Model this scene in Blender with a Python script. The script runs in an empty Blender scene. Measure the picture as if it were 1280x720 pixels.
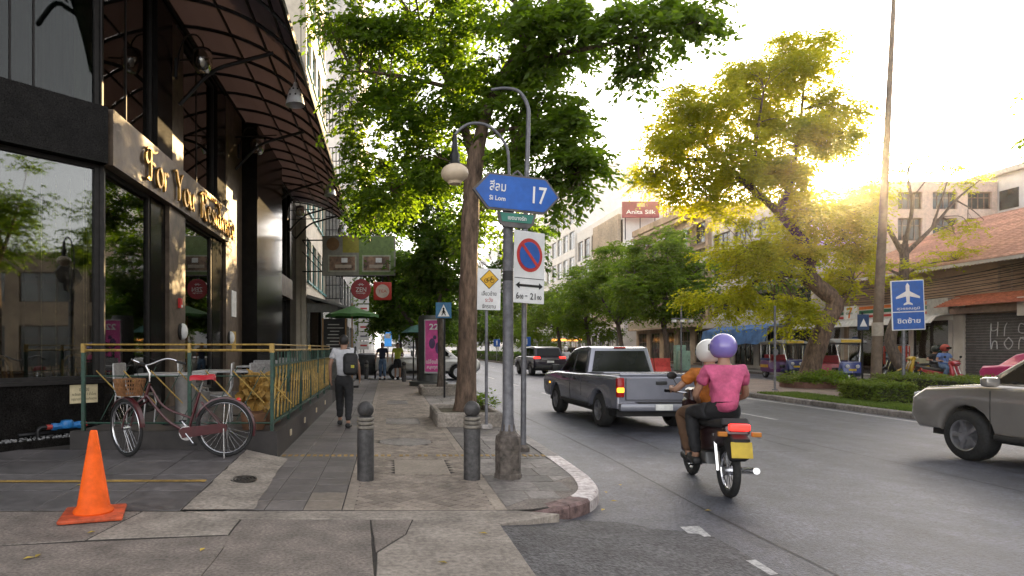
import bpy, bmesh, math, random
import numpy as np
from mathutils import Vector, Matrix
R = math.radians
sc = bpy.context.scene
C = sc.collection
# ------------------------------------------------------------------ camera
CAMH, F = 1.45, 800.0
PPX, PPY = 485.0, 435.0                       # vanishing point of the street
cam_d = bpy.data.cameras.new('camera'); cam = bpy.data.objects.new('camera', cam_d); C.objects.link(cam)
cam.location = (0, 0, CAMH); cam.rotation_euler = (R(90), 0, 0)
cam_d.sensor_width = 36; cam_d.lens = F / 1280 * 36
cam_d.shift_x = (640 - PPX) / 1280; cam_d.shift_y = (PPY - 360) / 1280
cam_d.clip_end = 3000; cam_d.clip_start = .05
sc.camera = cam
# ------------------------------------------------------------------ sky and sun
SUN = Vector((.6775, 1, .266)).normalized()
EL = math.asin(SUN.z); AZ = math.atan2(SUN.x, SUN.y)
w = bpy.data.worlds.new('World'); sc.world = w; w.use_nodes = True
nt = w.node_tree; bg = nt.nodes['Background']
sky = nt.nodes.new('ShaderNodeTexSky'); sky.sky_type = 'NISHITA'; sky.sun_disc = False
sky.sun_elevation = EL; sky.sun_rotation = AZ
sky.air_density = 1.0; sky.dust_density = 1.3; sky.ozone_density = 1.0; sky.altitude = 0
hs = nt.nodes.new('ShaderNodeHueSaturation'); hs.inputs['Saturation'].default_value = .22
wt = nt.nodes.new('ShaderNodeVectorMath'); wt.operation = 'MULTIPLY'; wt.inputs[1].default_value = (1.035, .985, .965)   # warm white balance of the evening
nt.links.new(sky.outputs[0], hs.inputs['Color']); nt.links.new(hs.outputs[0], wt.inputs[0]); 
# the sun itself and its aureole, seen through the leaves
tc = nt.nodes.new('ShaderNodeTexCoord'); nrm = nt.nodes.new('ShaderNodeVectorMath'); nrm.operation = 'NORMALIZE'; nt.links.new(tc.outputs['Generated'], nrm.inputs[0])
dt_ = nt.nodes.new('ShaderNodeVectorMath'); dt_.operation = 'DOT_PRODUCT'; dt_.inputs[1].default_value = SUN; nt.links.new(nrm.outputs[0], dt_.inputs[0])
mx0 = nt.nodes.new('ShaderNodeMath'); mx0.operation = 'MAXIMUM'; mx0.inputs[1].default_value = 0; nt.links.new(dt_.outputs['Value'], mx0.inputs[0])
prev = wt.outputs[0]
for ex_, col_ in ((16000, (300, 250, 170)), (900, (16, 8, 2.2)), (60, (1.2, .55, .14))):
    pw = nt.nodes.new('ShaderNodeMath'); pw.operation = 'POWER'; pw.inputs[1].default_value = ex_; nt.links.new(mx0.outputs[0], pw.inputs[0])
    sc_n = nt.nodes.new('ShaderNodeVectorMath'); sc_n.operation = 'SCALE'; sc_n.inputs[0].default_value = col_; nt.links.new(pw.outputs[0], sc_n.inputs['Scale'])
    ad_n = nt.nodes.new('ShaderNodeVectorMath'); nt.links.new(prev, ad_n.inputs[0]); nt.links.new(sc_n.outputs[0], ad_n.inputs[1]); prev = ad_n.outputs[0]
nt.links.new(prev, bg.inputs[0])
bg.inputs[1].default_value = .15
sun_d = bpy.data.lights.new('sun', 'SUN'); sun_d.energy = 5.0; sun_d.angle = R(.6); sun_d.color = (1, .70, .34)
sun_o = bpy.data.objects.new('sun', sun_d); C.objects.link(sun_o)
sun_o.rotation_euler = SUN.to_track_quat('Z', 'Y').to_euler(); sun_o.location = (60, 90, 40)
w.cycles.sampling_method = 'MANUAL'; w.cycles.sample_map_resolution = 2048
vs = sc.view_settings
vs.view_transform = 'Standard'; vs.look = 'None'; vs.gamma = 1; vs.use_curve_mapping = False
vs.exposure = 2.15
cy = sc.cycles
cy.max_bounces = 7; cy.diffuse_bounces = 3; cy.glossy_bounces = 4; cy.transmission_bounces = 5; cy.transparent_max_bounces = 14
cy.use_denoising = True; cy.sample_clamp_indirect = 2.5; cy.caustics_reflective = False; cy.caustics_refractive = False
cy.use_adaptive_sampling = True

def P(x, y, Y): return Vector(((x - PPX) / F * Y, Y, CAMH + (PPY - y) / F * Y))
def G(x, y, z=0.0):
    Y = F * (CAMH - z) / (y - PPY); return Vector(((x - PPX) / F * Y, Y, z))
ROADZ = -.12

# ------------------------------------------------------------------ materials
MATS = {}
def M(name, c=(.5, .5, .5), rough=.6, metal=0, var=.12, scale=6, bump=0, bscale=60, spec=.5, c2=None, rnd=0, coat=0,
      emit=None, estr=1, coarse=.12, stretch=(1, 1, 1), rvar=0):
    if name in MATS: return MATS[name]
    m = bpy.data.materials.new(name); m.use_nodes = True; MATS[name] = m
    t = m.node_tree; b = t.nodes['Principled BSDF']; L = t.links.new
    b.inputs['Roughness'].default_value = rough; b.inputs['Metallic'].default_value = metal
    b.inputs['Specular IOR Level'].default_value = spec
    b.inputs['Coat Weight'].default_value = coat; b.inputs['Coat Roughness'].default_value = .06
    if emit:
        b.inputs['Emission Color'].default_value = (*emit, 1); b.inputs['Emission Strength'].default_value = estr
    geo = t.nodes.new('ShaderNodeNewGeometry'); mp = t.nodes.new('ShaderNodeMapping'); mp.inputs['Scale'].default_value = stretch
    L(geo.outputs['Position'], mp.inputs['Vector'])
    n1 = t.nodes.new('ShaderNodeTexNoise'); n1.inputs['Scale'].default_value = scale; n1.inputs['Detail'].default_value = 6; n1.inputs['Roughness'].default_value = .62
    L(mp.outputs[0], n1.inputs['Vector'])
    cr = t.nodes.new('ShaderNodeValToRGB')
    a = c2 or tuple(v * (1 - 2.2 * var) for v in c)
    cr.color_ramp.elements[0].color = (*[max(0, v) for v in a], 1); cr.color_ramp.elements[0].position = .3
    cr.color_ramp.elements[1].color = (*[min(1, v * (1 + var)) for v in c], 1); cr.color_ramp.elements[1].position = .66
    L(n1.outputs['Fac'], cr.inputs[0]); col = cr.outputs[0]
    if coarse:
        n2 = t.nodes.new('ShaderNodeTexNoise'); n2.inputs['Scale'].default_value = scale * .09 + .15; n2.inputs['Detail'].default_value = 4
        L(mp.outputs[0], n2.inputs['Vector'])
        mr = t.nodes.new('ShaderNodeMapRange'); mr.inputs[1].default_value = .3; mr.inputs[2].default_value = .7
        mr.inputs[3].default_value = 1 - coarse * 1.5; mr.inputs[4].default_value = 1 + coarse
        L(n2.outputs['Fac'], mr.inputs[0])
        mx = t.nodes.new('ShaderNodeVectorMath'); mx.operation = 'MULTIPLY'; L(col, mx.inputs[0]); L(mr.outputs[0], mx.inputs[1]); col = mx.outputs[0]
    if rnd:
        oi = t.nodes.new('ShaderNodeObjectInfo'); isl = t.nodes.new('ShaderNodeMath'); isl.operation = 'ADD'
        L(oi.outputs['Random'], isl.inputs[0]); L(geo.outputs['Random Per Island'], isl.inputs[1])
        fr = t.nodes.new('ShaderNodeMath'); fr.operation = 'FRACT'; L(isl.outputs[0], fr.inputs[0])
        mr = t.nodes.new('ShaderNodeMapRange'); mr.inputs[3].default_value = 1 - rnd; mr.inputs[4].default_value = 1 + rnd
        L(fr.outputs[0], mr.inputs[0])
        mx = t.nodes.new('ShaderNodeVectorMath'); mx.operation = 'MULTIPLY'; L(col, mx.inputs[0]); L(mr.outputs[0], mx.inputs[1]); col = mx.outputs[0]
    L(col, b.inputs['Base Color'])
    if rvar:
        mr = t.nodes.new('ShaderNodeMapRange'); mr.inputs[3].default_value = max(.03, rough - rvar); mr.inputs[4].default_value = min(1, rough + rvar)
        L(n1.outputs['Fac'], mr.inputs[0]); L(mr.outputs[0], b.inputs['Roughness'])
    if bump:
        n3 = t.nodes.new('ShaderNodeTexNoise'); n3.inputs['Scale'].default_value = bscale; n3.inputs['Detail'].default_value = 5
        L(mp.outputs[0], n3.inputs['Vector'])
        bp = t.nodes.new('ShaderNodeBump'); bp.inputs['Strength'].default_value = bump; bp.inputs['Distance'].default_value = .02
        L(n3.outputs['Fac'], bp.inputs['Height']); L(bp.outputs[0], b.inputs['Normal'])
    return m
def MG(name, tint=(.8, .85, .85), refl=.10, rough=.02):
    """window glass: fresnel reflection over tinted transmission"""
    if name in MATS: return MATS[name]
    m = bpy.data.materials.new(name); m.use_nodes = True; MATS[name] = m
    t = m.node_tree; t.nodes.clear(); L = t.links.new
    o = t.nodes.new('ShaderNodeOutputMaterial'); mx = t.nodes.new('ShaderNodeMixShader')
    tr = t.nodes.new('ShaderNodeBsdfTransparent'); tr.inputs[0].default_value = (*tint, 1)
    gl = t.nodes.new('ShaderNodeBsdfGlossy'); gl.inputs['Roughness'].default_value = rough; gl.inputs[0].default_value = (.95, .95, .95, 1)
    lw = t.nodes.new('ShaderNodeFresnel'); lw.inputs[0].default_value = 1.5
    ad = t.nodes.new('ShaderNodeMath'); ad.operation = 'ADD'; ad.use_clamp = True; ad.inputs[1].default_value = refl; L(lw.outputs[0], ad.inputs[0])
    L(ad.outputs[0], mx.inputs[0]); L(tr.outputs[0], mx.inputs[1]); L(gl.outputs[0], mx.inputs[2]); L(mx.outputs[0], o.inputs[0])
    return m
def ML(name, c, c2, trans=.45, tcol=None):
    """leaf: diffuse + translucent, colour varies leaf by leaf"""
    if name in MATS: return MATS[name]
    m = bpy.data.materials.new(name); m.use_nodes = True; MATS[name] = m
    t = m.node_tree; t.nodes.clear(); L = t.links.new
    o = t.nodes.new('ShaderNodeOutputMaterial'); mx = t.nodes.new('ShaderNodeMixShader'); mx.inputs[0].default_value = trans
    g = t.nodes.new('ShaderNodeNewGeometry'); n = t.nodes.new('ShaderNodeTexNoise'); n.inputs['Scale'].default_value = .9; n.inputs['Detail'].default_value = 2
    L(g.outputs['Position'], n.inputs['Vector'])
    ad = t.nodes.new('ShaderNodeMath'); ad.operation = 'MULTIPLY_ADD'; ad.inputs[1].default_value = .55
    L(g.outputs['Random Per Island'], ad.inputs[0]); s2 = t.nodes.new('ShaderNodeMath'); s2.operation = 'MULTIPLY_ADD'; s2.inputs[1].default_value = 1.1; s2.inputs[2].default_value = -.3
    L(n.outputs['Fac'], s2.inputs[0]); L(s2.outputs[0], ad.inputs[2])
    cr = t.nodes.new('ShaderNodeValToRGB'); cr.color_ramp.elements[0].color = (*c, 1); cr.color_ramp.elements[1].color = (*c2, 1)
    L(ad.outputs[0], cr.inputs[0])
    df = t.nodes.new('ShaderNodeBsdfPrincipled'); df.inputs['Roughness'].default_value = .5; df.inputs['Specular IOR Level'].default_value = .35
    tl = t.nodes.new('ShaderNodeBsdfTranslucent')
    L(cr.outputs[0], df.inputs['Base Color'])
    tm = t.nodes.new('ShaderNodeVectorMath'); tm.operation = 'MULTIPLY'; tm.inputs[1].default_value = tcol or (2.0, 1.9, .7)
    L(cr.outputs[0], tm.inputs[0]); L(tm.outputs[0], tl.inputs[0])
    L(df.outputs[0], mx.inputs[1]); L(tl.outputs[0], mx.inputs[2]); L(mx.outputs[0], o.inputs[0])
    return m

# ------------------------------------------------------------------ mesh helpers
def catmull(pts, n=4):
    pts = [Vector(p) for p in pts]
    if len(pts) < 3: return pts
    out = []
    q = [pts[0] * 2 - pts[1]] + pts + [pts[-1] * 2 - pts[-2]]
    for i in range(1, len(q) - 2):
        a, b, c, d = q[i - 1:i + 3]
        for k in range(n):
            t = k / n
            out.append(.5 * ((2 * b) + (c - a) * t + (2 * a - 5 * b + 4 * c - d) * t * t + (3 * b - a - 3 * c + d) * t ** 3))
    out.append(pts[-1]); return out
class MB:
    def __init__(s): s.v = []; s.f = []
    def add(s, vs, fs):
        n = len(s.v); s.v += [tuple(v) for v in vs]; s.f += [tuple(i + n for i in f) for f in fs]; return s
    def box(s, c, d, rz=0, ry=0, rx=0):
        m = Matrix.Translation(c) @ (Matrix.Rotation(rz, 4, 'Z') @ Matrix.Rotation(ry, 4, 'Y') @ Matrix.Rotation(rx, 4, 'X'))
        x, y, z = d[0] / 2, d[1] / 2, d[2] / 2
        vs = [m @ Vector(p) for p in ((-x, -y, -z), (x, -y, -z), (x, y, -z), (-x, y, -z), (-x, -y, z), (x, -y, z), (x, y, z), (-x, y, z))]
        return s.add(vs, ((0, 3, 2, 1), (4, 5, 6, 7), (0, 1, 5, 4), (1, 2, 6, 5), (2, 3, 7, 6), (3, 0, 4, 7)))
    def b2(s, x0, x1, y0, y1, z0, z1): return s.box(((x0 + x1) / 2, (y0 + y1) / 2, (z0 + z1) / 2), (abs(x1 - x0), abs(y1 - y0), abs(z1 - z0)))
    def rbox(s, c, d, r=.02, rz=0, ry=0, rx=0):
        """box with chamfered edges"""
        bm = bmesh.new(); bmesh.ops.create_cube(bm, size=1)
        for v in bm.verts: v.co = Vector((v.co.x * d[0], v.co.y * d[1], v.co.z * d[2]))
        bmesh.ops.bevel(bm, geom=bm.edges[:], offset=min(r, min(d) * .45), segments=2, affect='EDGES', profile=.5)
        m = Matrix.Translation(c) @ (Matrix.Rotation(rz, 4, 'Z') @ Matrix.Rotation(ry, 4, 'Y') @ Matrix.Rotation(rx, 4, 'X'))
        s.add([m @ v.co for v in bm.verts], [tuple(v.index for v in f.verts) for f in bm.faces]); bm.free(); return s
    def tube(s, pts, r, r1=None, n=8, cap=True, closed=False):
        pts = [Vector(p) for p in pts]; N = len(pts); rs = r if isinstance(r, (list, tuple)) else [r + ((r1 if r1 is not None else r) - r) * i / max(1, N - 1) for i in range(N)]
        up = None; base = len(s.v); vs = []
        for i, p in enumerate(pts):
            if closed: d = pts[(i + 1) % N] - pts[i - 1]
            else: d = pts[min(i + 1, N - 1)] - pts[max(i - 1, 0)]
            if d.length < 1e-9: d = Vector((0, 0, 1))
            d.normalize()
            if up is None:
                up = Vector((0, 0, 1)) if abs(d.z) < .9 else Vector((1, 0, 0))
            a = d.cross(up)
            if a.length < 1e-6: a = d.orthogonal()
            a.normalize(); b = a.cross(d); up = b
            for k in range(n):
                t = 2 * math.pi * k / n; vs.append(p + a * (rs[i] * math.cos(t)) + b * (rs[i] * math.sin(t)))
        fs = []
        for i in range(N if closed else N - 1):
            j = (i + 1) % N
            for k in range(n):
                l = (k + 1) % n; fs.append((i * n + k, i * n + l, j * n + l, j * n + k))
        if cap and not closed: fs.append(tuple(range(n))[::-1]); fs.append(tuple((N - 1) * n + k for k in range(n)))
        return s.add(vs, fs)
    def lathe(s, prof, c=(0, 0, 0), n=16, axis='Z', cap=True):
        c = Vector(c); vs = []
        for r, z in prof:
            for k in range(n):
                t = 2 * math.pi * k / n; x, y = r * math.cos(t), r * math.sin(t)
                vs.append(c + Vector({'Z': (x, y, z), 'Y': (x, z, y), 'X': (z, x, y)}[axis]))
        fs = []
        for i in range(len(prof) - 1):
            for k in range(n):
                l = (k + 1) % n; fs.append((i * n + k, i * n + l, (i + 1) * n + l, (i + 1) * n + k))
        if cap: fs.append(tuple(range(n))[::-1]); fs.append(tuple((len(prof) - 1) * n + k for k in range(n)))
        return s.add(vs, fs)
    def sphere(s, c, r, n=12, m=8):
        r = r if isinstance(r, (tuple, list)) else (r, r, r)
        vs = [(c[0], c[1], c[2] - r[2])]
        for i in range(1, m):
            a = math.pi * i / m
            for k in range(n):
                t = 2 * math.pi * k / n; vs.append((c[0] + r[0] * math.sin(a) * math.cos(t), c[1] + r[1] * math.sin(a) * math.sin(t), c[2] - r[2] * math.cos(a)))
        vs.append((c[0], c[1], c[2] + r[2])); fs = []
        for k in range(n): fs.append((0, 1 + (k + 1) % n, 1 + k))
        for i in range(m - 2):
            for k in range(n):
                a = 1 + i * n; l = (k + 1) % n; fs.append((a + k, a + l, a + n + l, a + n + k))
        e = len(vs) - 1; a = 1 + (m - 2) * n
        for k in range(n): fs.append((a + k, a + (k + 1) % n, e))
        return s.add(vs, fs)
    def prism(s, poly, z0, z1, frame=None, inset=0, itop=None):
        """polygon (u,v) extruded along w from z0 to z1; frame=(origin,u,v,w) or XY plane. itop: chamfer at the z1 side"""
        o, u, v, ww = frame or (Vector((0, 0, 0)), Vector((1, 0, 0)), Vector((0, 1, 0)), Vector((0, 0, 1)))
        n = len(poly); pt = lambda q, h: o + u * q[0] + v * q[1] + ww * h
        rings = [(poly, z0)]
        if itop: rings += [(poly, z1 - itop * (1 if z1 > z0 else -1)), (inset_poly(poly, itop), z1)]
        else: rings += [(poly, z1)]
        vs = [pt(q, h) for pl, h in rings for q in pl]
        fs = [tuple(range(n))[::-1], tuple((len(rings) - 1) * n + k for k in range(n))]
        for i in range(len(rings) - 1):
            for k in range(n):
                l = (k + 1) % n; fs.append((i * n + k, i * n + l, (i + 1) * n + l, (i + 1) * n + k))
        return s.add(vs, fs)
    def fb(s, fr, u0, u1, n0, n1, z0, z1):
        """box in a wall frame: fr=(origin xy, u xy, n xy)"""
        (ox, oy), (ux, uy), (nx, ny) = fr
        q = lambda a, b, z: (ox + ux * a + nx * b, oy + uy * a + ny * b, z)
        vs = [q(u0, n0, z0), q(u1, n0, z0), q(u1, n1, z0), q(u0, n1, z0), q(u0, n0, z1), q(u1, n0, z1), q(u1, n1, z1), q(u0, n1, z1)]
        fs = [(0, 3, 2, 1), (4, 5, 6, 7), (0, 1, 5, 4), (1, 2, 6, 5), (2, 3, 7, 6), (3, 0, 4, 7)]
        if (ux * ny - uy * nx) * (u1 - u0) * (n1 - n0) < 0: fs = [f[::-1] for f in fs]
        return s.add(vs, fs)
    def mesh(s, name, smooth=None):
        me = bpy.data.meshes.new(name); me.from_pydata(s.v, [], s.f); me.update()
        if smooth is not None:
            me.polygons.foreach_set('use_smooth', [True] * len(me.polygons)); me.set_sharp_from_angle(angle=R(smooth))
        return me
    def build(s, name, mat, parent=None, world=False, smooth=None, **tags):
        if world and parent is not None:
            mi = (Matrix.Translation(parent.location) @ parent.rotation_euler.to_matrix().to_4x4()).inverted()
            s.v = [tuple(mi @ Vector(v)) for v in s.v]
        return obj(name, s.mesh(name, smooth), mat, parent, **tags)
def inset_poly(poly, d):
    n = len(poly); out = []
    ar = sum(poly[i][0] * poly[(i + 1) % n][1] - poly[(i + 1) % n][0] * poly[i][1] for i in range(n)); sg = 1 if ar > 0 else -1
    for i in range(n):
        a, b, c = Vector(poly[i - 1][:2]), Vector(poly[i][:2]), Vector(poly[(i + 1) % n][:2])
        e1, e2 = (b - a), (c - b)
        e1 = e1.normalized() if e1.length else Vector((1, 0)); e2 = e2.normalized() if e2.length else e1
        n1 = Vector((-e1.y, e1.x)) * sg; n2 = Vector((-e2.y, e2.x)) * sg; m = n1 + n2
        m = m / max(.5, m.dot(n1)) if m.length > 1e-6 else n1
        out.append((b.x + m.x * d, b.y + m.y * d))
    return out
def obj(name, me, mat, parent=None, label=None, cat=None, group=None, kind=None, loc=None, rz=None):
    o = bpy.data.objects.new(name, me); C.objects.link(o)
    if mat is not None and not me.materials: me.materials.append(mat)
    if parent is not None: o.parent = parent
    if loc is not None: o.location = loc
    if rz is not None: o.rotation_euler = (0, 0, rz)
    return tag(o, label, cat, group, kind)
def tag(o, label=None, cat=None, group=None, kind=None):
    if label: o['label'] = label
    if cat: o['category'] = cat
    if group: o['group'] = group
    if kind: o['kind'] = kind
    return o
def thing(name, label, cat, loc=(0, 0, 0), rz=0, group=None, kind=None):
    o = bpy.data.objects.new(name, None); C.objects.link(o); o.empty_display_size = .1
    o.location = loc; o.rotation_euler = (0, 0, rz); return tag(o, label, cat, group, kind)
def sub(name, parent):
    o = bpy.data.objects.new(name, None); C.objects.link(o); o.parent = parent; return o
def dup(o, loc=None, rz=None, label=None, parent=None):
    c = o.copy(); C.objects.link(c); c.parent = parent
    if loc is not None: c.location = loc
    if rz is not None: c.rotation_euler = (0, 0, rz)
    if label: c['label'] = label
    for ch in list(o.children): dup(ch, parent=c)
    return c
def text_mesh(s, size=1, extrude=.004, align='CENTER', bold=0, spacing=1):
    cu = bpy.data.curves.new('text', 'FONT'); cu.body = s; cu.size = size; cu.extrude = extrude; cu.align_x = align; cu.align_y = 'CENTER'
    cu.offset = bold; cu.resolution_u = 3; cu.space_character = spacing
    o = bpy.data.objects.new('text', cu); C.objects.link(o)
    me = bpy.data.meshes.new_from_object(o.evaluated_get(bpy.context.evaluated_depsgraph_get()))
    bpy.data.objects.remove(o); return me
def text(name, s, mat, parent, at, size, normal=(0, -1, 0), width=None, bold=0, align='CENTER', extrude=.003, height=None):
    """lettering standing on a face: 'at' is its centre (parent space), normal the way it faces"""
    me = text_mesh(s, 1, 0, align, bold)
    co = np.empty(len(me.vertices) * 3); me.vertices.foreach_get('co', co); co = co.reshape(-1, 3)
    lo, hi = co.min(0), co.max(0); sx = sy = size
    if width: sx = width / (hi[0] - lo[0])
    if height: sy = height / (hi[1] - lo[1])
    if align == 'CENTER': co[:, 0] -= (lo[0] + hi[0]) / 2
    co[:, 1] -= (lo[1] + hi[1]) / 2
    nz = Vector(normal).normalized(); u = Vector((0, 0, 1)).cross(nz); u.normalize(); v = nz.cross(u); a = Vector(at)
    out = np.outer(co[:, 0] * sx, np.array(u)) + np.outer(co[:, 1] * sy, np.array(v)) + np.array(a + nz * extrude)
    me.vertices.foreach_set('co', out.astype(np.float32).ravel()); me.update(); me.materials.clear()
    return obj(name, me, mat, parent)
# ================================================================== GROUND
rnd = random.Random(7)
m_asph = M('asphalt', (.088, .092, .112), .5, var=.42, scale=38, bump=.6, bscale=60, coarse=.22, rvar=.1)
t_ = m_asph.node_tree; b_ = t_.nodes['Principled BSDF']; src = b_.inputs['Base Color'].links[0].from_socket      # tyre-polished tracks and stains along the lanes
g_ = t_.nodes.new('ShaderNodeNewGeometry'); mpp_ = t_.nodes.new('ShaderNodeMapping'); mpp_.inputs['Scale'].default_value = (1.1, .05, 1); t_.links.new(g_.outputs['Position'], mpp_.inputs[0]); nz_ = t_.nodes.new('ShaderNodeTexNoise'); nz_.inputs['Scale'].default_value = 1.3; nz_.inputs['Detail'].default_value = 5; t_.links.new(mpp_.outputs[0], nz_.inputs['Vector'])
mr_ = t_.nodes.new('ShaderNodeMapRange'); mr_.inputs[1].default_value = .32; mr_.inputs[2].default_value = .68; mr_.inputs[3].default_value = .68; mr_.inputs[4].default_value = 1.25; t_.links.new(nz_.outputs['Fac'], mr_.inputs[0]); vm_ = t_.nodes.new('ShaderNodeVectorMath'); vm_.operation = 'MULTIPLY'; t_.links.new(src, vm_.inputs[0]); t_.links.new(mr_.outputs[0], vm_.inputs[1]); t_.links.new(vm_.outputs[0], b_.inputs['Base Color'])
m_asph2 = M('asphalt_rough', (.088, .085, .09), .65, var=.45, scale=30, bump=.9, bscale=50, coarse=.25)
m_conc = M('concrete', (.22, .187, .162), .85, var=.24, scale=40, bump=.5, bscale=55, coarse=.2)
m_conc2 = M('concrete_pale', (.31, .27, .23), .85, var=.2, scale=24, bump=.5, bscale=80, coarse=.25)
m_bed = M('paving_bed', (.035, .03, .026), .95, var=.2, scale=20)
m_diam = M('paver_beige', (.27, .225, .185), .75, var=.16, scale=25, bump=.2, bscale=120, rnd=.24, coarse=.18)
m_strip = M('paver_border', (.29, .245, .2), .75, var=.14, scale=25, rnd=.14, coarse=.15)
m_dark = M('tile_dark', (.145, .13, .125), .55, var=.16, scale=14, bump=.1, rnd=.16, coarse=.2, rvar=.12)
m_darkc = M('tile_cream', (.25, .21, .175), .6, var=.14, scale=14, rnd=.12)
m_slab = M('slab_grey', (.2, .18, .165), .7, var=.22, scale=16, bump=.25, rnd=.28, coarse=.25)
m_fore = M('forecourt_tile', (.125, .115, .115), .5, var=.2, scale=9, bump=.12, rnd=.12, coarse=.25, rvar=.12)
m_kerb = M('kerb_concrete', (.36, .33, .31), .8, var=.2, scale=18, bump=.3, rnd=.1, coarse=.25)
m_kerbw = M('kerb_worn_white', (.68, .64, .62), .7, var=.25, scale=16, bump=.3, c2=(.33, .25, .24), coarse=.15)
m_kerbr = M('kerb_red_dark', (.2, .13, .12), .8, var=.3, scale=14, bump=.3)
m_yel = M('yellow_line', (.38, .24, .06), .7, var=.25, scale=20, coarse=.25)
m_iron = M('cast_iron', (.075, .068, .062), .55, metal=.6, var=.3, scale=40, bump=.3)
m_white = M('road_white', (.5, .49, .48), .7, var=.25, scale=30, c2=(.2, .2, .2))
m_brown = M('median_paving', (.23, .17, .14), .8, var=.2, scale=20, bump=.2, coarse=.2)

def jag(poly, step=.18, amp=.012, rr=rnd):
    out = []
    n = len(poly)
    for i in range(n):
        a, b = Vector(poly[i][:2]), Vector(poly[(i + 1) % n][:2]); L = (b - a).length; k = max(1, min(14, int(L / step)))
        for j in range(k):
            p = a.lerp(b, j / k)
            out.append((p.x + (rr.uniform(-amp, amp) if j else 0), p.y + (rr.uniform(-amp, amp) if j else 0)))
    return out
road = obj('road', MB().add([(-500, -80, ROADZ), (500, -80, ROADZ), (500, 1500, ROADZ), (-500, 1500, ROADZ)], [(0, 1, 2, 3)]).mesh('road'), m_asph, kind='structure')
tag(road, 'grey asphalt road running between the pavements and the median', 'road')
def sheet(name, poly, z, mat, parent): return MB().add([(x, y, z if not callable(z) else z(x, y)) for x, y in poly], [tuple(range(len(poly)))]).build(name, mat, parent)
# lane dashes: worn white
for pts in (((850, 659), (874, 658), (889, 671), (866, 672)), ((922, 702), (944, 700), (973, 718), (944, 722))):
    sheet('lane_marking', [tuple(G(x, y, ROADZ))[:2] for x, y in pts], ROADZ + .004, m_white, road)
for k in range(14):
    for X in (5.35, 8.45):
        y0 = 14 + k * 6.2; sheet('lane_marking', [(X, y0), (X + .1, y0), (X + .1, y0 + 2.2), (X, y0 + 2.2)], ROADZ + .004, m_white, road)
sheet('lane_marking', [(11.15, -10), (11.25, -10), (11.25, 160), (11.15, 160)], ROADZ + .004, m_white, road)
m_tar = M('tar_seam', (.035, .034, .036), .6, var=.2)
for pts in (((3.1, -6), (3.14, 2), (3.08, 6), (3.16, 10), (3.1, 16), (3.15, 26), (3.1, 40)), ((6.9, -6), (6.86, 3), (6.95, 8), (6.88, 14), (6.92, 24), (6.9, 44)), ((2.6, 19.2), (5, 19.3), (8, 19.15), (11, 19.3)), ((4.2, 9.6), (6.4, 9.7), (6.5, 12.0), (4.25, 12.1), (4.2, 9.6))):
    pp = catmull([(x, y, 0) for x, y in pts], 8) if len(pts) > 5 else [Vector((x, y, 0)) for x, y in jag(list(pts), .3, .02)[:-1]]
    vs, fs = [], []
    for i, p in enumerate(pp):
        d = pp[min(i + 1, len(pp) - 1)] - pp[max(i - 1, 0)]; n_ = Vector((-d.y, d.x, 0)).normalized() * rnd.uniform(.008, .022); j = Vector((rnd.uniform(-.012, .012), 0, ROADZ + .003)); vs += [p + n_ + j, p - n_ + j]
    for i in range(len(pp) - 1): fs.append((2 * i, 2 * i + 1, 2 * i + 3, 2 * i + 2))
    MB().add(vs, fs).build('tar_seam', m_tar, road)
mh = MB().lathe([(.34, ROADZ - .02), (.34, ROADZ + .006), (.30, ROADZ + .006), (.30, ROADZ + .003), (.02, ROADZ + .003)], (4.6, 15.6, 0), 20).build('manhole_cover', m_iron, road)
# asphalt ramp up to the concrete apron
ramp = thing('asphalt_ramp', 'rough dark asphalt ramp beside the concrete apron', 'asphalt', kind='structure')
gx = [.9, 1.25, 1.7, 2.3, 3.0]; gy = [-4, 0, 3, 4.4, 5.1, 5.75]
def rz_(x, y): return -.008 - .125 * min(1, max(0, (x - .9) / 1.9)) if y < 5.5 else -.05 - .085 * min(1, max(0, (x - .9) / 1.5))
vs, fs = [], []
for y in gy:
    for i, x in enumerate(gx): vs.append((x + (rnd.uniform(-.03, .03) if i == 0 else 0), y, rz_(x, y)))
for j in range(len(gy) - 1):
    for i in range(len(gx) - 1): a = j * len(gx) + i; fs.append((a, a + 1, a + 1 + len(gx), a + len(gx)))
MB().add(vs, fs).build('surface', m_asph2, ramp)
# concrete apron: cast slabs with open joints
apron = thing('apron', 'cracked concrete apron of the side lane', 'concrete', kind='structure')
MB().b2(-14, .9, -6, 5.74, ROADZ - .02, -.009).build('bed', m_bed, apron)
g = .008
slabs = [([(-9, -6), (-1.19, -6), (-1.19, 4.0), (-1.21, 4.96), (-2.86, 4.69), (-9, 4.2)], m_conc), ([(-1.178, -6), (-.09, -6), (-.09, 4.07), (-.152, 5.42), (-1.24, 5.42), (-1.236, 5.0), (-1.192, 4.6)], m_conc),
         ([(-.08, -6), (.92, -6), (.95, 4.05), (.925, 5.285), (.62, 5.405), (.214, 5.42), (.144, 5.0), (-.076, 4.55)], m_conc2), ([(-.086, 4.57), (.134, 5.01), (.2, 5.42), (-.143, 5.42)], m_conc),
         ([(-9, 4.23), (-2.86, 4.725), (-2.3, 4.85), (-2.2, 5.69), (-9, 5.69)], m_conc), ([(-2.28, 4.86), (-1.25, 5.0), (-1.26, 5.43), (-1.83, 5.69), (-2.18, 5.69)], m_conc2),
         ([(-1.8, 5.69), (-1.24, 5.44), (.2, 5.43), (.62, 5.42), (.93, 5.3), (1.2, 5.42), (1.5, 5.6), (1.15, 5.715)], m_conc2)]
for pl, mt in slabs: MB().prism(jag(pl, .16, .004), ROADZ, rnd.uniform(-.003, 0), itop=.006).build('slab', mt, apron)
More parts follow.
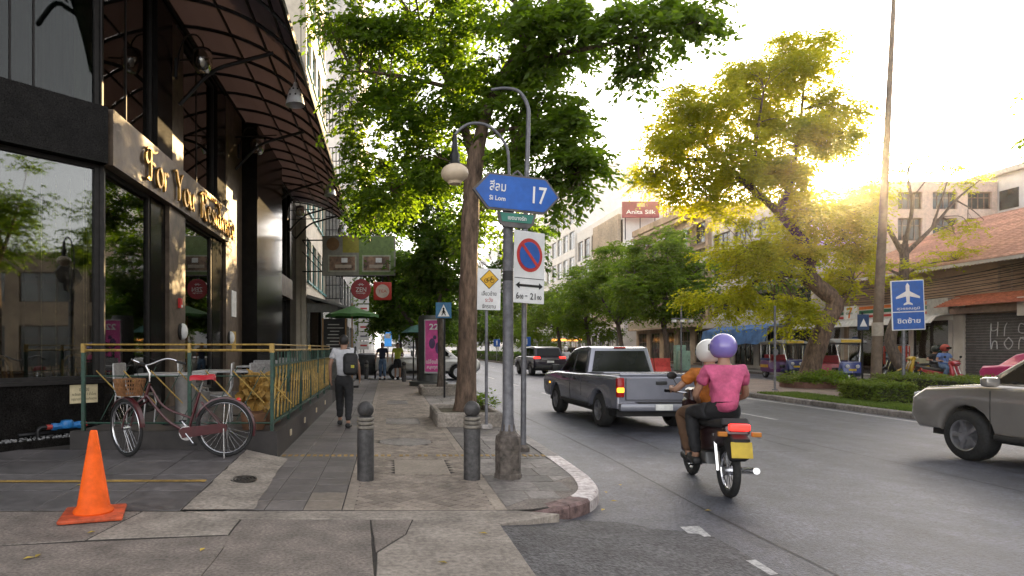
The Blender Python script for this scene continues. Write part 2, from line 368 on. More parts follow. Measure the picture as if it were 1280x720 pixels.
# sloping forecourt of dark tiles in front of the terrace
FY0, FY1, FH = 5.71, 8.36, .12
fa = math.atan((FH) / (FY1 - FY0)); fz = lambda y: FH * min(1, max(0, (y - FY0) / (FY1 - FY0)))
fore = thing('forecourt', 'sloping forecourt of dark grey tiles in front of the terrace', 'paving', kind='structure')
MB().add([(-14, FY0, -.006), (-1.84, FY0, -.006), (-1.84, FY1, FH - .006), (-14, FY1, FH - .006), (-14, 12, FH - .006), (-1.84, 12, FH - .006)], [(0, 1, 2, 3), (3, 2, 5, 4)]).build('bed', m_bed, fore)
def tile_mesh(w_, d_, h=.03, ch=.003): return MB().prism([(-w_ / 2, -d_ / 2), (w_ / 2, -d_ / 2), (w_ / 2, d_ / 2), (-w_ / 2, d_ / 2)], -h, 0, itop=ch).mesh('tile')
tm = tile_mesh(.652, .652)
for j in range(4):
    for i in range(12):
        x = -2.19 - i * .66; y = FY0 + .335 + j * .663
        if j == 0 and i in (1, 2): pass
        o = obj('tile', tm, m_fore, fore, loc=(x, y, fz(y) + rnd.uniform(-.002, .002))); o.rotation_euler = (fa, 0, 0)
yl = 6.75
for i in range(7):
    x1 = -1.92 - i * 1.15; MB().add([(x1 - 1.14, yl - .055 - .02 * i, fz(yl - .055 - .02 * i) + .006), (x1, yl - .05 - .02 * i, fz(yl - .05 - .02 * i) + .006), (x1, yl + .035 - .02 * i, fz(yl + .035 - .02 * i) + .006), (x1 - 1.14, yl + .03 - .02 * i, fz(yl + .03 - .02 * i) + .006)], [(0, 1, 2, 3)]).build('yellow_line', m_yel, fore)
# pale concrete patch with a round cover
for pl, mt in (([(-1.84, 5.72), (-1.2, 5.73), (-1.3, 7.55), (-1.84, 7.6)], m_conc2), ([(-1.84, 7.61), (-1.3, 7.565), (-1.3, 8.34), (-1.84, 8.34)], m_conc2)):
    MB().add([(x, y, fz(y) * min(1, max(0, (-x - 1.3) / .53)) + .006) for x, y in jag(pl, .15, .012)], [tuple(range(len(jag(pl, .15, 0))))]).build('concrete_patch', mt, fore)
mc = MB()
for r_ in (.145, .11, .075, .04): mc.lathe([(r_, -.01), (r_, .008), (r_ - .018, .008), (r_ - .018, -.01)], (0, 0, 0), 20)
mc.build('drain_cover', m_iron, fore); bpy.data.objects['drain_cover'].location = (-1.56, 6.9, fz(6.9) * .5 + .008); bpy.data.objects['drain_cover'].rotation_euler = (fa, 0, 0)

# ---- pavement
pav = thing('pavement', 'pavement of beige diamond pavers and dark square tiles', 'pavement', kind='structure')
kpath = [(2.3, 29), (2.3, 20), (2.3, 12), (2.31, 9), (2.29, 7.6), (2.25, 7.0), (2.12, 6.45), (1.88, 6.05), (1.55, 5.8), (1.15, 5.72)]
bed = [(-1.42, 5.72), (1.15, 5.72), (1.5, 5.83), (1.85, 6.1), (2.1, 6.5), (2.2, 7), (2.2, 29), (-6, 29), (-6, 12), (-1.42, 8.36)]
MB().prism(bed, ROADZ - .02, -.0045).build('bed', m_bed, pav)
dm = tile_mesh(.097, .097, .03, .002); s = .108; q = s / math.sqrt(2)
cells = []
for a in range(-10, 330):
    for b_ in range(-200, 200):
        x = .33 + (a - b_) * q; y = 5.86 + (a + b_) * q
        if -.31 < x < .98 and 5.8 < y < 20 - .0: cells.append((y, x))
cells.sort()
skip = lambda x, y: (.07 < x < .72 and 7.32 < y < 8.35) or (x - .27) ** 2 + (y - 9.9) ** 2 < .175
cells = [c_ for c_ in cells if not skip(c_[1], c_[0])]
for y, x in cells[:300]:
    o = obj('paver', dm, m_diam, pav, loc=(x, y, rnd.uniform(-.001, .0012)), rz=R(45) + rnd.uniform(-.02, .02))
mb = MB(); h = .097 / 2 * math.sqrt(2)
for y, x in cells[300:]: mb.prism([(x, y - h), (x + h, y), (x, y + h), (x - h, y)], -.03, rnd.uniform(-.001, .001), itop=.002)
tag(mb.build('distant_pavers', m_diam, pav), kind='stuff')
MB().b2(-.34, 1.0, 20, 29, -.03, -.002).build('distant_paving', m_diam, pav)
MB().b2(-.3, .965, 5.735, 5.86, -.03, -.0035).build('mortar_bed', m_diam, pav)
MB().prism([(1.07, 5.75), (1.3, 5.78), (1.72, 6.02), (2.02, 6.5), (2.12, 7.1), (2.12, 8.4), (1.07, 8.4)], -.03, -.0035).build('mortar_bed', m_conc, pav)
# border strips
bm_ = tile_mesh(.105, .2, .03, .004)
for i in range(57):
    for x in (-.355, 1.015): obj('border_paver', bm_, m_strip, pav, loc=(x, 5.84 + i * .205, .003 + rnd.uniform(-.002, .001)))
MB().b2(-.41, -.3, 17.5, 29, -.03, .001).build('border_strip', m_strip, pav); MB().b2(.965, 1.07, 17.5, 29, -.03, .001).build('border_strip', m_strip, pav)
# dark tiles at the wall side
dt = tile_mesh(.34, .34)
for j in range(66):
    for i in range(3):
        x = -.59 - i * .348; y = 5.91 + j * .348
        mt = m_darkc if (j in (0, 1) and i == 0) else m_dark
        if mt is m_dark: obj('tile', dt, m_dark, pav, loc=(x, y, rnd.uniform(-.0015, .001)))
        else: MB().prism([(x - .171, y - .171), (x + .171, y - .171), (x + .171, y + .171), (x - .171, y + .171)], -.03, 0, itop=.005).build('tile', m_darkc, pav)
MB().b2(-1.44, -1.28 - .175, 5.74, 29, -.03, -.003).build('border_strip', m_conc, pav)
# grey slabs beside the kerb
def inside(x, y, poly):
    r_ = False; n = len(poly)
    for i in range(n):
        (x1, y1), (x2, y2) = poly[i], poly[i - 1]
        if (y1 > y) != (y2 > y) and x < (x2 - x1) * (y - y1) / (y2 - y1) + x1: r_ = not r_
    return r_
inner = [(1.07, 5.8), (1.35, 5.86), (1.7, 6.1), (1.95, 6.5), (2.09, 7.1), (2.1, 29), (1.07, 29)]
y = 5.84; row = 0
while y < 26:
    d_ = rnd.choice([.33, .4, .45]); x = 1.075; off = rnd.uniform(.25, .5)
    while x < 2.1:
        w_ = off if x < 1.08 else rnd.uniform(.3, .48)
        x2 = min(2.1, x + w_)
        if 2.1 - x2 < .12: x2 = 2.1
        pl = [(x + .004, y + .004), (x2 - .004, y + .004), (x2 - .004, y + d_ - .004), (x + .004, y + d_ - .004)]
        pl = [p if inside(p[0], p[1], inner) or p[1] > 7.2 else None for p in pl]; pl = [p for p in pl if p]
        if len(pl) >= 3: MB().prism(pl, -.03, rnd.uniform(-.002, .002), itop=.004).build('slab', m_slab, pav)
        x = x2
    y += d_
# covers set into the paving
mb = MB()
for (x0, x1, y0, y1) in ((.1, .7, 7.36, 8.3), (-.02, .6, 12.2, 13.2), (.0, .5, 16.5, 17.6)):
    o = MB(); o.b2(x0, x1, y0, y1, -.03, .001); o.b2(x0 - .02, x0, y0 - .02, y1 + .02, -.03, .006).b2(x1, x1 + .02, y0 - .02, y1 + .02, -.03, .006).b2(x0, x1, y0 - .02, y0, -.03, .006).b2(x0, x1, y1, y1 + .02, -.03, .006)
    o.build('cover', m_strip if x0 == .1 else m_slab, pav)
MB().lathe([(.40, -.03), (.40, .004), (.35, .004), (.35, .001), (.01, .001)], (.27, 9.9, 0), 28).build('manhole_cover', m_slab, pav)
m_tac = M('tactile_yellow', (.34, .22, .07), .7, var=.2, scale=30, rnd=.2)
for i in range(43):
    x = -1.4 + i * .083
    if .06 < x < .74 and i % 3 == 0: continue
    obj('tactile_stud', MATS.setdefault('_stud', MB().prism([(-.025, -.06), (.025, -.06), (.025, .06), (-.025, .06)], 0, .007, itop=.003).mesh('stud')), m_tac, pav, loc=(x, 8.62, .001))
# kerb stones
kerb = thing('kerb', 'worn kerb stones edging the pavement corner', 'kerb', kind='structure')
kp = [Vector((x, y, 0)) for x, y in catmull([(*p, 0) for p in kpath], 6) for _ in [0]] if False else [Vector(p) for p in catmull([(x, y, 0) for x, y in kpath], 8)]
# resample
acc = [0]
for a, b_ in zip(kp, kp[1:]): acc.append(acc[-1] + (b_ - a).length)
def kat(d):
    for i in range(len(kp) - 1):
        if acc[i + 1] >= d: t = (d - acc[i]) / max(1e-6, acc[i + 1] - acc[i]); return kp[i].lerp(kp[i + 1], t), (kp[i + 1] - kp[i]).normalized()
    return kp[-1], (kp[-1] - kp[-2]).normalized()
tot = acc[-1]; ds = []; d = 0
while d < tot - .2:
    ds.append(d); d += .95 if tot - d > 5 else .36
ds.append(tot)
KW = .2
for k in range(len(ds) - 1):
    n = 3; top = []; 
    ring = []
    for i in range(n + 1):
        dd = ds[k] + .005 + (ds[k + 1] - ds[k] - .01) * i / n; p, t = kat(dd); nr = Vector((t.y, -t.x, 0))  # toward the pavement
        low = .05 * max(0, 1 - (tot - dd) / .5)
        z = .012 - low
        ring.append([p + Vector((0, 0, ROADZ - .03)), p + Vector((0, 0, z - .025)), p + nr * .022 + Vector((0, 0, z)), p + nr * KW + Vector((0, 0, z - .004)), p + nr * KW + Vector((0, 0, ROADZ))])
    vs = [v for r_ in ring for v in r_]; fs = [(0, 1, 2, 3, 4), tuple(n * 5 + i for i in (4, 3, 2, 1, 0))]
    for i in range(n):
        for j in range(5): fs.append((i * 5 + j, (i + 1) * 5 + j, (i + 1) * 5 + (j + 1) % 5, i * 5 + (j + 1) % 5))
    mt = m_kerbw if tot - ds[k] < 3.6 and tot - ds[k] > .95 else (m_kerbr if tot - ds[k] <= .95 and tot - ds[k] > .5 else m_kerb)
    MB().add(vs, fs).build('kerb_stone', mt, kerb)
# far pavement beyond the side lane
fp = thing('far_pavement', 'grey pavement beyond the side lane', 'pavement', kind='structure')
MB().b2(-8, 2.3, 36.5, 220, ROADZ - .02, 0).build('surface', m_slab, fp)

# ---- median and the other side
med = thing('median', 'paved median strip with kerb between the carriageways', 'median', kind='structure')
MX0, MX1 = 11.55, 17.2
MB().b2(MX0 + .2, MX1 - .2, -16, 150, ROADZ - .02, -.004).build('paving', m_brown, med)
ks = MB().prism([(0, -.49), (.2, -.49), (.2, .49), (0, .49)], ROADZ - .02, .02, itop=.025).mesh('kerb_stone')
m_kerbd = M('kerb_dark', (.2, .18, .165), .85, var=.25, scale=12, bump=.3, rnd=.3)
for k in range(66):
    obj('kerb_stone', ks, m_kerbd, med, loc=(MX0, -8 + k, rnd.uniform(-.006, .006)), rz=rnd.uniform(-.006, .006))
    obj('kerb_stone', ks, m_kerbd, med, loc=(MX1 - .2, -8 + k, 0))
MB().b2(MX0, MX0 + .2, 58, 150, ROADZ - .02, .02).build('kerb_run', m_kerbd, med); MB().b2(MX1 - .2, MX1, 58, 150, ROADZ - .02, .02).build('kerb_run', m_kerbd, med)
opp = thing('opposite_pavement', 'pavement in front of the shops across the road', 'pavement', kind='structure')
MB().b2(22.6, 60, -40, 300, ROADZ - .02, 0).build('surface', m_slab, opp)
for k in range(70): obj('kerb_stone', ks, m_kerbd, opp, loc=(22.4, -8 + k, 0))
# lawn strip on the median
def blades(area, n, hgt, seed, z=0):
    r = np.random.default_rng(seed); x = r.uniform(area[0], area[1], n); y = r.uniform(area[2], area[3], n); hh = r.uniform(.5, 1, n) * hgt
    a = r.uniform(0, 6.28, n); wv = .012; lx = r.normal(0, .03, n); ly = r.normal(0, .03, n)
    v = np.empty((n, 3, 3)); v[:, 0] = np.stack([x - np.cos(a) * wv, y - np.sin(a) * wv, np.full(n, z)], 1); v[:, 1] = np.stack([x + np.cos(a) * wv, y + np.sin(a) * wv, np.full(n, z)], 1)
    v[:, 2] = np.stack([x + lx, y + ly, z + hh], 1); return v.reshape(-1, 3), np.arange(n * 3).reshape(-1, 3)
def np_mesh(name, v, f):
    me = bpy.data.meshes.new(name); nv, nf, k = len(v), len(f), f.shape[1]
    me.vertices.add(nv); me.vertices.foreach_set('co', v.astype(np.float32).ravel())
    me.loops.add(nf * k); me.loops.foreach_set('vertex_index', f.astype(np.int32).ravel())
    me.polygons.add(nf); me.polygons.foreach_set('loop_start', np.arange(0, nf * k, k, dtype=np.int32)); me.polygons.foreach_set('loop_total', np.full(nf, k, dtype=np.int32))
    me.update(calc_edges=True); return me
m_grass = ML('grass_blade', (.05, .09, .015), (.13, .19, .04), .35)
m_soil = M('soil', (.09, .075, .04), .95, var=.3, scale=20)
v, f = blades((11.8, 13.1, 9, 20.5), 26000, .09, 3)
gr = obj('grass', np_mesh('grass', v, f), m_grass, kind='stuff'); tag(gr, 'short green grass strip along the median kerb', 'grass')
MB().b2(11.77, 13.12, 8.9, 20.6, -.02, .006).build('soil', m_soil, med)
# ================================================================== TREES
m_bark = M('bark', (.15, .10, .07), .9, var=.35, scale=14, bump=1.0, bscale=26, stretch=(1, 1, .25), coarse=.25)
m_bark2 = M('bark_grey', (.13, .10, .08), .9, var=.3, scale=14, bump=.9, bscale=30, stretch=(1, 1, .3))
m_leafA = ML('leaf_mid', (.052, .095, .016), (.13, .185, .03), .6, (2.35, 2.5, .5))
FOL = 2.3
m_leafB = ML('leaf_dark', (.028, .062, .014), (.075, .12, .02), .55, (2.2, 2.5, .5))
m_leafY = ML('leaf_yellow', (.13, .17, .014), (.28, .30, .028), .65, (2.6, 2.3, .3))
def leaves(centers, dirs, K, L, lw, ll, droop, rg):
    """pinnate sprays: K leaflets along each stem, as folded diamonds"""
    N = len(centers)
    d = dirs / np.linalg.norm(dirs, axis=1, keepdims=True)
    up = np.array([0, 0, 1.0]); side = np.cross(d, up); side /= np.maximum(1e-6, np.linalg.norm(side, axis=1, keepdims=True))
    t = (np.arange(K) + .5) / K; Ls = L * rg.uniform(.6, 1.25, (N, 1))
    pos = centers[:, None, :] + d[:, None, :] * (t[None, :, None] * Ls[:, :, None])
    pos[:, :, 2] -= droop * (t ** 2)[None, :] * Ls
    pos += rg.normal(0, .02, pos.shape)
    sg = np.where(np.arange(K) % 2 == 0, 1, -1)[None, :, None]
    ld = side[:, None, :] * sg + d[:, None, :] * .55 + rg.normal(0, .28, pos.shape); ld[:, :, 2] -= .25 + droop * .4
    ld /= np.linalg.norm(ld, axis=2, keepdims=True)
    nr = up[None, None, :] + rg.normal(0, .8, pos.shape); wd = np.cross(ld, nr); wd /= np.maximum(1e-6, np.linalg.norm(wd, axis=2, keepdims=True))
    nn = np.cross(wd, ld); sz = rg.uniform(.65, 1.2, (N, K, 1))
    a = pos; tip = pos + ld * (ll * sz); l = pos + ld * (ll * .5 * sz) + wd * (lw * .5 * sz) + nn * (lw * .18 * sz); r = pos + ld * (ll * .5 * sz) - wd * (lw * .5 * sz) + nn * (lw * .18 * sz)
    v = np.stack([a, r, tip, l], 2).reshape(-1, 3); n = N * K; i = np.arange(n)[:, None] * 4
    f = np.concatenate([i + np.array([[0, 1, 2]]), i + np.array([[0, 2, 3]])], 1).reshape(-1, 3)
    return v, f
def tree(name, label, base, limbs, clumps, mat=None, bark=None, K=14, L=.5, lw=.05, ll=.11, droop=.4, seed=1, group=None, subk=9, subr=.42, twigs=1.0, fol=1.0):
    """limbs: list of (points, r0, r1) in world space; clumps: (centre, (rx,ry,rz), sprays)"""
    rg = np.random.default_rng(seed); rr = random.Random(seed)
    t = thing(name, label, 'tree', base, group=group); B = Vector(base)
    tb = MB(); samp = []; srad = []
    for pts, r0, r1 in limbs:
        pp = catmull(pts, 5); n = len(pp)
        rs = [(r0 + (r1 - r0) * (i / (n - 1)) ** .8) * (1 + rr.uniform(-.06, .06)) for i in range(n)]
        if pts[0] == limbs[0][0][0] and pts is limbs[0][0]: rs[0] *= 1.35; rs[1] *= 1.1
        tb.tube([p - B for p in pp], rs, n=10)
        for i, p in enumerate(pp):
            if i > n * .25: samp.append(p); srad.append(rs[i])
    S = np.array([tuple(p) for p in samp])
    cen, dirs, tw = [], [], MB()
    for (c, rad, ns) in clumps:
        c = np.array(tuple(c)); rad = np.array(rad); nsub = max(3, int(subk * (1 if max(rad) < 3 else 1.6)))
        sd = rg.normal(0, 1, (nsub, 3)); sd /= np.linalg.norm(sd, axis=1, keepdims=True); sd *= (rg.uniform(0, 1, (nsub, 1)) ** .45) * .85
        subs = c + sd * rad
        for sc_ in subs:
            k = max(5, int(FOL * fol * ns / nsub * rg.uniform(.5, 1.5)))
            q_ = rg.normal(0, .5, (k, 3)); pts = sc_ + q_ * rad * subr * np.array([1, 1, .6])
            od = pts - (c - np.array([0, 0, rad[2] * .3])); od /= np.maximum(1e-6, np.linalg.norm(od, axis=1, keepdims=True))
            dr = od * .8 + rg.normal(0, .55, od.shape); dr[:, 2] = dr[:, 2] * .5 - .12
            cen.append(pts); dirs.append(dr)
            # twig from the nearest limb to the sub-clump, then a few finer ones
            if rr.random() < twigs:
                j = int(np.argmin(((S - sc_) ** 2).sum(1))); a = Vector(S[j]); b_ = Vector(sc_); mid = a.lerp(b_, .55) + Vector((rr.uniform(-.2, .2), rr.uniform(-.2, .2), rr.uniform(0, .3))) * min(1, (b_ - a).length)
                tr = min(srad[j] * .5, .012 + .012 * (b_ - a).length)
                path = catmull([a, mid, b_], 4); tb.tube([p - B for p in path], tr, .007, n=6, cap=False)
                for _ in range(3):
                    e = Vector(pts[rr.randrange(len(pts))]); s_ = path[rr.randrange(3, len(path))]
                    tw.tube([s_ - B, s_.lerp(e, .5) + Vector((0, 0, .08)) - B, e - B], .008, .003, n=4, cap=False)
    cen = np.concatenate(cen); dirs = np.concatenate(dirs)
    v, f = leaves(cen, dirs, K, L, lw, ll, droop, rg)
    v = v - np.array(tuple(B))
    tb.v += [] ; n0 = len(tb.v); tb.add(tw.v, tw.f)
    tb.build('trunk', bark or m_bark, t, smooth=60)
    obj('crown', np_mesh('crown', v, f), mat or m_leafA, t)
    return t
# ================================================================== LEFT SIDE: RESIDENCE
m_gran = M('granite_black', (.014, .013, .012), .16, var=.5, scale=60, spec=.05, coarse=.2, rvar=.08)
m_stone = M('stone_brown', (.115, .085, .062), .5, spec=.18, var=.22, scale=5, coarse=.25, bump=.08)
m_frame = M('frame_black', (.016, .014, .013), .6, spec=.3, var=.2, scale=10)
m_win = MG('glass_pane', (.66, .69, .65), .1)
m_winD = MG('glass_dark', (.36, .38, .36), .16)
m_blind = M('blind_fabric', (.30, .31, .22), .9, var=.12, scale=8, stretch=(6, 6, .4))
m_curt = M('curtain_grey', (.12, .14, .13), .9, var=.15, scale=7, stretch=(5, 5, .3))
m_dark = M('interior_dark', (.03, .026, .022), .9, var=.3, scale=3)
m_gold = M('gold_letter', (.62, .36, .08), .3, metal=.85, var=.12, scale=12)
m_goldpaint = M('gold_paint', (.36, .23, .05), .45, metal=.25, var=.25, scale=20)
m_green = M('rail_green', (.012, .055, .035), .5, var=.3, scale=20)
m_wood = M('chair_wood', (.34, .19, .07), .5, var=.2, scale=12, stretch=(1, 1, .3))
m_steel = M('steel', (.42, .42, .43), .35, metal=.8, var=.2, scale=20)
m_blk = M('black_metal', (.012, .012, .013), .45, metal=.3, var=.3, scale=14)

FX, FY = -4.26, 9.6
FR = ((FX, FY), (0, 1), (1, 0))                       # street facade: u along +Y, n toward the street
CR = ((FX, FY), (-.667, -.745), (.745, -.667))        # splayed corner wall: u toward the camera
res = thing('residence_building', 'dark granite residence with gold sign and tall windows', 'building', (FX, FY, 0))
W = lambda mb, n, m, par=None, sm=None: mb.build(n, m, par or res, world=True, smooth=sm)
# body behind the rooms
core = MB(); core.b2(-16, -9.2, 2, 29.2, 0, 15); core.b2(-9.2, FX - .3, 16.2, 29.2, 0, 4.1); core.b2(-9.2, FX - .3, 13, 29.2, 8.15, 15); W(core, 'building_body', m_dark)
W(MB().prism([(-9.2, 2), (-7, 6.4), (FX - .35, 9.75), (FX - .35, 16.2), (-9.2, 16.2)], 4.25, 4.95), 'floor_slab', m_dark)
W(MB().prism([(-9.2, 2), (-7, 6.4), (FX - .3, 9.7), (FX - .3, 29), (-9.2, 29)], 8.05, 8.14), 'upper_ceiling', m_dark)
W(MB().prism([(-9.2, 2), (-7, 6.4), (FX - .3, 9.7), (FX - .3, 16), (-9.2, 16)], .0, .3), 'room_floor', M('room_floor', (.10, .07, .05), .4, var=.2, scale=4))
# splayed corner
mb = MB(); mb.fb(CR, 0, 4.2, -.25, 0, 0, .93); W(mb, 'granite_base', m_gran)
W(MB().fb(CR, .03, 4.2, -.2, .05, .93, .98), 'sill', m_frame)
W(MB().fb(CR, 0, 4.2, -.25, .14, 4.19, 5.03), 'fascia', m_gran)
W(MB().fb(CR, 0, 4.2, -.25, .0, 7.9, 15), 'upper_wall', m_gran)
def window(fr, u0, u1, z0, z1, glass, mull=(), par=None, fw=.06, nb=-.14):
    f = MB(); f.fb(fr, u0, u0 + fw, nb, nb + .1, z0, z1).fb(fr, u1 - fw, u1, nb, nb + .1, z0, z1).fb(fr, u0 + fw, u1 - fw, nb, nb + .1, z0, z0 + fw).fb(fr, u0 + fw, u1 - fw, nb, nb + .1, z1 - fw, z1)
    for a in mull: f.fb(fr, a - .012, a + .012, nb + .03, nb + .07, z0 + fw, z1 - fw)
    w_ = W(f, 'window', m_frame, par)
    g_ = MB().fb(fr, u0 + fw, u1 - fw, nb + .045, nb + .053, z0 + fw, z1 - fw)
    o = g_.build('pane', glass, res, world=True); o.parent = w_
    return w_
window(CR, .06, 4.0, .98, 4.19, m_win, ()); window(CR, .06, 4.0, 5.03, 7.9, MG('glass_upper', (.42, .46, .43), 0), (.95, 1.25))
# street facade: granite base, piers, fascia
W(MB().fb(FR, 0, 1.95, -.25, 0, 0, .93), 'granite_base', m_gran); W(MB().fb(FR, 3.66, 6.0, -.25, .0, 0, .5), 'granite_base', m_gran)
W(MB().fb(FR, 0.0, .05, -.25, .0, .93, 4.19), 'corner_post', m_frame)
W(MB().fb(FR, 1.95, 2.7, -.3, -.02, 0, 4.19), 'pier_black', m_gran); W(MB().fb(FR, 6.0, 7.0, -.3, -.02, 0, 4.19), 'pier_black', m_gran)
W(MB().fb(FR, 2.7, 3.66, -.3, .06, 0, 4.19), 'stone_pier', m_stone); W(MB().fb(FR, 7.0, 8.8, -.3, .06, 0, 8.0), 'stone_pier', m_stone)
W(MB().fb(FR, 0, 6.98, -.25, .14, 4.19, 5.03), 'fascia', m_stone)
W(MB().fb(FR, 2.9, 3.66, -.3, .02, 5.03, 7.9), 'stone_pier', m_stone); W(MB().fb(FR, 2.1, 2.9, -.3, .05, 5.03, 7.9), 'pier_black', m_gran); W(MB().fb(FR, 6.2, 7.0, -.3, .05, 5.03, 7.9), 'pier_black', m_gran)
W(MB().fb(FR, 0, 19.4, -.3, .03, 7.9, 15), 'upper_wall', m_gran)
W(MB().fb(FR, 8.8, 13.1, -.3, .5, 0, 7.9), 'granite_column', m_gran)
W(MB().fb(FR, 13.1, 13.5, -.3, .3, 0, 7.9), 'stone_pier', m_stone); W(MB().fb(FR, 17.6, 19.4, -.3, .1, 0, 7.9), 'pier_black', m_gran)
W(MB().fb(FR, 13.5, 17.6, -.3, .2, 3.5, 4.3), 'fascia', m_stone)
window(FR, .05, 1.95, .93, 4.19, m_win); window(FR, 3.66, 6.0, .5, 4.19, m_winD); window(FR, .02, 2.1, 5.03, 7.9, m_win, (1.0,)); window(FR, 3.66, 6.2, 5.03, 7.9, m_winD, (4.9,))
window(FR, 13.5, 17.6, .3, 3.5, m_winD, (14.9, 16.2)); window(FR, 13.5, 17.6, 4.3, 7.9, m_winD, (15,))
# blinds and curtains hang in the windows
def drape(fr, u0, u1, z0, z1, n, mat, amp=.03, name='curtain', step=.06):
    k = int((u1 - u0) / step); (ox, oy), (ux, uy), (nx, ny) = fr; vs, fs = [], []
    for i in range(k + 1):
        a = u0 + (u1 - u0) * i / k; b_ = n + amp * math.sin(i * 2.1) * (1 + .3 * math.sin(i * .7))
        for z in (z0, z1): vs.append((ox + ux * a + nx * b_, oy + uy * a + ny * b_, z))
    for i in range(k): fs.append((2 * i, 2 * i + 2, 2 * i + 3, 2 * i + 1))
    return W(MB().add(vs, fs), name, mat)
drape(CR, .3, 4, 5.05, 7.8, -.4, m_curt); drape(FR, .1, 2.0, 5.05, 7.8, -.5, m_blind, .02); drape(FR, 3.7, 6.1, 5.05, 7.8, -.5, m_blind, .02)
drape(FR, .15, 1.9, 3.55, 4.15, -.35, m_blind, .008, 'roller_blind', .12); drape(FR, 3.75, 5.9, 3.3, 4.15, -.35, m_blind, .008, 'roller_blind', .12)
# strings of beads behind the glass
bc = thing('bead_curtain', 'curtain of thin bead strings behind the corner window', 'curtain', (FX, FY, .3))
m_bead = M('bead_string', (.45, .38, .22), .35, var=.3, scale=30)
for i in range(24):
    mb = MB(); u = .12 + i * .075; r_ = random.Random(i); z = .35
    X_, Y_ = FX - .3 - .02 * r_.random(), FY + u
    if i >= 20: u = .15 + (i - 20) * .2; X_, Y_ = FX - .667 * u - .745 * .35, FY - .745 * u + .667 * .35
    zt = 4.0; pts = [(X_, Y_, zt)]
    mb.tube([(X_, Y_, .98), (X_, Y_, zt)], .004, n=4)
    for k in range(16): zz = 1.05 + k * .185 + r_.uniform(-.02, .02); mb.sphere((X_, Y_, zz), (.011, .011, .02), 5, 3)
    mb.build('bead_string', m_bead, bc, world=True)

# gold sign: broad-nib letters standing off the fascia
def strokes(paths, nib=(.062, .05), ang=40):
    """list of polylines in letter space -> list of quads swept by a slanted nib"""
    c, s_ = math.cos(R(ang)), math.sin(R(ang)); hx, hy = nib[0] * c, nib[0] * s_; tx, ty = -nib[1] * .35 * s_, nib[1] * .35 * c
    return (hx, hy, tx, ty)
GL = {'F': [[(.10, .93), (.30, 1.0), (.55, .93), (.78, 1.02)], [(.38, .95), (.36, .5), (.36, .12), (.26, .02), (.1, .06)], [(.36, .55), (.5, .58), (.64, .54)], [(.05, .8), (.02, .62), (.12, .5), (.22, .56)]],
      'o': [[(.3, .6), (.12, .45), (.12, .18), (.3, .0), (.48, .15), (.48, .43), (.3, .6)]], 'r': [[(.12, .58), (.14, .3), (.14, .0)], [(.14, .42), (.28, .6), (.4, .54)]],
      'Y': [[(.02, .95), (.14, .98), (.22, .75), (.38, .5)], [(.74, 1.0), (.6, .9), (.46, .6), (.38, .45), (.38, .12), (.28, .0)]], 'u': [[(.1, .58), (.12, .2), (.24, .0), (.42, .16)], [(.46, .6), (.46, .15), (.56, .02)]],
      'R': [[(.2, .98), (.22, .5), (.2, .02)], [(.02, .85), (.2, .98), (.5, .96), (.6, .75), (.45, .55), (.24, .52)], [(.36, .5), (.52, .22), (.66, -.02), (.78, .06)]],
      'e': [[(.12, .3), (.42, .36), (.4, .54), (.26, .6), (.12, .45), (.12, .16), (.28, .0), (.45, .1)]], 's': [[(.42, .52), (.28, .6), (.14, .5), (.2, .36), (.38, .24), (.4, .08), (.24, .0), (.1, .08)]],
      'i': [[(.12, .58), (.14, .2), (.22, .0)], [(.12, .78), (.15, .82)]], 'd': [[(.44, .55), (.28, .6), (.12, .42), (.12, .16), (.28, .0), (.44, .16)], [(.2, 1.02), (.42, .85), (.46, .4), (.46, .12), (.56, .02)]],
      'n': [[(.1, .58), (.12, .3), (.12, .0)], [(.12, .44), (.28, .6), (.42, .48), (.42, .12), (.5, .0)]], 'c': [[(.44, .5), (.3, .6), (.12, .45), (.12, .16), (.3, .0), (.46, .1)]]}
ADV = dict(F=.72, o=.58, r=.44, Y=.74, u=.62, R=.76, e=.52, s=.52, i=.28, d=.62, n=.58, c=.52)
u = 1.15; hgt = .56; wsc = 1.02
def letter(ch, u, z, hgt, ws):
    mb = MB()
    for path in GL[ch]:
        pp = catmull([(x, y, 0) for x, y in path], 5); hx, hy = .05, .04
        for i in range(len(pp) - 1):
            a, b_ = pp[i], pp[i + 1]; e = (b_ - a) * .12
            for (n0, n1) in ((.0, 1),):
                q = [(a.x - hx - e.x, a.y - hy - e.y), (b_.x - hx + e.x, b_.y - hy + e.y), (b_.x + hx + e.x, b_.y + hy + e.y), (a.x + hx - e.x, a.y + hy - e.y)]
                # keep a minimum thickness along the nib direction
                dx, dy = b_.x - a.x, b_.y - a.y; cr_ = abs(dx * hy - dy * hx) / max(1e-6, math.hypot(dx, dy) * math.hypot(hx, hy))
                if cr_ < .35:
                    l_ = math.hypot(dx, dy) or 1; px, py = -dy / l_ * .02, dx / l_ * .02
                    q = [(a.x - px - hx * .6, a.y - py - hy * .6), (b_.x - px + hx * .6, b_.y - py + hy * .6), (b_.x + px + hx * .6, b_.y + py + hy * .6), (a.x + px - hx * .6, a.y + py - hy * .6)]
                # facing the street: reading direction is +Y
                mb.prism([(u + x * ws, z + y * hgt) for x, y in q], .16 + .0006 * i, .205 + .0006 * i, (Vector((FX, FY, 0)), Vector((0, 1, 0)), Vector((0, 0, 1)), Vector((1, 0, 0))))
    return mb
for word, gap in (('For', .38), ('You', .42), ('Residence', 0)):
    for ch in word:
        mb = letter(ch, u, 4.31, hgt, wsc * .62)
        W(mb, 'sign_letter', m_gold); u += ADV[ch] * wsc * .62
    u += gap
for i in range(9): W(MB().fb(FR, 4.7 + i * .17, 4.78 + i * .17, .15, .18, 4.87, 4.97), 'small_letter', m_gold)
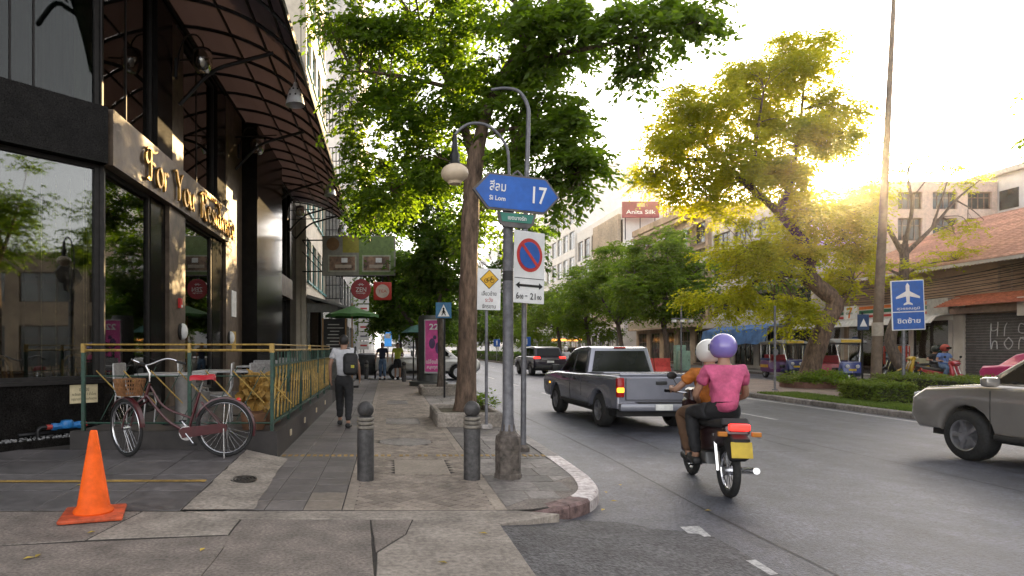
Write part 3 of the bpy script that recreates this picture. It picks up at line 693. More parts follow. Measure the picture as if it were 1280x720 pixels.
# wall lamps and small fittings
m_sconce = M('sconce_white', (.72, .72, .7), .4, var=.1)
for (yy, zz) in ((12.95, 1.78), (16.9, 1.72)):
    t = thing('wall_sconce', 'oval black and white sconce on the ' + ('stone pier between the two shop windows' if yy < 14 else 'pier beside the black granite column'), 'wall lamp', (FX + .06, yy, zz), 0, 'oval sconces on the facade')
    MB().lathe([(.0, 0), (.17, .0), (.17, .03), (.13, .05)], axis='X', n=20).build('back_plate', m_frame, t); MB().sphere((.05, .0, 0), (.1, .09, .17), 14, 8).build('lamp_glass', m_sconce, t, smooth=60)
t = thing('red_alarm_box', 'small red and white alarm box on the stone pier', 'alarm', (FX + .06, 12.85, 2.35)); MB().rbox((.03, 0, 0), (.06, .12, .2), .01).build('box', M('signal_red', (.55, .02, .02), .4), t); MB().rbox((.065, 0, -.06), (.01, .1, .05), .004).build('plate', m_sconce, t)
t = thing('door_notice', 'white and yellow notices on the pier beside the granite column', 'notice', (FX + .07, 17.4, 2.2))
MB().box((.0, 0, .45), (.02, .5, .7)).build('white_notice', m_sconce, t); MB().box((.0, 0, -.55), (.02, .4, .5)).build('yellow_notice', M('notice_yellow', (.4, .26, .05), .6), t)
# yellow-white notice plate on the corner wall
p = G(97, 500); np_ = thing('notice_plate', 'cream notice plate with black lettering on the granite corner wall', 'sign', (FX - .667 * .30 + .745 * .004, FY - .745 * .30 - .667 * .004, .78), math.atan2(-.667, -.745))
# local x = along u (toward camera-left), outward = -y ... use a flipped frame so text reads properly
np_.rotation_euler = (0, 0, math.atan2(.745, .667))       # local x runs away from the camera along the wall, -y faces outward
MB().rbox((0, -.008, 0), (.40, .012, .27), .004).build('plate', M('plate_cream', (.62, .53, .33), .6, var=.1), np_)
m_ink = M('ink_black', (.01, .01, .01), .7)
text('lettering', 'เข้าซอย', m_ink, np_, (0, -.014, .075), .08, width=.14); text('lettering', 'ระวังรถออก 1 ชั่วโมง', m_ink, np_, (0, -.014, 0), .05, width=.34); text('lettering', 'กรุณาอย่าจอดรถกีดขวาง', m_ink, np_, (0, -.014, -.075), .05, width=.36)
# kerb with gravel and the water meter
wl = thing('planter_kerb', 'low black kerb of gravel along the corner wall', 'kerb', (FX, FY, 0))
MB().fb(CR, .35, 4.2, .02, .42, .0, .22).build('kerb', m_gran, wl, world=True)
v = []; r_ = random.Random(4); mb = MB()
for i in range(260):
    a, b_ = r_.uniform(.4, 3.4), r_.uniform(.05, .4); s_ = r_.uniform(.012, .026)
    mb.sphere((FX - .667 * a + .745 * b_, FY - .745 * a - .667 * b_, .225), (s_, s_ * .8, s_ * .6), 5, 3)
tag(mb.build('gravel', M('gravel_grey', (.2, .2, .2), .8, rnd=.5), wl, world=True), kind='stuff')
wm = thing('water_meter', 'blue water meter with black pipes on the gravel kerb', 'water meter', (FX - .667 * .62 + .745 * .22, FY - .745 * .62 - .667 * .22, .36), math.atan2(.745, .667))
m_blue = M('meter_blue', (.02, .16, .42), .4); m_brass = M('brass', (.4, .28, .12), .4, metal=.8)
MB().lathe([(.075, -.03), (.085, 0), (.085, .05), (.07, .075), (.03, .08)], n=16).build('meter_head', m_blue, wm, smooth=40)
mb = MB(); mb.tube([(-.14, 0, 0), (.14, 0, 0)], .045, n=10); mb.tube([(-.2, 0, 0), (-.14, 0, 0)], .055, n=6).tube([(.14, 0, 0), (.2, 0, 0)], .055, n=6); mb.build('meter_body', m_blue, wm)
MB().tube([(.2, 0, 0), (.27, 0, 0)], .035, n=10).tube([(-.27, 0, 0), (-.2, 0, 0)], .035, n=10).build('coupling', M('coupling_red', (.4, .05, .04), .4), wm)
MB().tube(catmull([(.27, 0, 0), (.36, 0, 0), (.4, 0, -.04), (.4, 0, -.14)], 3), .03, n=8).tube(catmull([(-.27, 0, 0), (-.34, 0, 0), (-.38, 0, -.04), (-.38, 0, -.14)], 3), .03, n=8).tube([(-.6, .08, -.09), (.6, .08, -.09)], .028, n=8).build('pipe', m_blk, wm)

# ---- interior chairs and tables seen through the glass
def wood_chair(loc, rz, label):
    t = thing('dining_chair', label, 'chair', loc, rz, 'wooden chairs inside the restaurant')
    for s_ in (-1, 1):
        MB().tube([(s_ * .2, -.2, 0), (s_ * .21, -.19, .45)], .022, n=6).build('leg', m_wood, t)
        MB().tube([(s_ * .2, .2, 0), (s_ * .21, .2, .45), (s_ * .2, .25, .95)], .024, n=6).build('leg', m_wood, t)
    MB().rbox((0, 0, .46), (.46, .44, .05), .02).build('seat', M('seat_blue', (.03, .04, .12), .8), t)
    MB().tube(catmull([(-.2, .25, .9), (-.12, .27, 1.0), (0, .28, 1.03), (.12, .27, 1.0), (.2, .25, .9)], 3), .024, n=6).build('top_rail', m_wood, t)
    for x in (-.1, 0, .1): MB().tube([(x, .21, .47), (x, .27, .97)], .012, n=5).build('spindle', m_wood, t)
    return t
wood_chair((-5.35, 9.3, .3), R(150), 'curved wooden dining chair beside the restaurant corner glass'); wood_chair((-6.1, 9.2, .3), R(200), 'curved wooden dining chair beyond the notice plate window'); wood_chair((-5.4, 11.0, .3), R(20), 'curved wooden dining chair behind the bead strings')
def table(loc, label, mat, w_=.8, d_=.7, group='tables in the restaurant', h=.74):
    t = thing('dining_table', label, 'table', loc, 0, group)
    MB().rbox((0, 0, h), (w_, d_, .035), .01).build('table_top', mat, t); MB().lathe([(.03, .03), (.03, h - .02)], n=10).build('pedestal', m_blk, t); MB().lathe([(.22, 0), (.22, .02), (.04, .04)], n=16).build('base', m_blk, t)
    return t
table((-5.9, 10.1, .3), 'dark wooden dining table inside the corner window', M('table_dark', (.06, .035, .02), .4), 1.0, .9)
table((-7.4, 9.4, .3), 'dark wooden dining table deep inside the restaurant', MATS['table_dark'], 1.0, .9)

# ---- terrace behind the railing
TX, TY, TZ, TE = -1.45, 8.37, .36, 16.7
ter = thing('terrace', 'raised dining terrace with dark rendered base wall', 'terrace', (TX, TY, 0))
m_plin = M('plinth_dark', (.022, .018, .017), .55, var=.25, scale=6, coarse=.25)
mb = MB(); mb.b2(FX + .1, TX, TY, TY + .16, -.02, TZ); W(mb, 'front_wall', m_plin, ter)
W(MB().b2(TX - .16, TX, TY + .16, TE, -.02, TZ), 'side_wall', m_plin, ter); W(MB().b2(FX + .02, TX - .16, TY + .16, TE, .0, TZ - .04), 'deck', M('deck_dark', (.07, .06, .055), .6, var=.2, scale=6), ter)
m_cream = M('cream_plate', (.6, .5, .34), .5)
for yy in (9.5, 11.1, 12.9, 14.7): W(MB().rbox((TX + .008, yy, .2), (.016, .12, .09), .004), 'step_light', m_cream, ter)
rail = thing('railing', 'green and gold metal railing around the terrace', 'railing', (TX, TY, TZ))
RZ = 1.42; fy = TY + .08; sx = TX - .08
W(MB().tube([(FX + .22, fy, RZ), (sx, fy, RZ)], .018, n=6).tube([(FX + .22, fy, RZ + .075), (sx, fy, RZ + .075)], .013, n=6).box((FX + .24, fy, RZ + .03), (.05, .05, .12)).box((-2.62, fy, RZ + .03), (.04, .05, .12)), 'top_rail', m_goldpaint, rail)
W(MB().tube([(sx, fy, RZ), (sx, TE, RZ)], .018, n=6).tube([(sx, fy, RZ + .075), (sx, TE, RZ + .075)], .013, n=6).box((sx, fy, RZ + .03), (.06, .06, .12)).box((sx, 12.5, RZ + .03), (.05, .05, .12)), 'top_rail', m_goldpaint, rail)
for x in (FX + .24, -2.62, sx): W(MB().b2(x - .022, x + .022, fy - .022, fy + .022, TZ, RZ), 'post', m_green, rail)
for k in range(1, 7): yy = fy + k * (TE - fy) / 6; W(MB().b2(sx - .02, sx + .02, yy - .02, yy + .02, TZ, RZ), 'post', m_green, rail)
W(MB().tube([(FX + .2, fy, TZ + .1), (sx, fy, TZ + .1)], .012, n=6).tube([(FX + .2, fy, 1.08), (sx, fy, 1.08)], .008, n=6), 'lower_rail', m_green, rail)
W(MB().b2(sx - .012, sx + .012, fy, TE, TZ + .08, TZ + .12).b2(sx - .01, sx + .01, fy, TE, 1.2, 1.23), 'lower_rail', m_green, rail)
for k in range(7):                                        # crossing rods of the front panels: one gold, one dark
    x = -3.85 + k * .36
    W(MB().tube([(x, fy, 1.15), (x + .42, fy, .72)], .009, n=5), 'rod', m_goldpaint, rail)
    W(MB().tube([(x + .42, fy + .015, 1.2), (x + .05, fy + .015, .5)], .006, n=5), 'rod', m_green, rail)
for k in range(28):                                       # slanted bars of the side panels
    yy = fy + .12 + k * .292
    W(MB().tube([(sx, yy, TZ + .14), (sx, yy + .2, 1.21)], .014, n=5), 'bar', m_goldpaint, rail)
    W(MB().tube([(sx - .012, yy + .22, TZ + .12), (sx - .012, yy + .1, RZ)], .011, n=5), 'bar', m_green, rail)
# terrace furniture
m_tt = M('table_grey', (.34, .34, .34), .35, var=.1, scale=12)
m_rat = M('chair_grey', (.21, .20, .19), .7, var=.2, scale=40)
table((-3.15, 9.55, TZ - .04), 'grey topped terrace table behind the bicycle handlebars', m_tt, 1.0, .7, 'grey topped terrace tables'); table((-2.45, 10.8, TZ - .04), 'grey topped terrace table behind the red saddle', m_tt, 1.5, .7, 'grey topped terrace tables'); table((-2.5, 13.6, TZ - .04), 'grey topped terrace table beside the granite column', m_tt, 1.3, .7, 'grey topped terrace tables')
def tchair(loc, rz, label):
    t = thing('terrace_chair', label, 'chair', loc, rz, 'steel framed terrace chairs')
    for s_ in (-1, 1):
        MB().tube(catmull([(s_ * .22, -.2, 0), (s_ * .22, -.2, .42), (s_ * .22, .18, .43), (s_ * .21, .24, .9)], 3), .013, n=6).build('side_frame', m_steel, t); MB().tube([(s_ * .22, .22, 0), (s_ * .22, .2, .44)], .013, n=6).build('leg', m_steel, t)
    MB().rbox((0, 0, .44), (.44, .42, .03), .012).build('seat', m_rat, t); MB().rbox((0, .225, .76), (.42, .025, .3), .012, rx=R(-8)).build('backrest', m_rat, t)
for a in (((-3.75, 9.5), 90, 'grey terrace chair between the corner window and the first table'), ((-2.6, 9.7), -80, 'grey terrace chair between the first and second terrace table'), ((-3.3, 10.9), 100, 'grey terrace chair tucked under the long terrace table'), ((-2.2, 11.5), 10, 'grey terrace chair behind the long terrace table'), ((-1.95, 9.9), -160, 'grey terrace chair beside the yellow leafed plants'), ((-2.3, 14.4), 0, 'grey terrace chair beyond the table at the granite column')):
    tchair((*a[0], TZ - .04), R(a[1]), a[2])
def pot_fan(loc, label, seed, s_=1):
    t = thing('fan_plant', label, 'plant', loc, 0, 'dried yellow plants behind the railing'); r_ = random.Random(seed)
    MB().lathe([(.13, 0), (.15, .02), (.18, .22), (.19, .24), (.16, .24)], n=16).build('pot', M('terracotta', (.22, .11, .06), .8), t, smooth=40)
    for i in range(14):
        a = r_.uniform(0, 6.28); el = r_.uniform(.1, 1.3); rr = r_.uniform(.13, .2) * s_; c = Vector((math.cos(a) * math.cos(el) * .17, math.sin(a) * math.cos(el) * .17, .33 + .32 * math.sin(el))) ; c.z += .02
        nrm = Vector((math.cos(a), math.sin(a), r_.uniform(-.2, .5))).normalized(); u_ = nrm.orthogonal().normalized(); v_ = nrm.cross(u_); vs = [c - nrm * .05]; K_ = 16
        for k in range(K_): th = 6.283 * k / K_; rad = rr * (1 + .12 * math.sin(k * 3.0 + i)); vs.append(c + u_ * math.cos(th) * rad + v_ * math.sin(th) * rad + nrm * (.04 * math.sin(k * 2.4)))
        MB().add(vs, [(0, 1 + k, 1 + (k + 1) % K_) for k in range(K_)]).build('leaf', M('leaf_dry', (.42, .25, .06), .7, var=.25, scale=12, rnd=.25), t)
pot_fan((-1.86, 8.85, TZ - .04), 'yellow ruffled leaf plant in the railing corner', 2); pot_fan((-1.75, 9.5, TZ - .04), 'smaller yellow ruffled leaf plant behind the side railing', 5, .8)
m_pol = M('pot_steel', (.3, .29, .28), .4, metal=.5)
for (x, yy, h_, lb) in ((-2.85, 9.0, .72, 'tall grey planter post behind the bicycle frame'), (-2.72, 9.25, .5, 'short steel cylinder beside the tall grey planter post')):
    t = thing('terrace_planter', lb, 'planter', (x, yy, TZ - .04)); MB().lathe([(.1, 0), (.13, .02), (.14, h_ - .03), (.15, h_), (.12, h_)], n=16).build('pot', m_pol, t, smooth=40); MB().lathe([(.0, h_ - .04), (.12, h_ - .04)], n=12, cap=False).build('soil', m_soil, t)

# ---- canopy
can = thing('canopy', 'curved dark translucent canopy on black steel ribs above the terrace', 'canopy', (FX, FY, 6.8))
CX0, CX1, CZ0, CZ1, CY0, CY1 = FX + .05, -1.62, 8.1, 6.78, 8.6, 29.0
def arc(t): a = t * math.pi / 2; return CX0 + (CX1 - CX0) * (math.sin(a) * .55 + t * .45), CZ1 + (CZ0 - CZ1) * (math.cos(a) * .8 + (1 - t) * .2)
mp_ = bpy.data.materials.new('canopy_sheet'); mp_.use_nodes = True; t_ = mp_.node_tree; t_.nodes.clear()
o_ = t_.nodes.new('ShaderNodeOutputMaterial'); m1 = t_.nodes.new('ShaderNodeMixShader'); m1.inputs[0].default_value = .62
df = t_.nodes.new('ShaderNodeBsdfPrincipled'); df.inputs['Base Color'].default_value = (.035, .033, .036, 1); df.inputs['Roughness'].default_value = .45; tl = t_.nodes.new('ShaderNodeBsdfTranslucent'); tl.inputs[0].default_value = (.17, .142, .145, 1)
t_.links.new(df.outputs[0], m1.inputs[1]); t_.links.new(tl.outputs[0], m1.inputs[2]); t_.links.new(m1.outputs[0], o_.inputs[0])
NS = 18
for k in range(NS):
    y0 = CY0 + (CY1 - CY0) * k / NS; y1 = CY0 + (CY1 - CY0) * (k + 1) / NS; vs = []; fs = []
    for i in range(11): x, z = arc(i / 10); vs += [(x, y0 + .01, z), (x, y1 - .01, z), (x, y0 + .01, z + .012), (x, y1 - .01, z + .012)]
    for i in range(10): a = i * 4; fs += [(a, a + 1, a + 5, a + 4), (a + 2, a + 6, a + 7, a + 3), (a, a + 4, a + 6, a + 2), (a + 1, a + 3, a + 7, a + 5)]
    W(MB().add(vs, fs), 'panel', mp_, can)
    if k % 1 == 0: W(MB().tube([(arc(i / 12)[0], y0, arc(i / 12)[1] - .045) for i in range(13)], .035, n=6), 'rib', m_blk, can)
W(MB().tube([(arc(i / 12)[0], CY1, arc(i / 12)[1] - .045) for i in range(13)], .035, n=6), 'rib', m_blk, can)
for t0 in (.0, .3, .55, .78, 1.0):
    x, z = arc(t0); W(MB().tube([(x, CY0, z - .04), (x, CY1, z - .04)], .03 if t0 not in (0, 1) else .05, n=6), 'purlin', m_blk, can)
for yy in (8.7, 12.9, 17.6, 22.9, 27.0, 28.9):
    x, z = arc(.62)
    W(MB().tube(catmull([(FX + .06, yy, 6.35), (FX + .7, yy, 7.0), (FX + 1.3, yy, 7.22), (x, yy, z - .08)], 5), .04, n=6).tube([(FX + .06, yy, 7.25), (FX + 1.2, yy, 7.3)], .018, n=5), 'bracket', m_blk, can)
# gooseneck wall lamps, hanging bell lamps
m_lglass = MG('lamp_glass', (.85, .8, .72), .12, .15); m_lwhite = M('bell_white', (.62, .63, .66), .4, metal=.3, var=.1)
for i, (yy, lb) in enumerate(((12.6, 'black gooseneck wall lamp above the gold sign'), (17.9, 'black gooseneck wall lamp beside the black granite column'), (26.5, 'black gooseneck wall lamp above the farther facade window'))):
    t = thing('gooseneck_lamp', lb, 'wall lamp', (FX + .06, yy, 6.95), 0, 'gooseneck lamps under the canopy')
    MB().rbox((.03, 0, 0), (.06, .1, .4), .02).build('back_plate', m_blk, t); MB().tube(catmull([(.05, 0, 0), (.1, 0, .35), (.22, 0, .62), (.42, 0, .66), (.55, 0, .5), (.55, 0, .38)], 5), .018, n=6).build('arm', m_blk, t, smooth=60)
    MB().lathe([(.04, .4), (.17, .36), (.18, .32)], (.55, 0, 0), 14).build('cap', m_blk, t); sh = MB().lathe([(.16, .33), (.2, .22), (.19, .05), (.12, -.07), (.02, -.08)], (.55, 0, 0), 16, cap=False).build('lamp_glass', m_lglass, t, smooth=60); MB().sphere((.55, 0, .12), (.05, .05, .09), 8, 6).build('bulb', m_sconce, sh)
for i, (yy, dz, lb) in enumerate(((13.1, 6.42, 'white perforated bell lamp hanging under the canopy edge near the first bracket'), (21.0, 6.45, 'white perforated bell lamp hanging under the middle of the canopy edge'), (26.5, 6.2, 'bell lamp hanging at the canopy end above the green billboard'))):
    t = thing('bell_lamp', lb, 'pendant lamp', (-1.9, yy, dz), 0, 'bell lamps hanging from the canopy')
    b_ = MB().lathe([(.2, 0), (.19, .03), (.16, .18), (.11, .32), (.05, .38), (.03, .46), (.0, .47)], n=18, cap=False).build('bell', m_lwhite, t, smooth=50)
    for r_ in range(2):
        for k in range(9): a = 6.28 * k / 9 + r_ * .35; rr = .165 - r_ * .045; MB().sphere((rr * math.cos(a), rr * math.sin(a), .17 + r_ * .13), .02, 6, 4).build('hole', m_blk, b_)
    MB().tube([(0, 0, .46), (0, 0, 7.15 - dz)], .006, n=4).build('cord', m_lwhite, t)

# ---- neighbours along the left
m_creamw = M('wall_cream', (.62, .55, .44), .8, var=.08, scale=3, coarse=.12); m_teal = M('teal_paint', (.10, .28, .27), .5, var=.15); m_whitew = M('wall_white', (.74, .73, .71), .7, var=.05, scale=2, coarse=.06)
LR = ((-3.75, 29.3), (0, 1), (1, 0))
def facade(t, fr, length, floors, nb, pier, wallm, framem, glassm, depth=9, top=None, mull=1, sill=None, recess=.22, base=0, name='window', transom=True):
    """wall of butted piers and spandrels with real openings, each window a part with its pane"""
    mb = MB(); top = top or floors[-1][1] + .8; z = base
    mb.fb(fr, 0, length, -depth, -recess - .03, base, top)
    for z0, z1 in floors: mb.fb(fr, 0, length, -recess, 0, z, z0); z = z1
    mb.fb(fr, 0, length, -recess, 0, z, top)
    bw = length / nb
    for z0, z1 in floors:
        for i in range(nb + 1):
            a = max(0, i * bw - pier / 2); b_ = min(length, i * bw + pier / 2); mb.fb(fr, a, b_, -recess, -.001, z0, z1)
    mb.build('wall', wallm, t, world=True)
    for z0, z1 in floors:
        for i in range(nb):
            a, b_ = i * bw + pier / 2, (i + 1) * bw - pier / 2; f = MB(); q = .06
            f.fb(fr, a, a + q, -recess + .02, -recess + .1, z0, z1).fb(fr, b_ - q, b_, -recess + .02, -recess + .1, z0, z1).fb(fr, a + q, b_ - q, -recess + .02, -recess + .1, z0, z0 + q).fb(fr, a + q, b_ - q, -recess + .02, -recess + .1, z1 - q, z1)
            for k in range(1, mull + 1): c = a + (b_ - a) * k / (mull + 1); f.fb(fr, c - .025, c + .025, -recess + .03, -recess + .09, z0 + q, z1 - q)
            if transom: zz = z0 + (z1 - z0) * .68; f.fb(fr, a + q, b_ - q, -recess + .035, -recess + .085, zz - .025, zz + .025)
            if sill: f.fb(fr, a - .05, b_ + .05, 0, sill, z0 - .12, z0 - .02)
            wn = f.build(name, framem, t, world=True); g_ = MB().fb(fr, a + q, b_ - q, -recess + .045, -recess + .06, z0 + q, z1 - q).build('pane', glassm, t, world=True); g_.parent = wn
m_gl2 = M('far_glass', (.05, .06, .065), .12, var=.3, scale=1.5, spec=.8)
t = thing('cream_building', 'cream building with teal window frames beyond the canopy', 'building', (-3.75, 29.3, 0))
facade(t, LR, 9, [(4.6, 6.6), (7.9, 9.9), (11.2, 13.2), (14.5, 16.5), (17.8, 19.8)], 4, .5, m_creamw, m_teal, m_gl2, 9, 22, sill=.1)
for k, z in enumerate((4.4, 7.7, 11, 14.3)):                                              # fire-escape grilles beside the wall
    g_ = MB(); yy = 38.2
    for i in range(6): g_.tube([(-3.7 + .2 * i, yy, z), (-3.7 + .2 * i, yy, z + 2.4)], .025, n=4)
    for i in range(4): g_.tube([(-3.7, yy, z + .8 * i), (-2.7, yy, z + .8 * i)], .025, n=4)
    g_.build('grille', m_blk, t, world=True)
t = thing('white_tower', 'tall white tower with thin vertical ribs behind the street trees', 'tower', (-2.6, 56, 0))
LT = ((-2.6, 56), (0, 1), (1, 0)); LTf = ((-2.6, 56), (-1, 0), (0, -1))
facade(t, LT, 30, [(4 + 3.4 * k, 6.1 + 3.4 * k) for k in range(12)], 10, 1.1, m_whitew, m_whitew, m_gl2, .6, 46, 1)
mb = MB(); mb.b2(-22, -3.21, 56, 86, 0, 46); mb.build('tower_body', m_whitew, t, world=True)
for k in range(6): MB().b2(-4.4 - k * 2.2, -4.2 - k * 2.2, 55.6, 56, 0, 46).build('rib', m_whitew, t, world=True)
MB().b2(-3.15, -2.95, 55.3, 55.5, 0, 40).build('drain_pipe', M('pipe_grey', (.2, .2, .2), .6), t, world=True)
# low restaurant front with a lean-to roof
t = thing('restaurant_front', 'low grey restaurant front with a lean-to roof past the terrace', 'shop', (-3.6, 29.6, 0))
m_grn = M('grey_paint', (.24, .24, .22), .6); LS = ((-2.3, 29.5), (0, 1), (1, 0)); LSf = ((-2.3, 29.5), (-1, 0), (0, -1))
mb = MB(); mb.fb(LSf, 0, 1.4, -.1, 0, 0, .8).fb(LSf, 0, .12, -.1, .002, .8, 3.1).fb(LSf, .7, .78, -.1, .002, .8, 3.1).fb(LSf, 1.3, 1.42, -.1, .002, .8, 3.1).fb(LSf, 0, 1.42, -.12, .01, 3.1, 3.5); mb.fb(LS, .1, 7, -.1, 0, 0, .8).fb(LS, .1, 7, -.1, .0, 3.1, 3.5)
for k in range(7): mb.fb(LS, .15 + k * 1.1, .25 + k * 1.1, -.1, .002, .8, 3.1)
mb.build('wall', m_grn, t, world=True); MB().fb(LSf, .05, 1.4, -.06, -.04, .8, 3.1).fb(LS, .05, 7, -.06, -.04, .8, 3.1).build('glazing', m_winD, t, world=True)
MB().prism([(-3.7, 3.9), (-1.5, 3.25), (-1.5, 3.15), (-3.7, 3.75)], 29.2, 36.6, (Vector((0, 0, 0)), Vector((1, 0, 0)), Vector((0, 0, 1)), Vector((0, 1, 0)))).build('roof', M('roof_sheet', (.3, .3, .29), .5), t, world=True)
MB().b2(-3.72, -2.45, 29.8, 36.5, 0, .1).b2(-3.73, -3.68, 29.6, 36.5, 0, 3.4).build('back_wall', m_dark, t, world=True)
# long dim row beyond the lane
t = thing('row_house', 'grey shophouse with a stack of small white signs at its corner', 'building', (-2.9, 37.5, 0)); facade(t, ((-2.9, 38.4), (0, 1), (1, 0)), 16, [(.5, 3), (4.2, 6), (7.4, 9.2)], 5, .6, M('wall_grey', (.36, .35, .33), .8, coarse=.2), m_frame, m_gl2, 8, 11)
ss = thing('shop_sign_stack', 'tall stack of small white shop signs on a post', 'sign', (-1.45, 38.2, 0)); MB().tube([(0, 0, 0), (0, 0, 4.7)], .04, n=6).build('post', m_steel, ss)
for k in range(6): pn = MB().rbox((.0, -.06, 1.6 + k * .55), (.62, .06, .48), .015).build('panel', m_whitew, ss); MB().box((0, -.095, 1.6 + k * .55), (.4, .004, .1)).build('lettering', M('ink_grey', (.2, .2, .25), .7) if k % 2 else M('ink_red', (.5, .06, .06), .6), pn)
# green umbrella, menu board
ub = thing('patio_umbrella', 'open green patio umbrella in front of the restaurant', 'umbrella', (-1.32, 23.5, 0)); m_ug = M('umbrella_green', (.05, .16, .03), .7, var=.15)
for k in range(8):
    a0, a1 = 6.283 * k / 8, 6.283 * (k + 1) / 8; A = Vector((.98 * math.cos(a0), .98 * math.sin(a0), 2.66)); B_ = Vector((.98 * math.cos(a1), .98 * math.sin(a1), 2.66)); Mi = (A + B_) / 2 + Vector((0, 0, .03)); T = Vector((0, 0, 3.0))
    MB().add([T, A, Mi, B_, A + Vector((0, 0, -.1)), Mi + Vector((0, 0, -.1)), B_ + Vector((0, 0, -.1))], [(0, 1, 2), (0, 2, 3), (1, 4, 5, 2), (2, 5, 6, 3)]).build('panel', m_ug, ub); MB().tube([T + Vector((0, 0, -.02)), A + Vector((0, 0, -.02))], .01, n=4).build('rib', m_blk, ub)
MB().tube([(0, 0, 0), (0, 0, 3.1)], .025, n=8).build('pole', m_wood, ub); MB().lathe([(.25, 0), (.25, .08), (.05, .1)], n=14).build('base', m_blk, ub)
bd = thing('menu_board', 'chalk menu board with wooden frame under the green umbrella', 'menu board', (-2.25, 26.8, 1.2)); MB().rbox((0, 0, .75), (.95, .05, 1.45), .01).build('board', M('slate', (.02, .02, .02), .8), bd)
for s_ in (-1, 1): MB().rbox((s_ * .48, -.01, .75), (.06, .07, 1.5), .01).build('frame', m_wood, bd)
for k in range(8): MB().box((random.Random(k).uniform(-.08, .08), -.03, .25 + k * .14), (random.Random(k + 9).uniform(.35, .7), .004, .035)).build('chalk_line', M('chalk', (.5, .5, .46), .9), bd)
for x in (-.4, .4): MB().b2(x - .03, x + .03, -.0, .05, -1.2, .03).build('leg', m_wood, bd)
# billboard and round signs projecting over the pavement
bb = thing('billboard', 'green and grey double photo billboard projecting under the canopy end', 'billboard', (-1.25, 27.6, 4.5))
MB().rbox((0, 0, .92), (3.15, .16, 1.72), .02).build('board', M('board_grey', (.22, .21, .17), .5), bb); MB().b2(.0, 1.5, -.09, -.081, .1, 1.74).build('green_panel', M('board_green', (.13, .2, .05), .5, var=.15), bb); MB().b2(-.7, .0, -.088, -.081, 1.05, 1.74).build('yellow_panel', M('board_yellow', (.27, .24, .02), .5), bb)
m_ph = M('photo_print', (.22, .13, .08), .5, var=.5, scale=3)
for x in (-.72, .75):
    pp = MB().rbox((x, -.095, .58), (1.22, .02, .72), .01).build('photo_border', M('photo_border', (.33, .34, .25), .5), bb); MB().box((x, -.108, .58), (1.1, .006, .6)).build('photo', m_ph, pp); MB().box((x + .1, -.112, .72), (.26, .004, .2)).build('photo_window', m_sconce, pp); MB().box((x + .05, -.112, .46), (.7, .004, .14)).build('photo_bed', M('photo_bed', (.4, .33, .25), .5), pp)
MB().lathe([(.28, -.1), (.28, -.085)], (-1.12, 0, 1.42), 20, 'Y').build('emblem', M('emblem_brown', (.18, .09, .03), .5), bb)
MB().tube([(-2.45, .02, 1.6), (-1.55, .02, 1.6)], .03, n=5).tube([(-2.45, .02, .25), (-1.55, .02, .25)], .03, n=5).tube([(-2.45, .02, 1.1), (-1.6, .02, .25)], .02, n=5).tube([(-2.45, .02, 1.6), (-1.6, .02, .5)], .02, n=5).build('bracket', m_blk, bb)
zs = thing('round_sign', 'round dark red hanging sign reading ZEN', 'sign', (-1.08, 25.6, 3.8)); m_red = M('sign_red', (.30, .015, .025), .45)
MB().lathe([(.46, -.06), (.48, -.05), (.48, .05), (.46, .06)], axis='Y', n=30).build('disc', m_red, zs); text('lettering', 'ZEN', m_sconce, zs, (0, -.066, -.02), .3, width=.5); text('lettering', 'massage', m_sconce, zs, (0, -.066, -.2), .1, width=.42)
lo = MB()
for k in range(5): a = R(30 + k * 30); lo.tube([(.06 * math.cos(a), -.066, .16 + .05 * math.sin(a)), (.17 * math.cos(a), -.066, .16 + .13 * math.sin(a))], .02, .006, n=4)
lo.build('lotus_mark', m_sconce, zs); MB().tube([(0, 0, .47), (0, 0, .62)], .025, n=5).tube([(-1.2, 0, .62), (1.3, 0, .62)], .03, n=5).build('hanger', m_blk, zs)
ts = thing('square_sign', 'bright red rounded square sign with a pale disc reading TEA', 'sign', (-.22, 25.6, 3.72)); m_red2 = M('sign_bright_red', (.5, .03, .02), .45)
MB().rbox((0, 0, 0), (.86, .1, .86), .12).build('panel', m_red2, ts, smooth=40); MB().lathe([(.32, -.062), (.32, -.05)], axis='Y', n=26).build('disc', M('disc_pale', (.62, .5, .42), .5), ts); text('lettering', 'TEA', m_red2, ts, (0, -.064, 0), .2, width=.4); MB().tube([(0, 0, .43), (0, 0, .72)], .025, n=5).build('hanger', m_blk, ts)
zs.scale = (.84,) * 3; ts.scale = (.84,) * 3
cv = thing('covered_cart', 'street cart under a dark grey tarpaulin beside the restaurant', 'cart', (-1.1, 33.0, ROADZ))
MB().rbox((0, 0, .75), (1.1, 1.6, 1.1), .22).build('tarpaulin', M('tarp_dark', (.06, .062, .07), .6, var=.2), cv, smooth=40)
for s_ in (-1, 1): MB().lathe([(.0, -.04), (.26, -.04), (.28, 0), (.26, .04), (.0, .04)], (s_ * .45, -.5, .28), 16, 'X', cap=False).build('wheel', m_blk, cv)
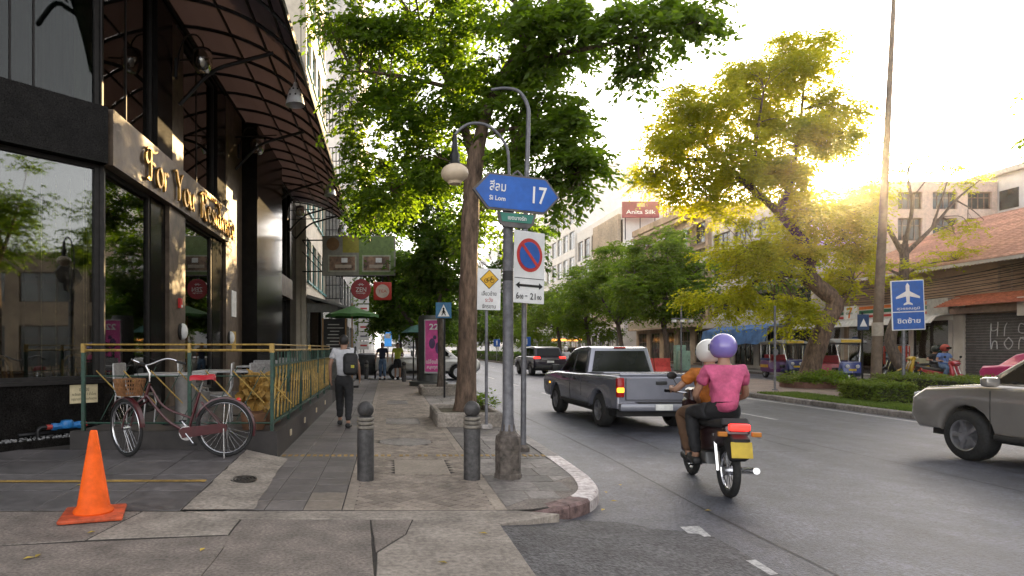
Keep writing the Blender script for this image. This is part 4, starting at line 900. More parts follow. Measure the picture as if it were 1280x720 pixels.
# ================================================================== STREET FURNITURE
m_bol = M('bollard_grey', (.055, .052, .052), .55, var=.45, scale=22, coarse=.3, bump=.15, c2=(.025, .024, .024))
m_bolr = M('bollard_ring', (.20, .18, .15), .6, var=.25, scale=20)
def bollard(loc, label, first=None, s_=1):
    t = thing('bollard', label, 'bollard', loc, 0, 'dark bollards with ball tops')
    MB().lathe([(.093, 0), (.093, .55), (.09, .56)], n=20).build('post', m_bol, t, smooth=40)
    rg_ = MB()
    for z in (.565, .61, .655): rg_.lathe([(.088, z), (.097, z + .008), (.097, z + .026), (.088, z + .036)], n=20)
    rg_.build('ring', m_bolr, t, smooth=40); MB().lathe([(.075, .56), (.075, .7)], n=16).build('neck', m_bol, t); MB().sphere((0, 0, .775), .092, 18, 12).build('ball', m_bol, t, smooth=60)
    return t
b1 = bollard((G(457, 600).x, G(457, 600).y, 0), 'ball topped bollard standing between the beige and dark paving'); dup(b1, (G(590, 599).x, G(590, 599).y, 0), None, 'ball topped bollard beside the street name post')
for (x, y, lb) in ((458, 474, 'distant ball topped bollard by the covered cart'), (505, 477, 'distant ball topped bollard beside the person in yellow shirt')): dup(b1, (*G(x, y)[:2], 0), None, lb)
# traffic cone
m_cone = M('cone_orange', (.86, .12, .012), .6, spec=.2, var=.12, scale=7, coarse=.3, bump=.05)
cp = G(117, 645); cn = thing('traffic_cone', 'plain orange traffic cone on a square base', 'cone', (cp.x, cp.y, 0), R(18))
MB().rbox((0, 0, .02), (.5, .5, .035), .014).build('base', M('cone_base', (.55, .09, .03), .7, var=.25, scale=10), cn, smooth=40)
MB().lathe([(.16, .035), (.165, .05), (.155, .07), (.142, .08), (.133, .095), (.032, .72), (.029, .735), (.024, .74), (.02, .735), (.02, .6)], n=32, cap=False).build('cone_body', m_cone, cn, smooth=40)
# ---- bicycle (front wheel toward -x, steered)
m_bred = M('bike_red', (.06, .005, .009), .3, var=.15, scale=14, coat=.4); m_tyre = M('rubber', (.018, .018, .018), .8, var=.3, scale=30); m_chr = M('chrome', (.62, .62, .64), .22, metal=1, var=.1)
YB = 7.92; zb = fz(YB)
bk = thing('bicycle', 'dark red city bicycle with basket leaning at the terrace', 'bicycle', ((281 - PPX) / F * YB, YB, zb + .004), 0)
WR = .36; WB = 1.22
def spoke_wheel(par, at, rz):
    wv = sub('wheel', par); wv.location = at; wv.rotation_euler = (R(2), 0, rz)
    ring = lambda r, k=32: [(r * math.cos(6.2832 * i / k), 0, r * math.sin(6.2832 * i / k)) for i in range(k)]
    MB().tube(ring(WR - .02), .021, n=8, closed=True).build('tyre', m_tyre, wv, smooth=60); MB().tube(ring(WR - .048), .013, n=6, closed=True).build('rim', m_chr, wv, smooth=60)
    sp = MB()
    for i in range(28): a = 6.2832 * i / 28; b_ = a + (.35 if i % 2 else -.35); sg = .03 if i % 4 < 2 else -.03; sp.tube([(.03 * math.cos(b_), sg, .03 * math.sin(b_)), ((WR - .05) * math.cos(a), 0, (WR - .05) * math.sin(a))], .0016, n=3, cap=False)
    sp.build('spoke', m_chr, wv); MB().lathe([(.018, -.05), (.018, -.035), (.03, -.03), (.03, .03), (.018, .035), (.018, .05)], axis='Y', n=10).build('hub', m_chr, wv)
    return wv
STEER = R(38)
fw_c = Vector((-WB, 0, WR)); rw_c = Vector((0, 0, WR)); bb_ = Vector((-.46, 0, .30)); seat_t = Vector((-.31, 0, .80)); head_b = Vector((-.98, 0, .74)); head_t = Vector((-.93, 0, .93))
spoke_wheel(bk, rw_c, 0); spoke_wheel(bk, fw_c, -STEER)
fr = MB(); fr.tube([head_t - Vector((0, 0, .02)), head_b], .022, n=8); fr.tube(catmull([head_b + Vector((.005, 0, .03)), (-.72, 0, .46), bb_], 5), .019, n=8); fr.tube(catmull([head_t + Vector((.01, 0, -.06)), (-.75, 0, .62), (-.42, 0, .48)], 5), .014, n=8)
fr.tube([bb_, seat_t], .018, n=8)
for s_ in (-1, 1): fr.tube([bb_ + Vector((0, s_ * .03, 0)), rw_c + Vector((0, s_ * .06, 0))], .011, n=6); fr.tube([seat_t + Vector((.02, s_ * .02, -.12)), rw_c + Vector((0, s_ * .06, 0))], .009, n=6)
fr.build('frame', m_bred, bk, smooth=50)
fd = Vector((math.sin(STEER) * 0, 0, 0)); fk = MB(); ax = Vector((math.cos(STEER), -math.sin(STEER), 0)); sd = Vector((math.sin(STEER), math.cos(STEER), 0))
for s_ in (-1, 1): fk.tube(catmull([head_b, head_b + Vector((-.03, 0, -.05)) + sd * .055 * s_, fw_c + Vector((.06, 0, .2)) + sd * .055 * s_, fw_c + sd * .055 * s_], 4), .012, n=6)
fk.build('fork', m_bred, bk, smooth=50)
def guard(c, a0, a1, dirv, sdv, name='mudguard'):
    vs = []; fs = []; K_ = 22
    for i in range(K_ + 1):
        a = R(a0 + (a1 - a0) * i / K_); rad = WR + .022; p = c + dirv * (rad * math.cos(a)) + Vector((0, 0, rad * math.sin(a)))
        dn = (c - p).normalized()
        for s_, h_ in ((-.034, .022), (-.026, .0), (.026, 0), (.034, .022)): vs.append(p + sdv * s_ + dn * h_)
    for i in range(K_):
        for j in range(3): fs.append((i * 4 + j, i * 4 + 4 + j, i * 4 + 5 + j, i * 4 + 1 + j))
    return MB().add(vs, fs).build(name, m_bred, bk, smooth=50)
guard(rw_c, -15, 160, Vector((1, 0, 0)), Vector((0, 1, 0))); guard(fw_c, 5, 140, ax, sd)
MB().tube([head_t, head_t + Vector((.0, 0, .1)), head_t + Vector((-.05, 0, .2))], .013, n=8).tube(catmull([tuple(head_t + Vector((.18, 0, .22)) + sd * .28), tuple(head_t + Vector((.0, 0, .28)) + sd * .24), tuple(head_t + Vector((-.05, 0, .2))), tuple(head_t + Vector((.0, 0, .28)) - sd * .24), tuple(head_t + Vector((.18, 0, .22)) - sd * .28)], 5), .012, n=8).build('handlebar', m_chr, bk, smooth=50)
for s_ in (-1, 1): MB().tube([head_t + Vector((.1, 0, .245)) + sd * .265 * s_, head_t + Vector((.2, 0, .215)) + sd * .283 * s_], .017, n=8).build('grip', m_tyre, bk)
MB().tube([head_t + Vector((.0, 0, .28)) + sd * .22, head_t + Vector((-.1, 0, .2)) + sd * .2], .006, n=5).tube([head_t + Vector((0, 0, .28)) - sd * .22, head_t + Vector((-.1, 0, .2)) - sd * .2], .006, n=5).tube(catmull([head_t + Vector((-.02, 0, .26)) + sd * .1, head_t + Vector((-.16, .0, .34)), head_t + Vector((-.15, 0, .1)), head_b], 4), .004, n=4).build('brake_lever', m_blk, bk)
MB().tube([seat_t, seat_t + Vector((.04, 0, .13))], .013, n=8).build('seat_post', m_chr, bk)
sv, sf = [], []; prof = [(-.17, .022, 0), (-.12, .03, .012), (-.04, .05, .01), (.03, .09, .012), (.09, .105, .022), (.13, .08, .02), (.145, .03, .0)]
for (x, hw, z) in prof:
    for y_, dz in ((-hw, -.05), (-hw * .85, -.005), (0, .012), (hw * .85, -.005), (hw, -.05)): sv.append((seat_t.x + .05 + x, y_, seat_t.z + .19 + z + dz))
for i in range(len(prof) - 1):
    for j in range(4): sf.append((i * 5 + j, i * 5 + 5 + j, i * 5 + 6 + j, i * 5 + 1 + j))
sf += [(0, 1, 2, 3, 4), tuple((len(prof) - 1) * 5 + k for k in (4, 3, 2, 1, 0))]
MB().add(sv, sf).build('saddle', M('saddle_red', (.42, .012, .025), .45, var=.12), bk, smooth=60)
MB().prism([(-.5, .24), (-.02, .31), (.04, .33), (.04, .41), (-.04, .42), (-.5, .37), (-.55, .33)], -.075, -.06, (Vector((0, 0, 0)), Vector((1, 0, 0)), Vector((0, 0, 1)), Vector((0, 1, 0)))).build('chain_guard', m_bred, bk)
cr_ = MB().lathe([(.09, -.058), (.09, -.05)], (bb_.x, 0, bb_.z), 20, 'Y').tube([bb_ + Vector((0, -.085, 0)), bb_ + Vector((.1, -.085, -.13))], .01, n=6).tube([bb_ + Vector((0, .085, 0)), bb_ + Vector((-.1, .085, .13))], .01, n=6).build('crank', m_chr, bk)
for s_ in (-1, 1): MB().rbox(bb_ + Vector((-.1 * s_, .12 * s_, .13 * s_)), (.08, .07, .022), .006).build('pedal', m_blk, cr_)
MB().sphere((.17, 0, WR + .345 - .0), .03, 8, 6).build('reflector', M('reflector_red', (.6, .03, .02), .2), bk); MB().tube([(0, -.07, WR), (.02, -.12, .0)], .01, n=6).tube([(0, .07, WR), (.02, .12, .0)], .01, n=6).build('stand', m_chr, bk)
# wire/wicker basket in front of the head tube
bc_ = fw_c + Vector((.04, 0, .5)); mb = MB(); q0, q1, hh = .095, .125, .2
for k in range(5):
    z = -hh / 2 + hh * k / 4; e = q0 + (q1 - q0) * k / 4
    mb.tube([bc_ + ax * (e * a) + sd * (e * 1.15 * b_) + Vector((0, 0, z)) for a, b_ in ((1, 1), (1, -1), (-1, -1), (-1, 1))], .0055, n=4, closed=True)
for k in range(9):
    f_ = -1 + k / 4
    for a, b_ in ((f_, 1), (f_, -1), (1, f_), (-1, f_)): mb.tube([bc_ + ax * (q0 * a) + sd * (q0 * 1.15 * b_) + Vector((0, 0, -hh / 2)), bc_ + ax * (q1 * a) + sd * (q1 * 1.15 * b_) + Vector((0, 0, hh / 2))], .0065, n=4)
mb.add([bc_ + ax * (q0 * a) + sd * (q0 * 1.15 * b_) + Vector((0, 0, -hh / 2)) for a, b_ in ((1, 1), (1, -1), (-1, -1), (-1, 1))], [(0, 1, 2, 3)]); mb.build('basket', M('basket_rust', (.28, .13, .05), .7, var=.25, scale=20), bk)
# ---- street name post
pp = G(635, 597); post = thing('street_sign_post', 'grey street post with blue arrow shaped street name sign', 'street sign', (pp.x, pp.y, 0))
m_pole = M('pole_grey', (.16, .16, .175), .5, metal=.3, var=.2, scale=12, coarse=.2); m_ped = M('pole_base_rust', (.12, .10, .085), .8, var=.35, scale=14, bump=.3)
MB().lathe([(.152, 0), (.152, .05), (.143, .06), (.143, .42), (.135, .47), (.1, .5), (.085, .53), (.075, .6)], n=8).build('base', m_ped, post)
MB().lathe([(.085, .5), (.07, .62), (.062, .7), (.056, 2.8), (.068, 2.82), (.068, 2.86), (.056, 2.88), (.056, 2.94), (.07, 2.96), (.056, 3.0), (.05, 3.05)], n=20).build('pole', m_pole, post, smooth=40)
MB().lathe([(.0585, 2.2), (.0585, 2.31)], n=20).build('tape_band', M('tape_dark', (.03, .028, .028), .7), post, smooth=40)
m_sblue = M('sign_blue', (.012, .10, .42), .35, var=.08, scale=10); m_sgreen = M('sign_green', (.03, .19, .14), .4); m_swhite = M('sign_white', (.78, .78, .77), .5, var=.05); m_srim = M('sign_rim', (.12, .11, .11), .5, metal=.3, var=.2)
sg = sub('name_plate', post); sg.location = (.075, -.07, 3.155); sg.rotation_euler = (0, R(2.5), R(14))
FV = (Vector((0, 0, 0)), Vector((1, 0, 0)), Vector((0, 0, 1)), Vector((0, 1, 0)))
oc = [(-.52, 0), (-.36, .18), (-.34, .2), (.33, .2), (.36, .18), (.52, 0), (.36, -.18), (.33, -.2), (-.33, -.2), (-.36, -.18)]
MB().prism(oc, .0, -.03, FV).build('plate_rim', m_srim, sg); MB().prism(inset_poly(oc, .022), -.031, -.036, FV).build('blue_face', m_sblue, sg)
MB().tube([(-.06, -.015, .2), (-.03, -.015, .225), (0, -.015, .25), (.03, -.015, .225), (.06, -.015, .2)], .014, n=6).build('finial', m_srim, sg)
for x, s_ in ((-.26, 'สีลม'),): text('lettering', s_, m_swhite, sg, (-.235, -.037, .06), .14, width=.19, bold=.012)
text('lettering', 'Si Lom', m_swhite, sg, (-.235, -.037, -.075), .07, width=.19, bold=.02); text('lettering', '17', m_swhite, sg, (.27, -.037, .0), .2, width=.17, height=.19, bold=.012)
gp = [(-.22, -.215), (.24, -.215), (.21, -.34), (.15, -.375), (-.13, -.375), (-.19, -.34)]
MB().prism(gp, .0, -.026, FV).build('lower_rim', m_srim, sg); MB().prism([(-.19, -.225), (.21, -.225), (.185, -.32), (-.165, -.32)], -.027, -.032, FV).build('green_face', m_sgreen, sg); text('lettering', 'เขตบางรัก', m_swhite, sg, (.01, -.034, -.272), .06, width=.22, bold=.01)
# decorative lamp carried by the same post
m_globe = M('globe_cream', (.62, .5, .36), .4, var=.08)
MB().tube(catmull([(.02, .06, 2.9), (.02, .06, 3.5), (-.02, .06, 3.75), (-.2, .06, 3.95), (-.42, .06, 3.98), (-.58, .06, 3.86), (-.59, .06, 3.72)], 6), .017, n=8).build('lamp_arm', m_pole, post, smooth=60)
lp = MB().lathe([(.02, 3.86), (.03, 3.8), (.035, 3.68), (.06, 3.62), (.05, 3.57), (.075, 3.52), (.02, 3.5)], (-.59, .06, 0), 14).build('lamp_cap', m_blk, post, smooth=50); MB().sphere((-.59, .06, 3.42), (.155, .155, .11), 20, 12).build('lamp_globe', m_globe, lp, smooth=60); MB().lathe([(.09, 3.335), (.07, 3.3), (.02, 3.295)], (-.59, .06, 0), 14).build('lamp_collar', m_globe, lp)
# ---- no-parking post with its tall lamp pipe
p2 = G(654, 564); npk = thing('no_parking_sign', 'white no parking board with times on a grey pipe post', 'traffic sign', (p2.x, p2.y, 0))
MB().lathe([(.09, 0), (.09, .06), (.05, .09)], n=12).build('foot', m_ped, npk); MB().tube(catmull([(0, 0, 0), (.01, 0, 1.5), (.03, 0, 3.2), (.07, 0, 4.55), (.06, 0, 4.85), (-.06, 0, 5.05), (-.25, 0, 5.1), (-.45, 0, 5.08)], 6), .04, .018, n=10).build('pole', m_pole, npk, smooth=60)
bdg = sub('board', npk); bdg.location = (.065, -.085, 2.57); bdg.rotation_euler = (0, R(1.0), R(30))
MB().rbox((0, 0, 0), (.56, .012, 1.0), .005).build('plate', m_swhite, bdg)
k1 = MB().lathe([(.235, -.009), (.235, -.007)], (0, 0, .17), 40, 'Y').build('red_ring', M('signal_ring', (.55, .03, .025), .45), bdg); MB().lathe([(.185, -.0125), (.185, -.0105)], (0, 0, .17), 40, 'Y').build('blue_disc', m_sblue, bdg); MB().box((0, -.0145, .17), (.40, .003, .045), ry=R(45)).build('red_bar', MATS['signal_ring'], bdg)
MB().box((0, -.0085, -.155), (.54, .003, .008)).build('rule', m_ink, bdg)
MB().prism([(-.25, -.255), (-.18, -.21), (-.18, -.238), (.18, -.238), (.18, -.21), (.25, -.255), (.18, -.30), (.18, -.272), (-.18, -.272), (-.18, -.30)], -.0075, -.011, FV).build('arrow', m_ink, bdg)
for s_, x, w_, h_ in (('6', -.215, .05, .09), ('00', -.145, .07, .055), ('-', -.055, .04, .012), ('21', .065, .1, .09), ('00', .185, .08, .055)): text('lettering', s_, m_ink, bdg, (x, -.0085, -.40 - (.015 if s_ == '00' else 0)), .1, width=w_, height=h_, bold=.01)
# ---- bicycle warning sign
p3 = G(608, 536); bws = thing('bicycle_warning_sign', 'white board with yellow bicycle diamond on a thin post', 'traffic sign', (p3.x, p3.y, 0)); sy = 1.45 + (435 - 362) / F * p3.y
MB().rbox((0, 0, .04), (.2, .2, .08), .02).build('foot', m_kerb, bws); MB().lathe([(.028, .05), (.028, sy)], n=10).build('pole', m_pole, bws)
wb = sub('board', bws); wb.location = (.04, -.04, sy); wb.rotation_euler = (0, R(1), R(8)); MB().rbox((0, 0, 0), (.43, .012, .74), .005).build('plate', m_swhite, wb)
m_syel = M('sign_yellow', (.75, .42, .02), .45); MB().prism([(0, -.175), (.175, 0), (0, .175), (-.175, 0)], -.007, -.009, (Vector((0, 0, .18)), FV[1], FV[2], FV[3])).build('diamond_border', m_ink, wb); MB().prism([(0, -.16), (.16, 0), (0, .16), (-.16, 0)], -.0095, -.012, (Vector((0, 0, .18)), FV[1], FV[2], FV[3])).build('diamond', m_syel, wb)
bi = MB(); ring = lambda cx, cz, r: [(cx + r * math.cos(.5236 * i), -.0135, cz + r * math.sin(.5236 * i)) for i in range(12)]
bi.tube(ring(-.055, .155, .034), .005, n=4, closed=True); bi.tube(ring(.055, .155, .034), .005, n=4, closed=True); bi.tube([(-.055, -.0135, .155), (-.02, -.0135, .205), (.04, -.0135, .205), (0, -.0135, .155), (-.055, -.0135, .155)], .005, n=4); bi.tube([(.055, -.0135, .155), (.03, -.0135, .225), (.055, -.0135, .23)], .005, n=4); bi.build('bicycle_mark', m_ink, wb)
m_sred = M('ink_sign_red', (.45, .05, .04), .6)
text('lettering', 'เลี้ยวซ้าย', m_ink, wb, (0, -.008, -.07), .1, width=.27); text('lettering', 'ระวัง', m_sred, wb, (0, -.008, -.185), .1, width=.14); text('lettering', 'จักรยาน', m_ink, wb, (0, -.008, -.30), .1, width=.25)
# ---- planters round the trees
def planter(name, label, c, sx_, sy_, h=.26):
    t = thing(name, label, 'planter', c, 0, 'low concrete tree planters'); r_ = .08
    def rr(hx, hy, r): return [(sx2 * (hx - r) + r * math.cos(a), sy2 * (hy - r) + r * math.sin(a)) for sx2, sy2, a0 in ((1, 1, 0), (-1, 1, 90), (-1, -1, 180), (1, -1, 270)) for a in (R(a0), R(a0 + 45), R(a0 + 90))]
    o, i = rr(sx_, sy_, .1), rr(sx_ - .13, sy_ - .13, .06); n = len(o); vs = []; fs = []
    for pl, z in ((o, 0), (inset_poly(o, .0), h - .03), (inset_poly(o, .03), h), (inset_poly(i, -.02), h), (i, h - .03), (i, h - .12)): vs += [(x, y, z) for x, y in pl]
    for k in range(5):
        for j in range(n): fs.append((k * n + j, k * n + (j + 1) % n, (k + 1) * n + (j + 1) % n, (k + 1) * n + j))
    MB().add(vs, fs).build('rim', m_conc2, t, smooth=40); MB().add([(x, y, h - .08) for x, y in i], [tuple(range(n))]).build('soil', m_soil, t)
    return t
PL1 = (1.5, 12.65, 0); planter('tree_planter', 'low pale concrete planter around the thick brown trunk', PL1, .62, .95)
planter('tree_planter', 'low concrete planter around the thin dark trunk beside the advertising column', (1.75, 20.3, 0), .75, .8)
def shrub(name, label, loc, n, h, rad, mat, seed, ll=.09, lw=.04, group=None):
    t = thing(name, label, 'plant', loc, 0, group); rg = np.random.default_rng(seed)
    a = rg.uniform(0, 6.28, n); r_ = rad * np.sqrt(rg.uniform(0, 1, n)); c = np.stack([r_ * np.cos(a), r_ * np.sin(a), rg.uniform(.2, 1, n) * h * (1 - .5 * (r_ / rad) ** 2)], 1)
    d = np.stack([np.cos(a), np.sin(a), rg.uniform(.1, 1.2, n)], 1); v, f = leaves(c, d, 8, .18, lw, ll, .2, rg); obj('foliage', np_mesh('foliage', v, f), mat, t)
    mb = MB()
    for i in range(0, n, max(1, n // 14)): mb.tube([(c[i][0] * .2, c[i][1] * .2, 0), tuple(c[i])], .008, .004, n=4)
    mb.build('stem', m_bark2, t); return t
shrub('small_shrub', 'small leafy green shrub in the planter beside the thick trunk', (1.95, 13.2, .17), 40, .4, .22, m_leafA, 3)
# ---- pedestrian crossing sign
p4 = G(534 + 2, 497); pcs = thing('crossing_sign', 'blue pedestrian crossing sign with white triangle on thin dark post', 'traffic sign', (1.65, 18.7, 0)); MB().lathe([(.03, 0), (.03, 2.8)], n=8).build('pole', m_blk, pcs)
MB().rbox((-.03, -.04, 2.55), (.46, .02, .46), .01).build('plate', M('sign_teal_blue', (.01, .13, .28), .4), pcs); MB().prism([(-.2, 2.37), (.14, 2.37), (-.03, 2.72)], -.054, -.058, FV).build('triangle', m_swhite, pcs)
MB().sphere((-.03, -.062, 2.6), .028, 8, 6).tube([(-.03, -.062, 2.57), (-.03, -.062, 2.49)], .025, n=5).tube([(-.03, -.062, 2.5), (-.085, -.062, 2.4)], .014, n=4).tube([(-.03, -.062, 2.5), (.03, -.062, 2.4)], .014, n=4).tube([(-.03, -.062, 2.56), (-.08, -.062, 2.48)], .01, n=4).tube([(-.03, -.062, 2.56), (.02, -.062, 2.48)], .01, n=4).build('walker_mark', m_ink, pcs)
# ---- advertising column
ad = thing('advertising_column', 'dark round street column with tall magenta advertising panel', 'advertising column', (1.85, 24.4, 0), R(-12))
MB().lathe([(.75, 0), (.75, .16), (.45, .2), (.4, .3), (.4, 2.6), (.36, 2.7)], (-.35, .3, 0), 24).build('column', M('column_dark', (.06, .062, .058), .5), ad, smooth=40); MB().rbox((-.05, -.25, 1.5), (.76, .2, 2.05), .03).build('frame', M('frame_silver', (.4, .4, .4), .4, metal=.5), ad); MB().box((-.05, -.355, 1.52), (.66, .008, 1.93)).build('poster', M('poster_magenta', (.68, .05, .3), .4, var=.15, scale=3), ad)
text('lettering', '22', m_swhite, ad, (-.05, -.361, 2.25), .3, width=.36, bold=.02); text('lettering', 'เปลี่ยนใหม่', m_swhite, ad, (-.05, -.361, .95), .2, width=.6, bold=.01); text('lettering', 'สนุกทุกวัน', m_swhite, ad, (-.05, -.361, .72), .16, width=.55, bold=.01)
MB().sphere((-.12, -.36, 1.62), (.12, .004, .2), 10, 6).sphere((.1, -.36, 1.45), (.1, .004, .22), 10, 6).sphere((-.02, -.361, 1.85), (.07, .004, .08), 8, 6).build('poster_figure', M('poster_dark', (.08, .03, .12), .5), ad)
# ---- teal parasol and the signs of the side lane
um = thing('street_umbrella', 'teal street umbrella beside the advertising column', 'umbrella', (1.4, 27.2, 0)); tu = M('umbrella_teal', (.12, .26, .22), .7)
for k in range(8):
    a0, a1 = 6.283 * k / 8, 6.283 * (k + 1) / 8; A = Vector((.85 * math.cos(a0), .85 * math.sin(a0), 2.1)); B_ = Vector((.85 * math.cos(a1), .85 * math.sin(a1), 2.1)); T = Vector((0, 0, 2.48)); q = Vector((0, 0, .08)); A1 = A.lerp(T, .5) + q; B1 = B_.lerp(T, .5) + q
    MB().add([T, A1, B1, A, B_], [(0, 1, 2), (1, 3, 4, 2)]).build('panel', tu, um, smooth=60)
MB().lathe([(.02, 0), (.02, 2.55)], n=8).build('pole', m_blk, um); MB().lathe([(.22, 0), (.22, .08), (.04, .1)], n=12).build('base', m_blk, um)
t = thing('lane_name_sign', 'small blue lane name plate on a dark post', 'street sign', (1.2, 30.2, 0)); MB().lathe([(.035, 0), (.035, 2.9)], n=8).build('pole', m_blk, t); MB().rbox((.0, -.04, 2.38), (.66, .03, .26), .01).build('plate', m_sblue, t); MB().box((0, -.058, 2.4), (.4, .003, .07)).build('lettering', m_swhite, t); MB().sphere((-.3, 0, 2.75), (.14, .14, .1), 10, 8).build('lamp_globe', m_globe, t, smooth=60)
t = thing('one_way_sign', 'white board with a black upward arrow beyond the side lane', 'traffic sign', (1.65, 36.8, 0)); MB().lathe([(.04, 0), (.04, 2.6)], n=8).build('pole', m_steel, t); MB().rbox((0, -.05, 1.9), (1.5, .04, 1.0), .02).build('plate', m_swhite, t); MB().prism([(-.05, 1.6), (.05, 1.6), (.05, 2.0), (.16, 2.0), (0, 2.25), (-.16, 2.0), (-.05, 2.0)], -.072, -.076, FV).build('arrow', m_ink, t); MB().box((0, -.074, 1.5), (1.0, .003, .08)).build('lettering', M('ink_grey', (.2, .2, .25), .7), t)
t = thing('round_lane_sign', 'round white sign with red rim beside the teal umbrella', 'traffic sign', (1.72, 30.6, 0)); MB().lathe([(.03, 0), (.03, 3.2)], n=8).build('pole', m_steel, t); MB().lathe([(.36, -.05), (.36, -.03)], (0, 0, 2.85), 24, 'Y').build('rim', MATS['signal_ring'], t); MB().lathe([(.28, -.058), (.28, -.052)], (0, 0, 2.85), 24, 'Y').build('face', m_swhite, t); MB().box((0, -.062, 2.85), (.08, .004, .36)).build('mark', m_ink, t)
t = thing('lit_shop_sign', 'small bright blue shop sign beyond the side lane', 'sign', (-.0, 39.8, 0)); MB().tube([(0, 0, 0), (0, 0, 2.6)], .04, n=6).build('post', m_steel, t); MB().rbox((0, 0, 2.0), (.45, .12, .9), .03).build('panel', M('lit_blue', (.05, .25, .6), .4, emit=(.08, .4, 1), estr=.12), t); MB().box((0, -.066, 2.2), (.35, .004, .3)).build('mark', m_swhite, t)
t = thing('folding_awning', 'pale sloping canvas awning over the far pavement', 'awning', (-.6, 40, 0)); MB().prism([(-1.2, 2.75), (1.4, 3.35), (1.4, 3.42), (-1.2, 2.83)], 0, 2.4, FV).build('canvas', M('canvas_pale', (.4, .38, .32), .8), t); MB().tube([(1.3, .1, 0), (1.3, .1, 3.34)], .03, n=6).tube([(-1.1, .1, 0), (-1.1, .1, 2.78)], .03, n=6).build('leg', m_steel, t)
# ================================================================== VEHICLES
m_glassv = M('vehicle_glass', (.008, .009, .01), .08, var=.2, spec=.35); m_plas = M('plastic_black', (.02, .02, .021), .6, var=.2); m_rim = M('alloy', (.38, .38, .4), .35, metal=.8, var=.15)
m_tail = M('tail_red', (.35, .01, .01), .25); m_tail_on = M('tail_red_on', (.6, .02, .02), .3, emit=(1, .03, .02), estr=.7); m_amber_on = M('amber_on', (.8, .3, .02), .3, emit=(1, .33, .02), estr=.9); m_lens = M('lamp_lens', (.6, .6, .62), .15, spec=.8)
m_platew = M('plate_white', (.65, .65, .62), .5)
def paint(name, c, rough=.28, metal=.35): return M(name, c, rough, metal=metal, var=.05, scale=3, coat=.7, coarse=.08)
def loft(prof, hw, r=.06, tum=lambda z: 1, segs=4):
    """side profile (l,z) swept across the width with rounded flanks; +Y is forward"""
    sl = [(-(hw - r + r * math.sin(a)), r - r * math.cos(a)) for a in [math.pi / 2 * (segs - i) / segs for i in range(segs + 1)]]; sl += [(-y, i) for y, i in reversed(sl)]
    mb = MB(); vs = []; n = len(prof)
    for y, ins in sl:
        for l, z in inset_poly(prof, ins): vs.append((y * tum(z), l, z))
    fs = [tuple(range(n)), tuple((len(sl) - 1) * n + k for k in range(n))[::-1]]
    for i in range(len(sl) - 1):
        for k in range(n): fs.append((i * n + k, (i + 1) * n + k, (i + 1) * n + (k + 1) % n, i * n + (k + 1) % n))
    return mb.add(vs, fs)
def arch(l, r, z0, n=8): 
    """wheel arch points from rear to front, bottom edge at z0, wheel centre height r"""
    R_ = r * 1.17; a0 = math.acos(max(-1, min(1, (z0 - r) / R_))) ; pts = []
    a_s = math.asin((z0 - r) / R_)
    for i in range(n + 1): a = math.pi - a_s - (math.pi - 2 * a_s) * i / n; pts.append((l + R_ * math.cos(a), r + R_ * math.sin(a)))
    return pts
def wheel(par, at, r, w_, rimm=None, n=5):
    wv = sub('wheel', par); wv.location = at
    MB().lathe([(r * .62, -w_ / 2), (r * .9, -w_ / 2), (r * .98, -w_ * .38), (r, -w_ * .2), (r, w_ * .2), (r * .98, w_ * .38), (r * .9, w_ / 2), (r * .62, w_ / 2)], axis='X', n=28, cap=False).build('tyre', m_tyre, wv, smooth=50)
    s_ = -1 if at[0] < 0 else 1; mb = MB(); mb.lathe([(r * .64, w_ * .48 * s_), (r * .58, w_ * .44 * s_), (r * .56, w_ * .1 * s_), (r * .08, w_ * .1 * s_)], axis='X', n=28, cap=False); mb.lathe([(r * .14, w_ * .1 * s_), (r * .12, w_ * .42 * s_), (.001, w_ * .43 * s_)], axis='X', n=14, cap=False)
    for k in range(n):
        a = 6.2832 * k / n; mb.box((w_ * .36 * s_, math.cos(a) * r * .34, math.sin(a) * r * .34), (w_ * .12, r * .5, r * .16), rx=a)
    mb.build('rim', rimm or m_rim, wv, smooth=30); return wv
def vehicle(name, label, cat, loc, rz, body, hw, green, ghw, belt, tk, wheels, track, pm, side_w, rear_w=None, front_w=None, rw=.25, group=None, r=.08):
    t = thing(name, label, cat, loc, rz, group)
    bt = lambda z: 1 - .035 * ((z - .75) / .45) ** 2
    loft(body, hw, r, bt).build('body', pm, t, smooth=38)
    gt = lambda z: 1 - tk * max(0, z - belt)
    loft(green, ghw, .05, gt).build('cabin', pm, t, smooth=38)
    for poly in side_w:
        for s_ in (-1, 1):
            vs = [(s_ * (ghw * gt(z) + .006), l, z) for l, z in poly] + [(s_ * (ghw * gt(z) - .03), l, z) for l, z in poly]; n = len(poly)
            MB().add(vs, [tuple(range(n))] + [(k, (k + 1) % n, n + (k + 1) % n, n + k) for k in range(n)]).build('window', m_glassv, t)
    for q in (rear_w, front_w):
        if q:
            (l0, z0), (l1, z1) = q; nl, nz = (z1 - z0), -(l1 - l0); L_ = math.hypot(nl, nz); sg = 1 if q is front_w else -1
            nl, nz = abs(nl) / L_ * sg, abs(nz) / L_
            vs = []
            for off in (.008, -.03):
                for l, z in ((l0, z0), (l1, z1)):
                    for s_ in (-1, 1): vs.append((s_ * (ghw * gt(z) - .11), l + nl * off, z + nz * off))
            MB().add(vs, [(0, 1, 3, 2), (4, 5, 7, 6), (0, 1, 5, 4), (2, 3, 7, 6), (0, 2, 6, 4), (1, 3, 7, 5)]).build('windscreen' if sg > 0 else 'rear_window', m_glassv, t)
    for l, wr in wheels:
        for s_ in (-1, 1): wheel(t, (s_ * track, l, wr), wr, rw)
    MB().b2(-hw + .12, hw - .12, body[0][0] + .25, max(p[0] for p in body) - .3, .3, .6).build('underbody', m_plas, t)
    return t
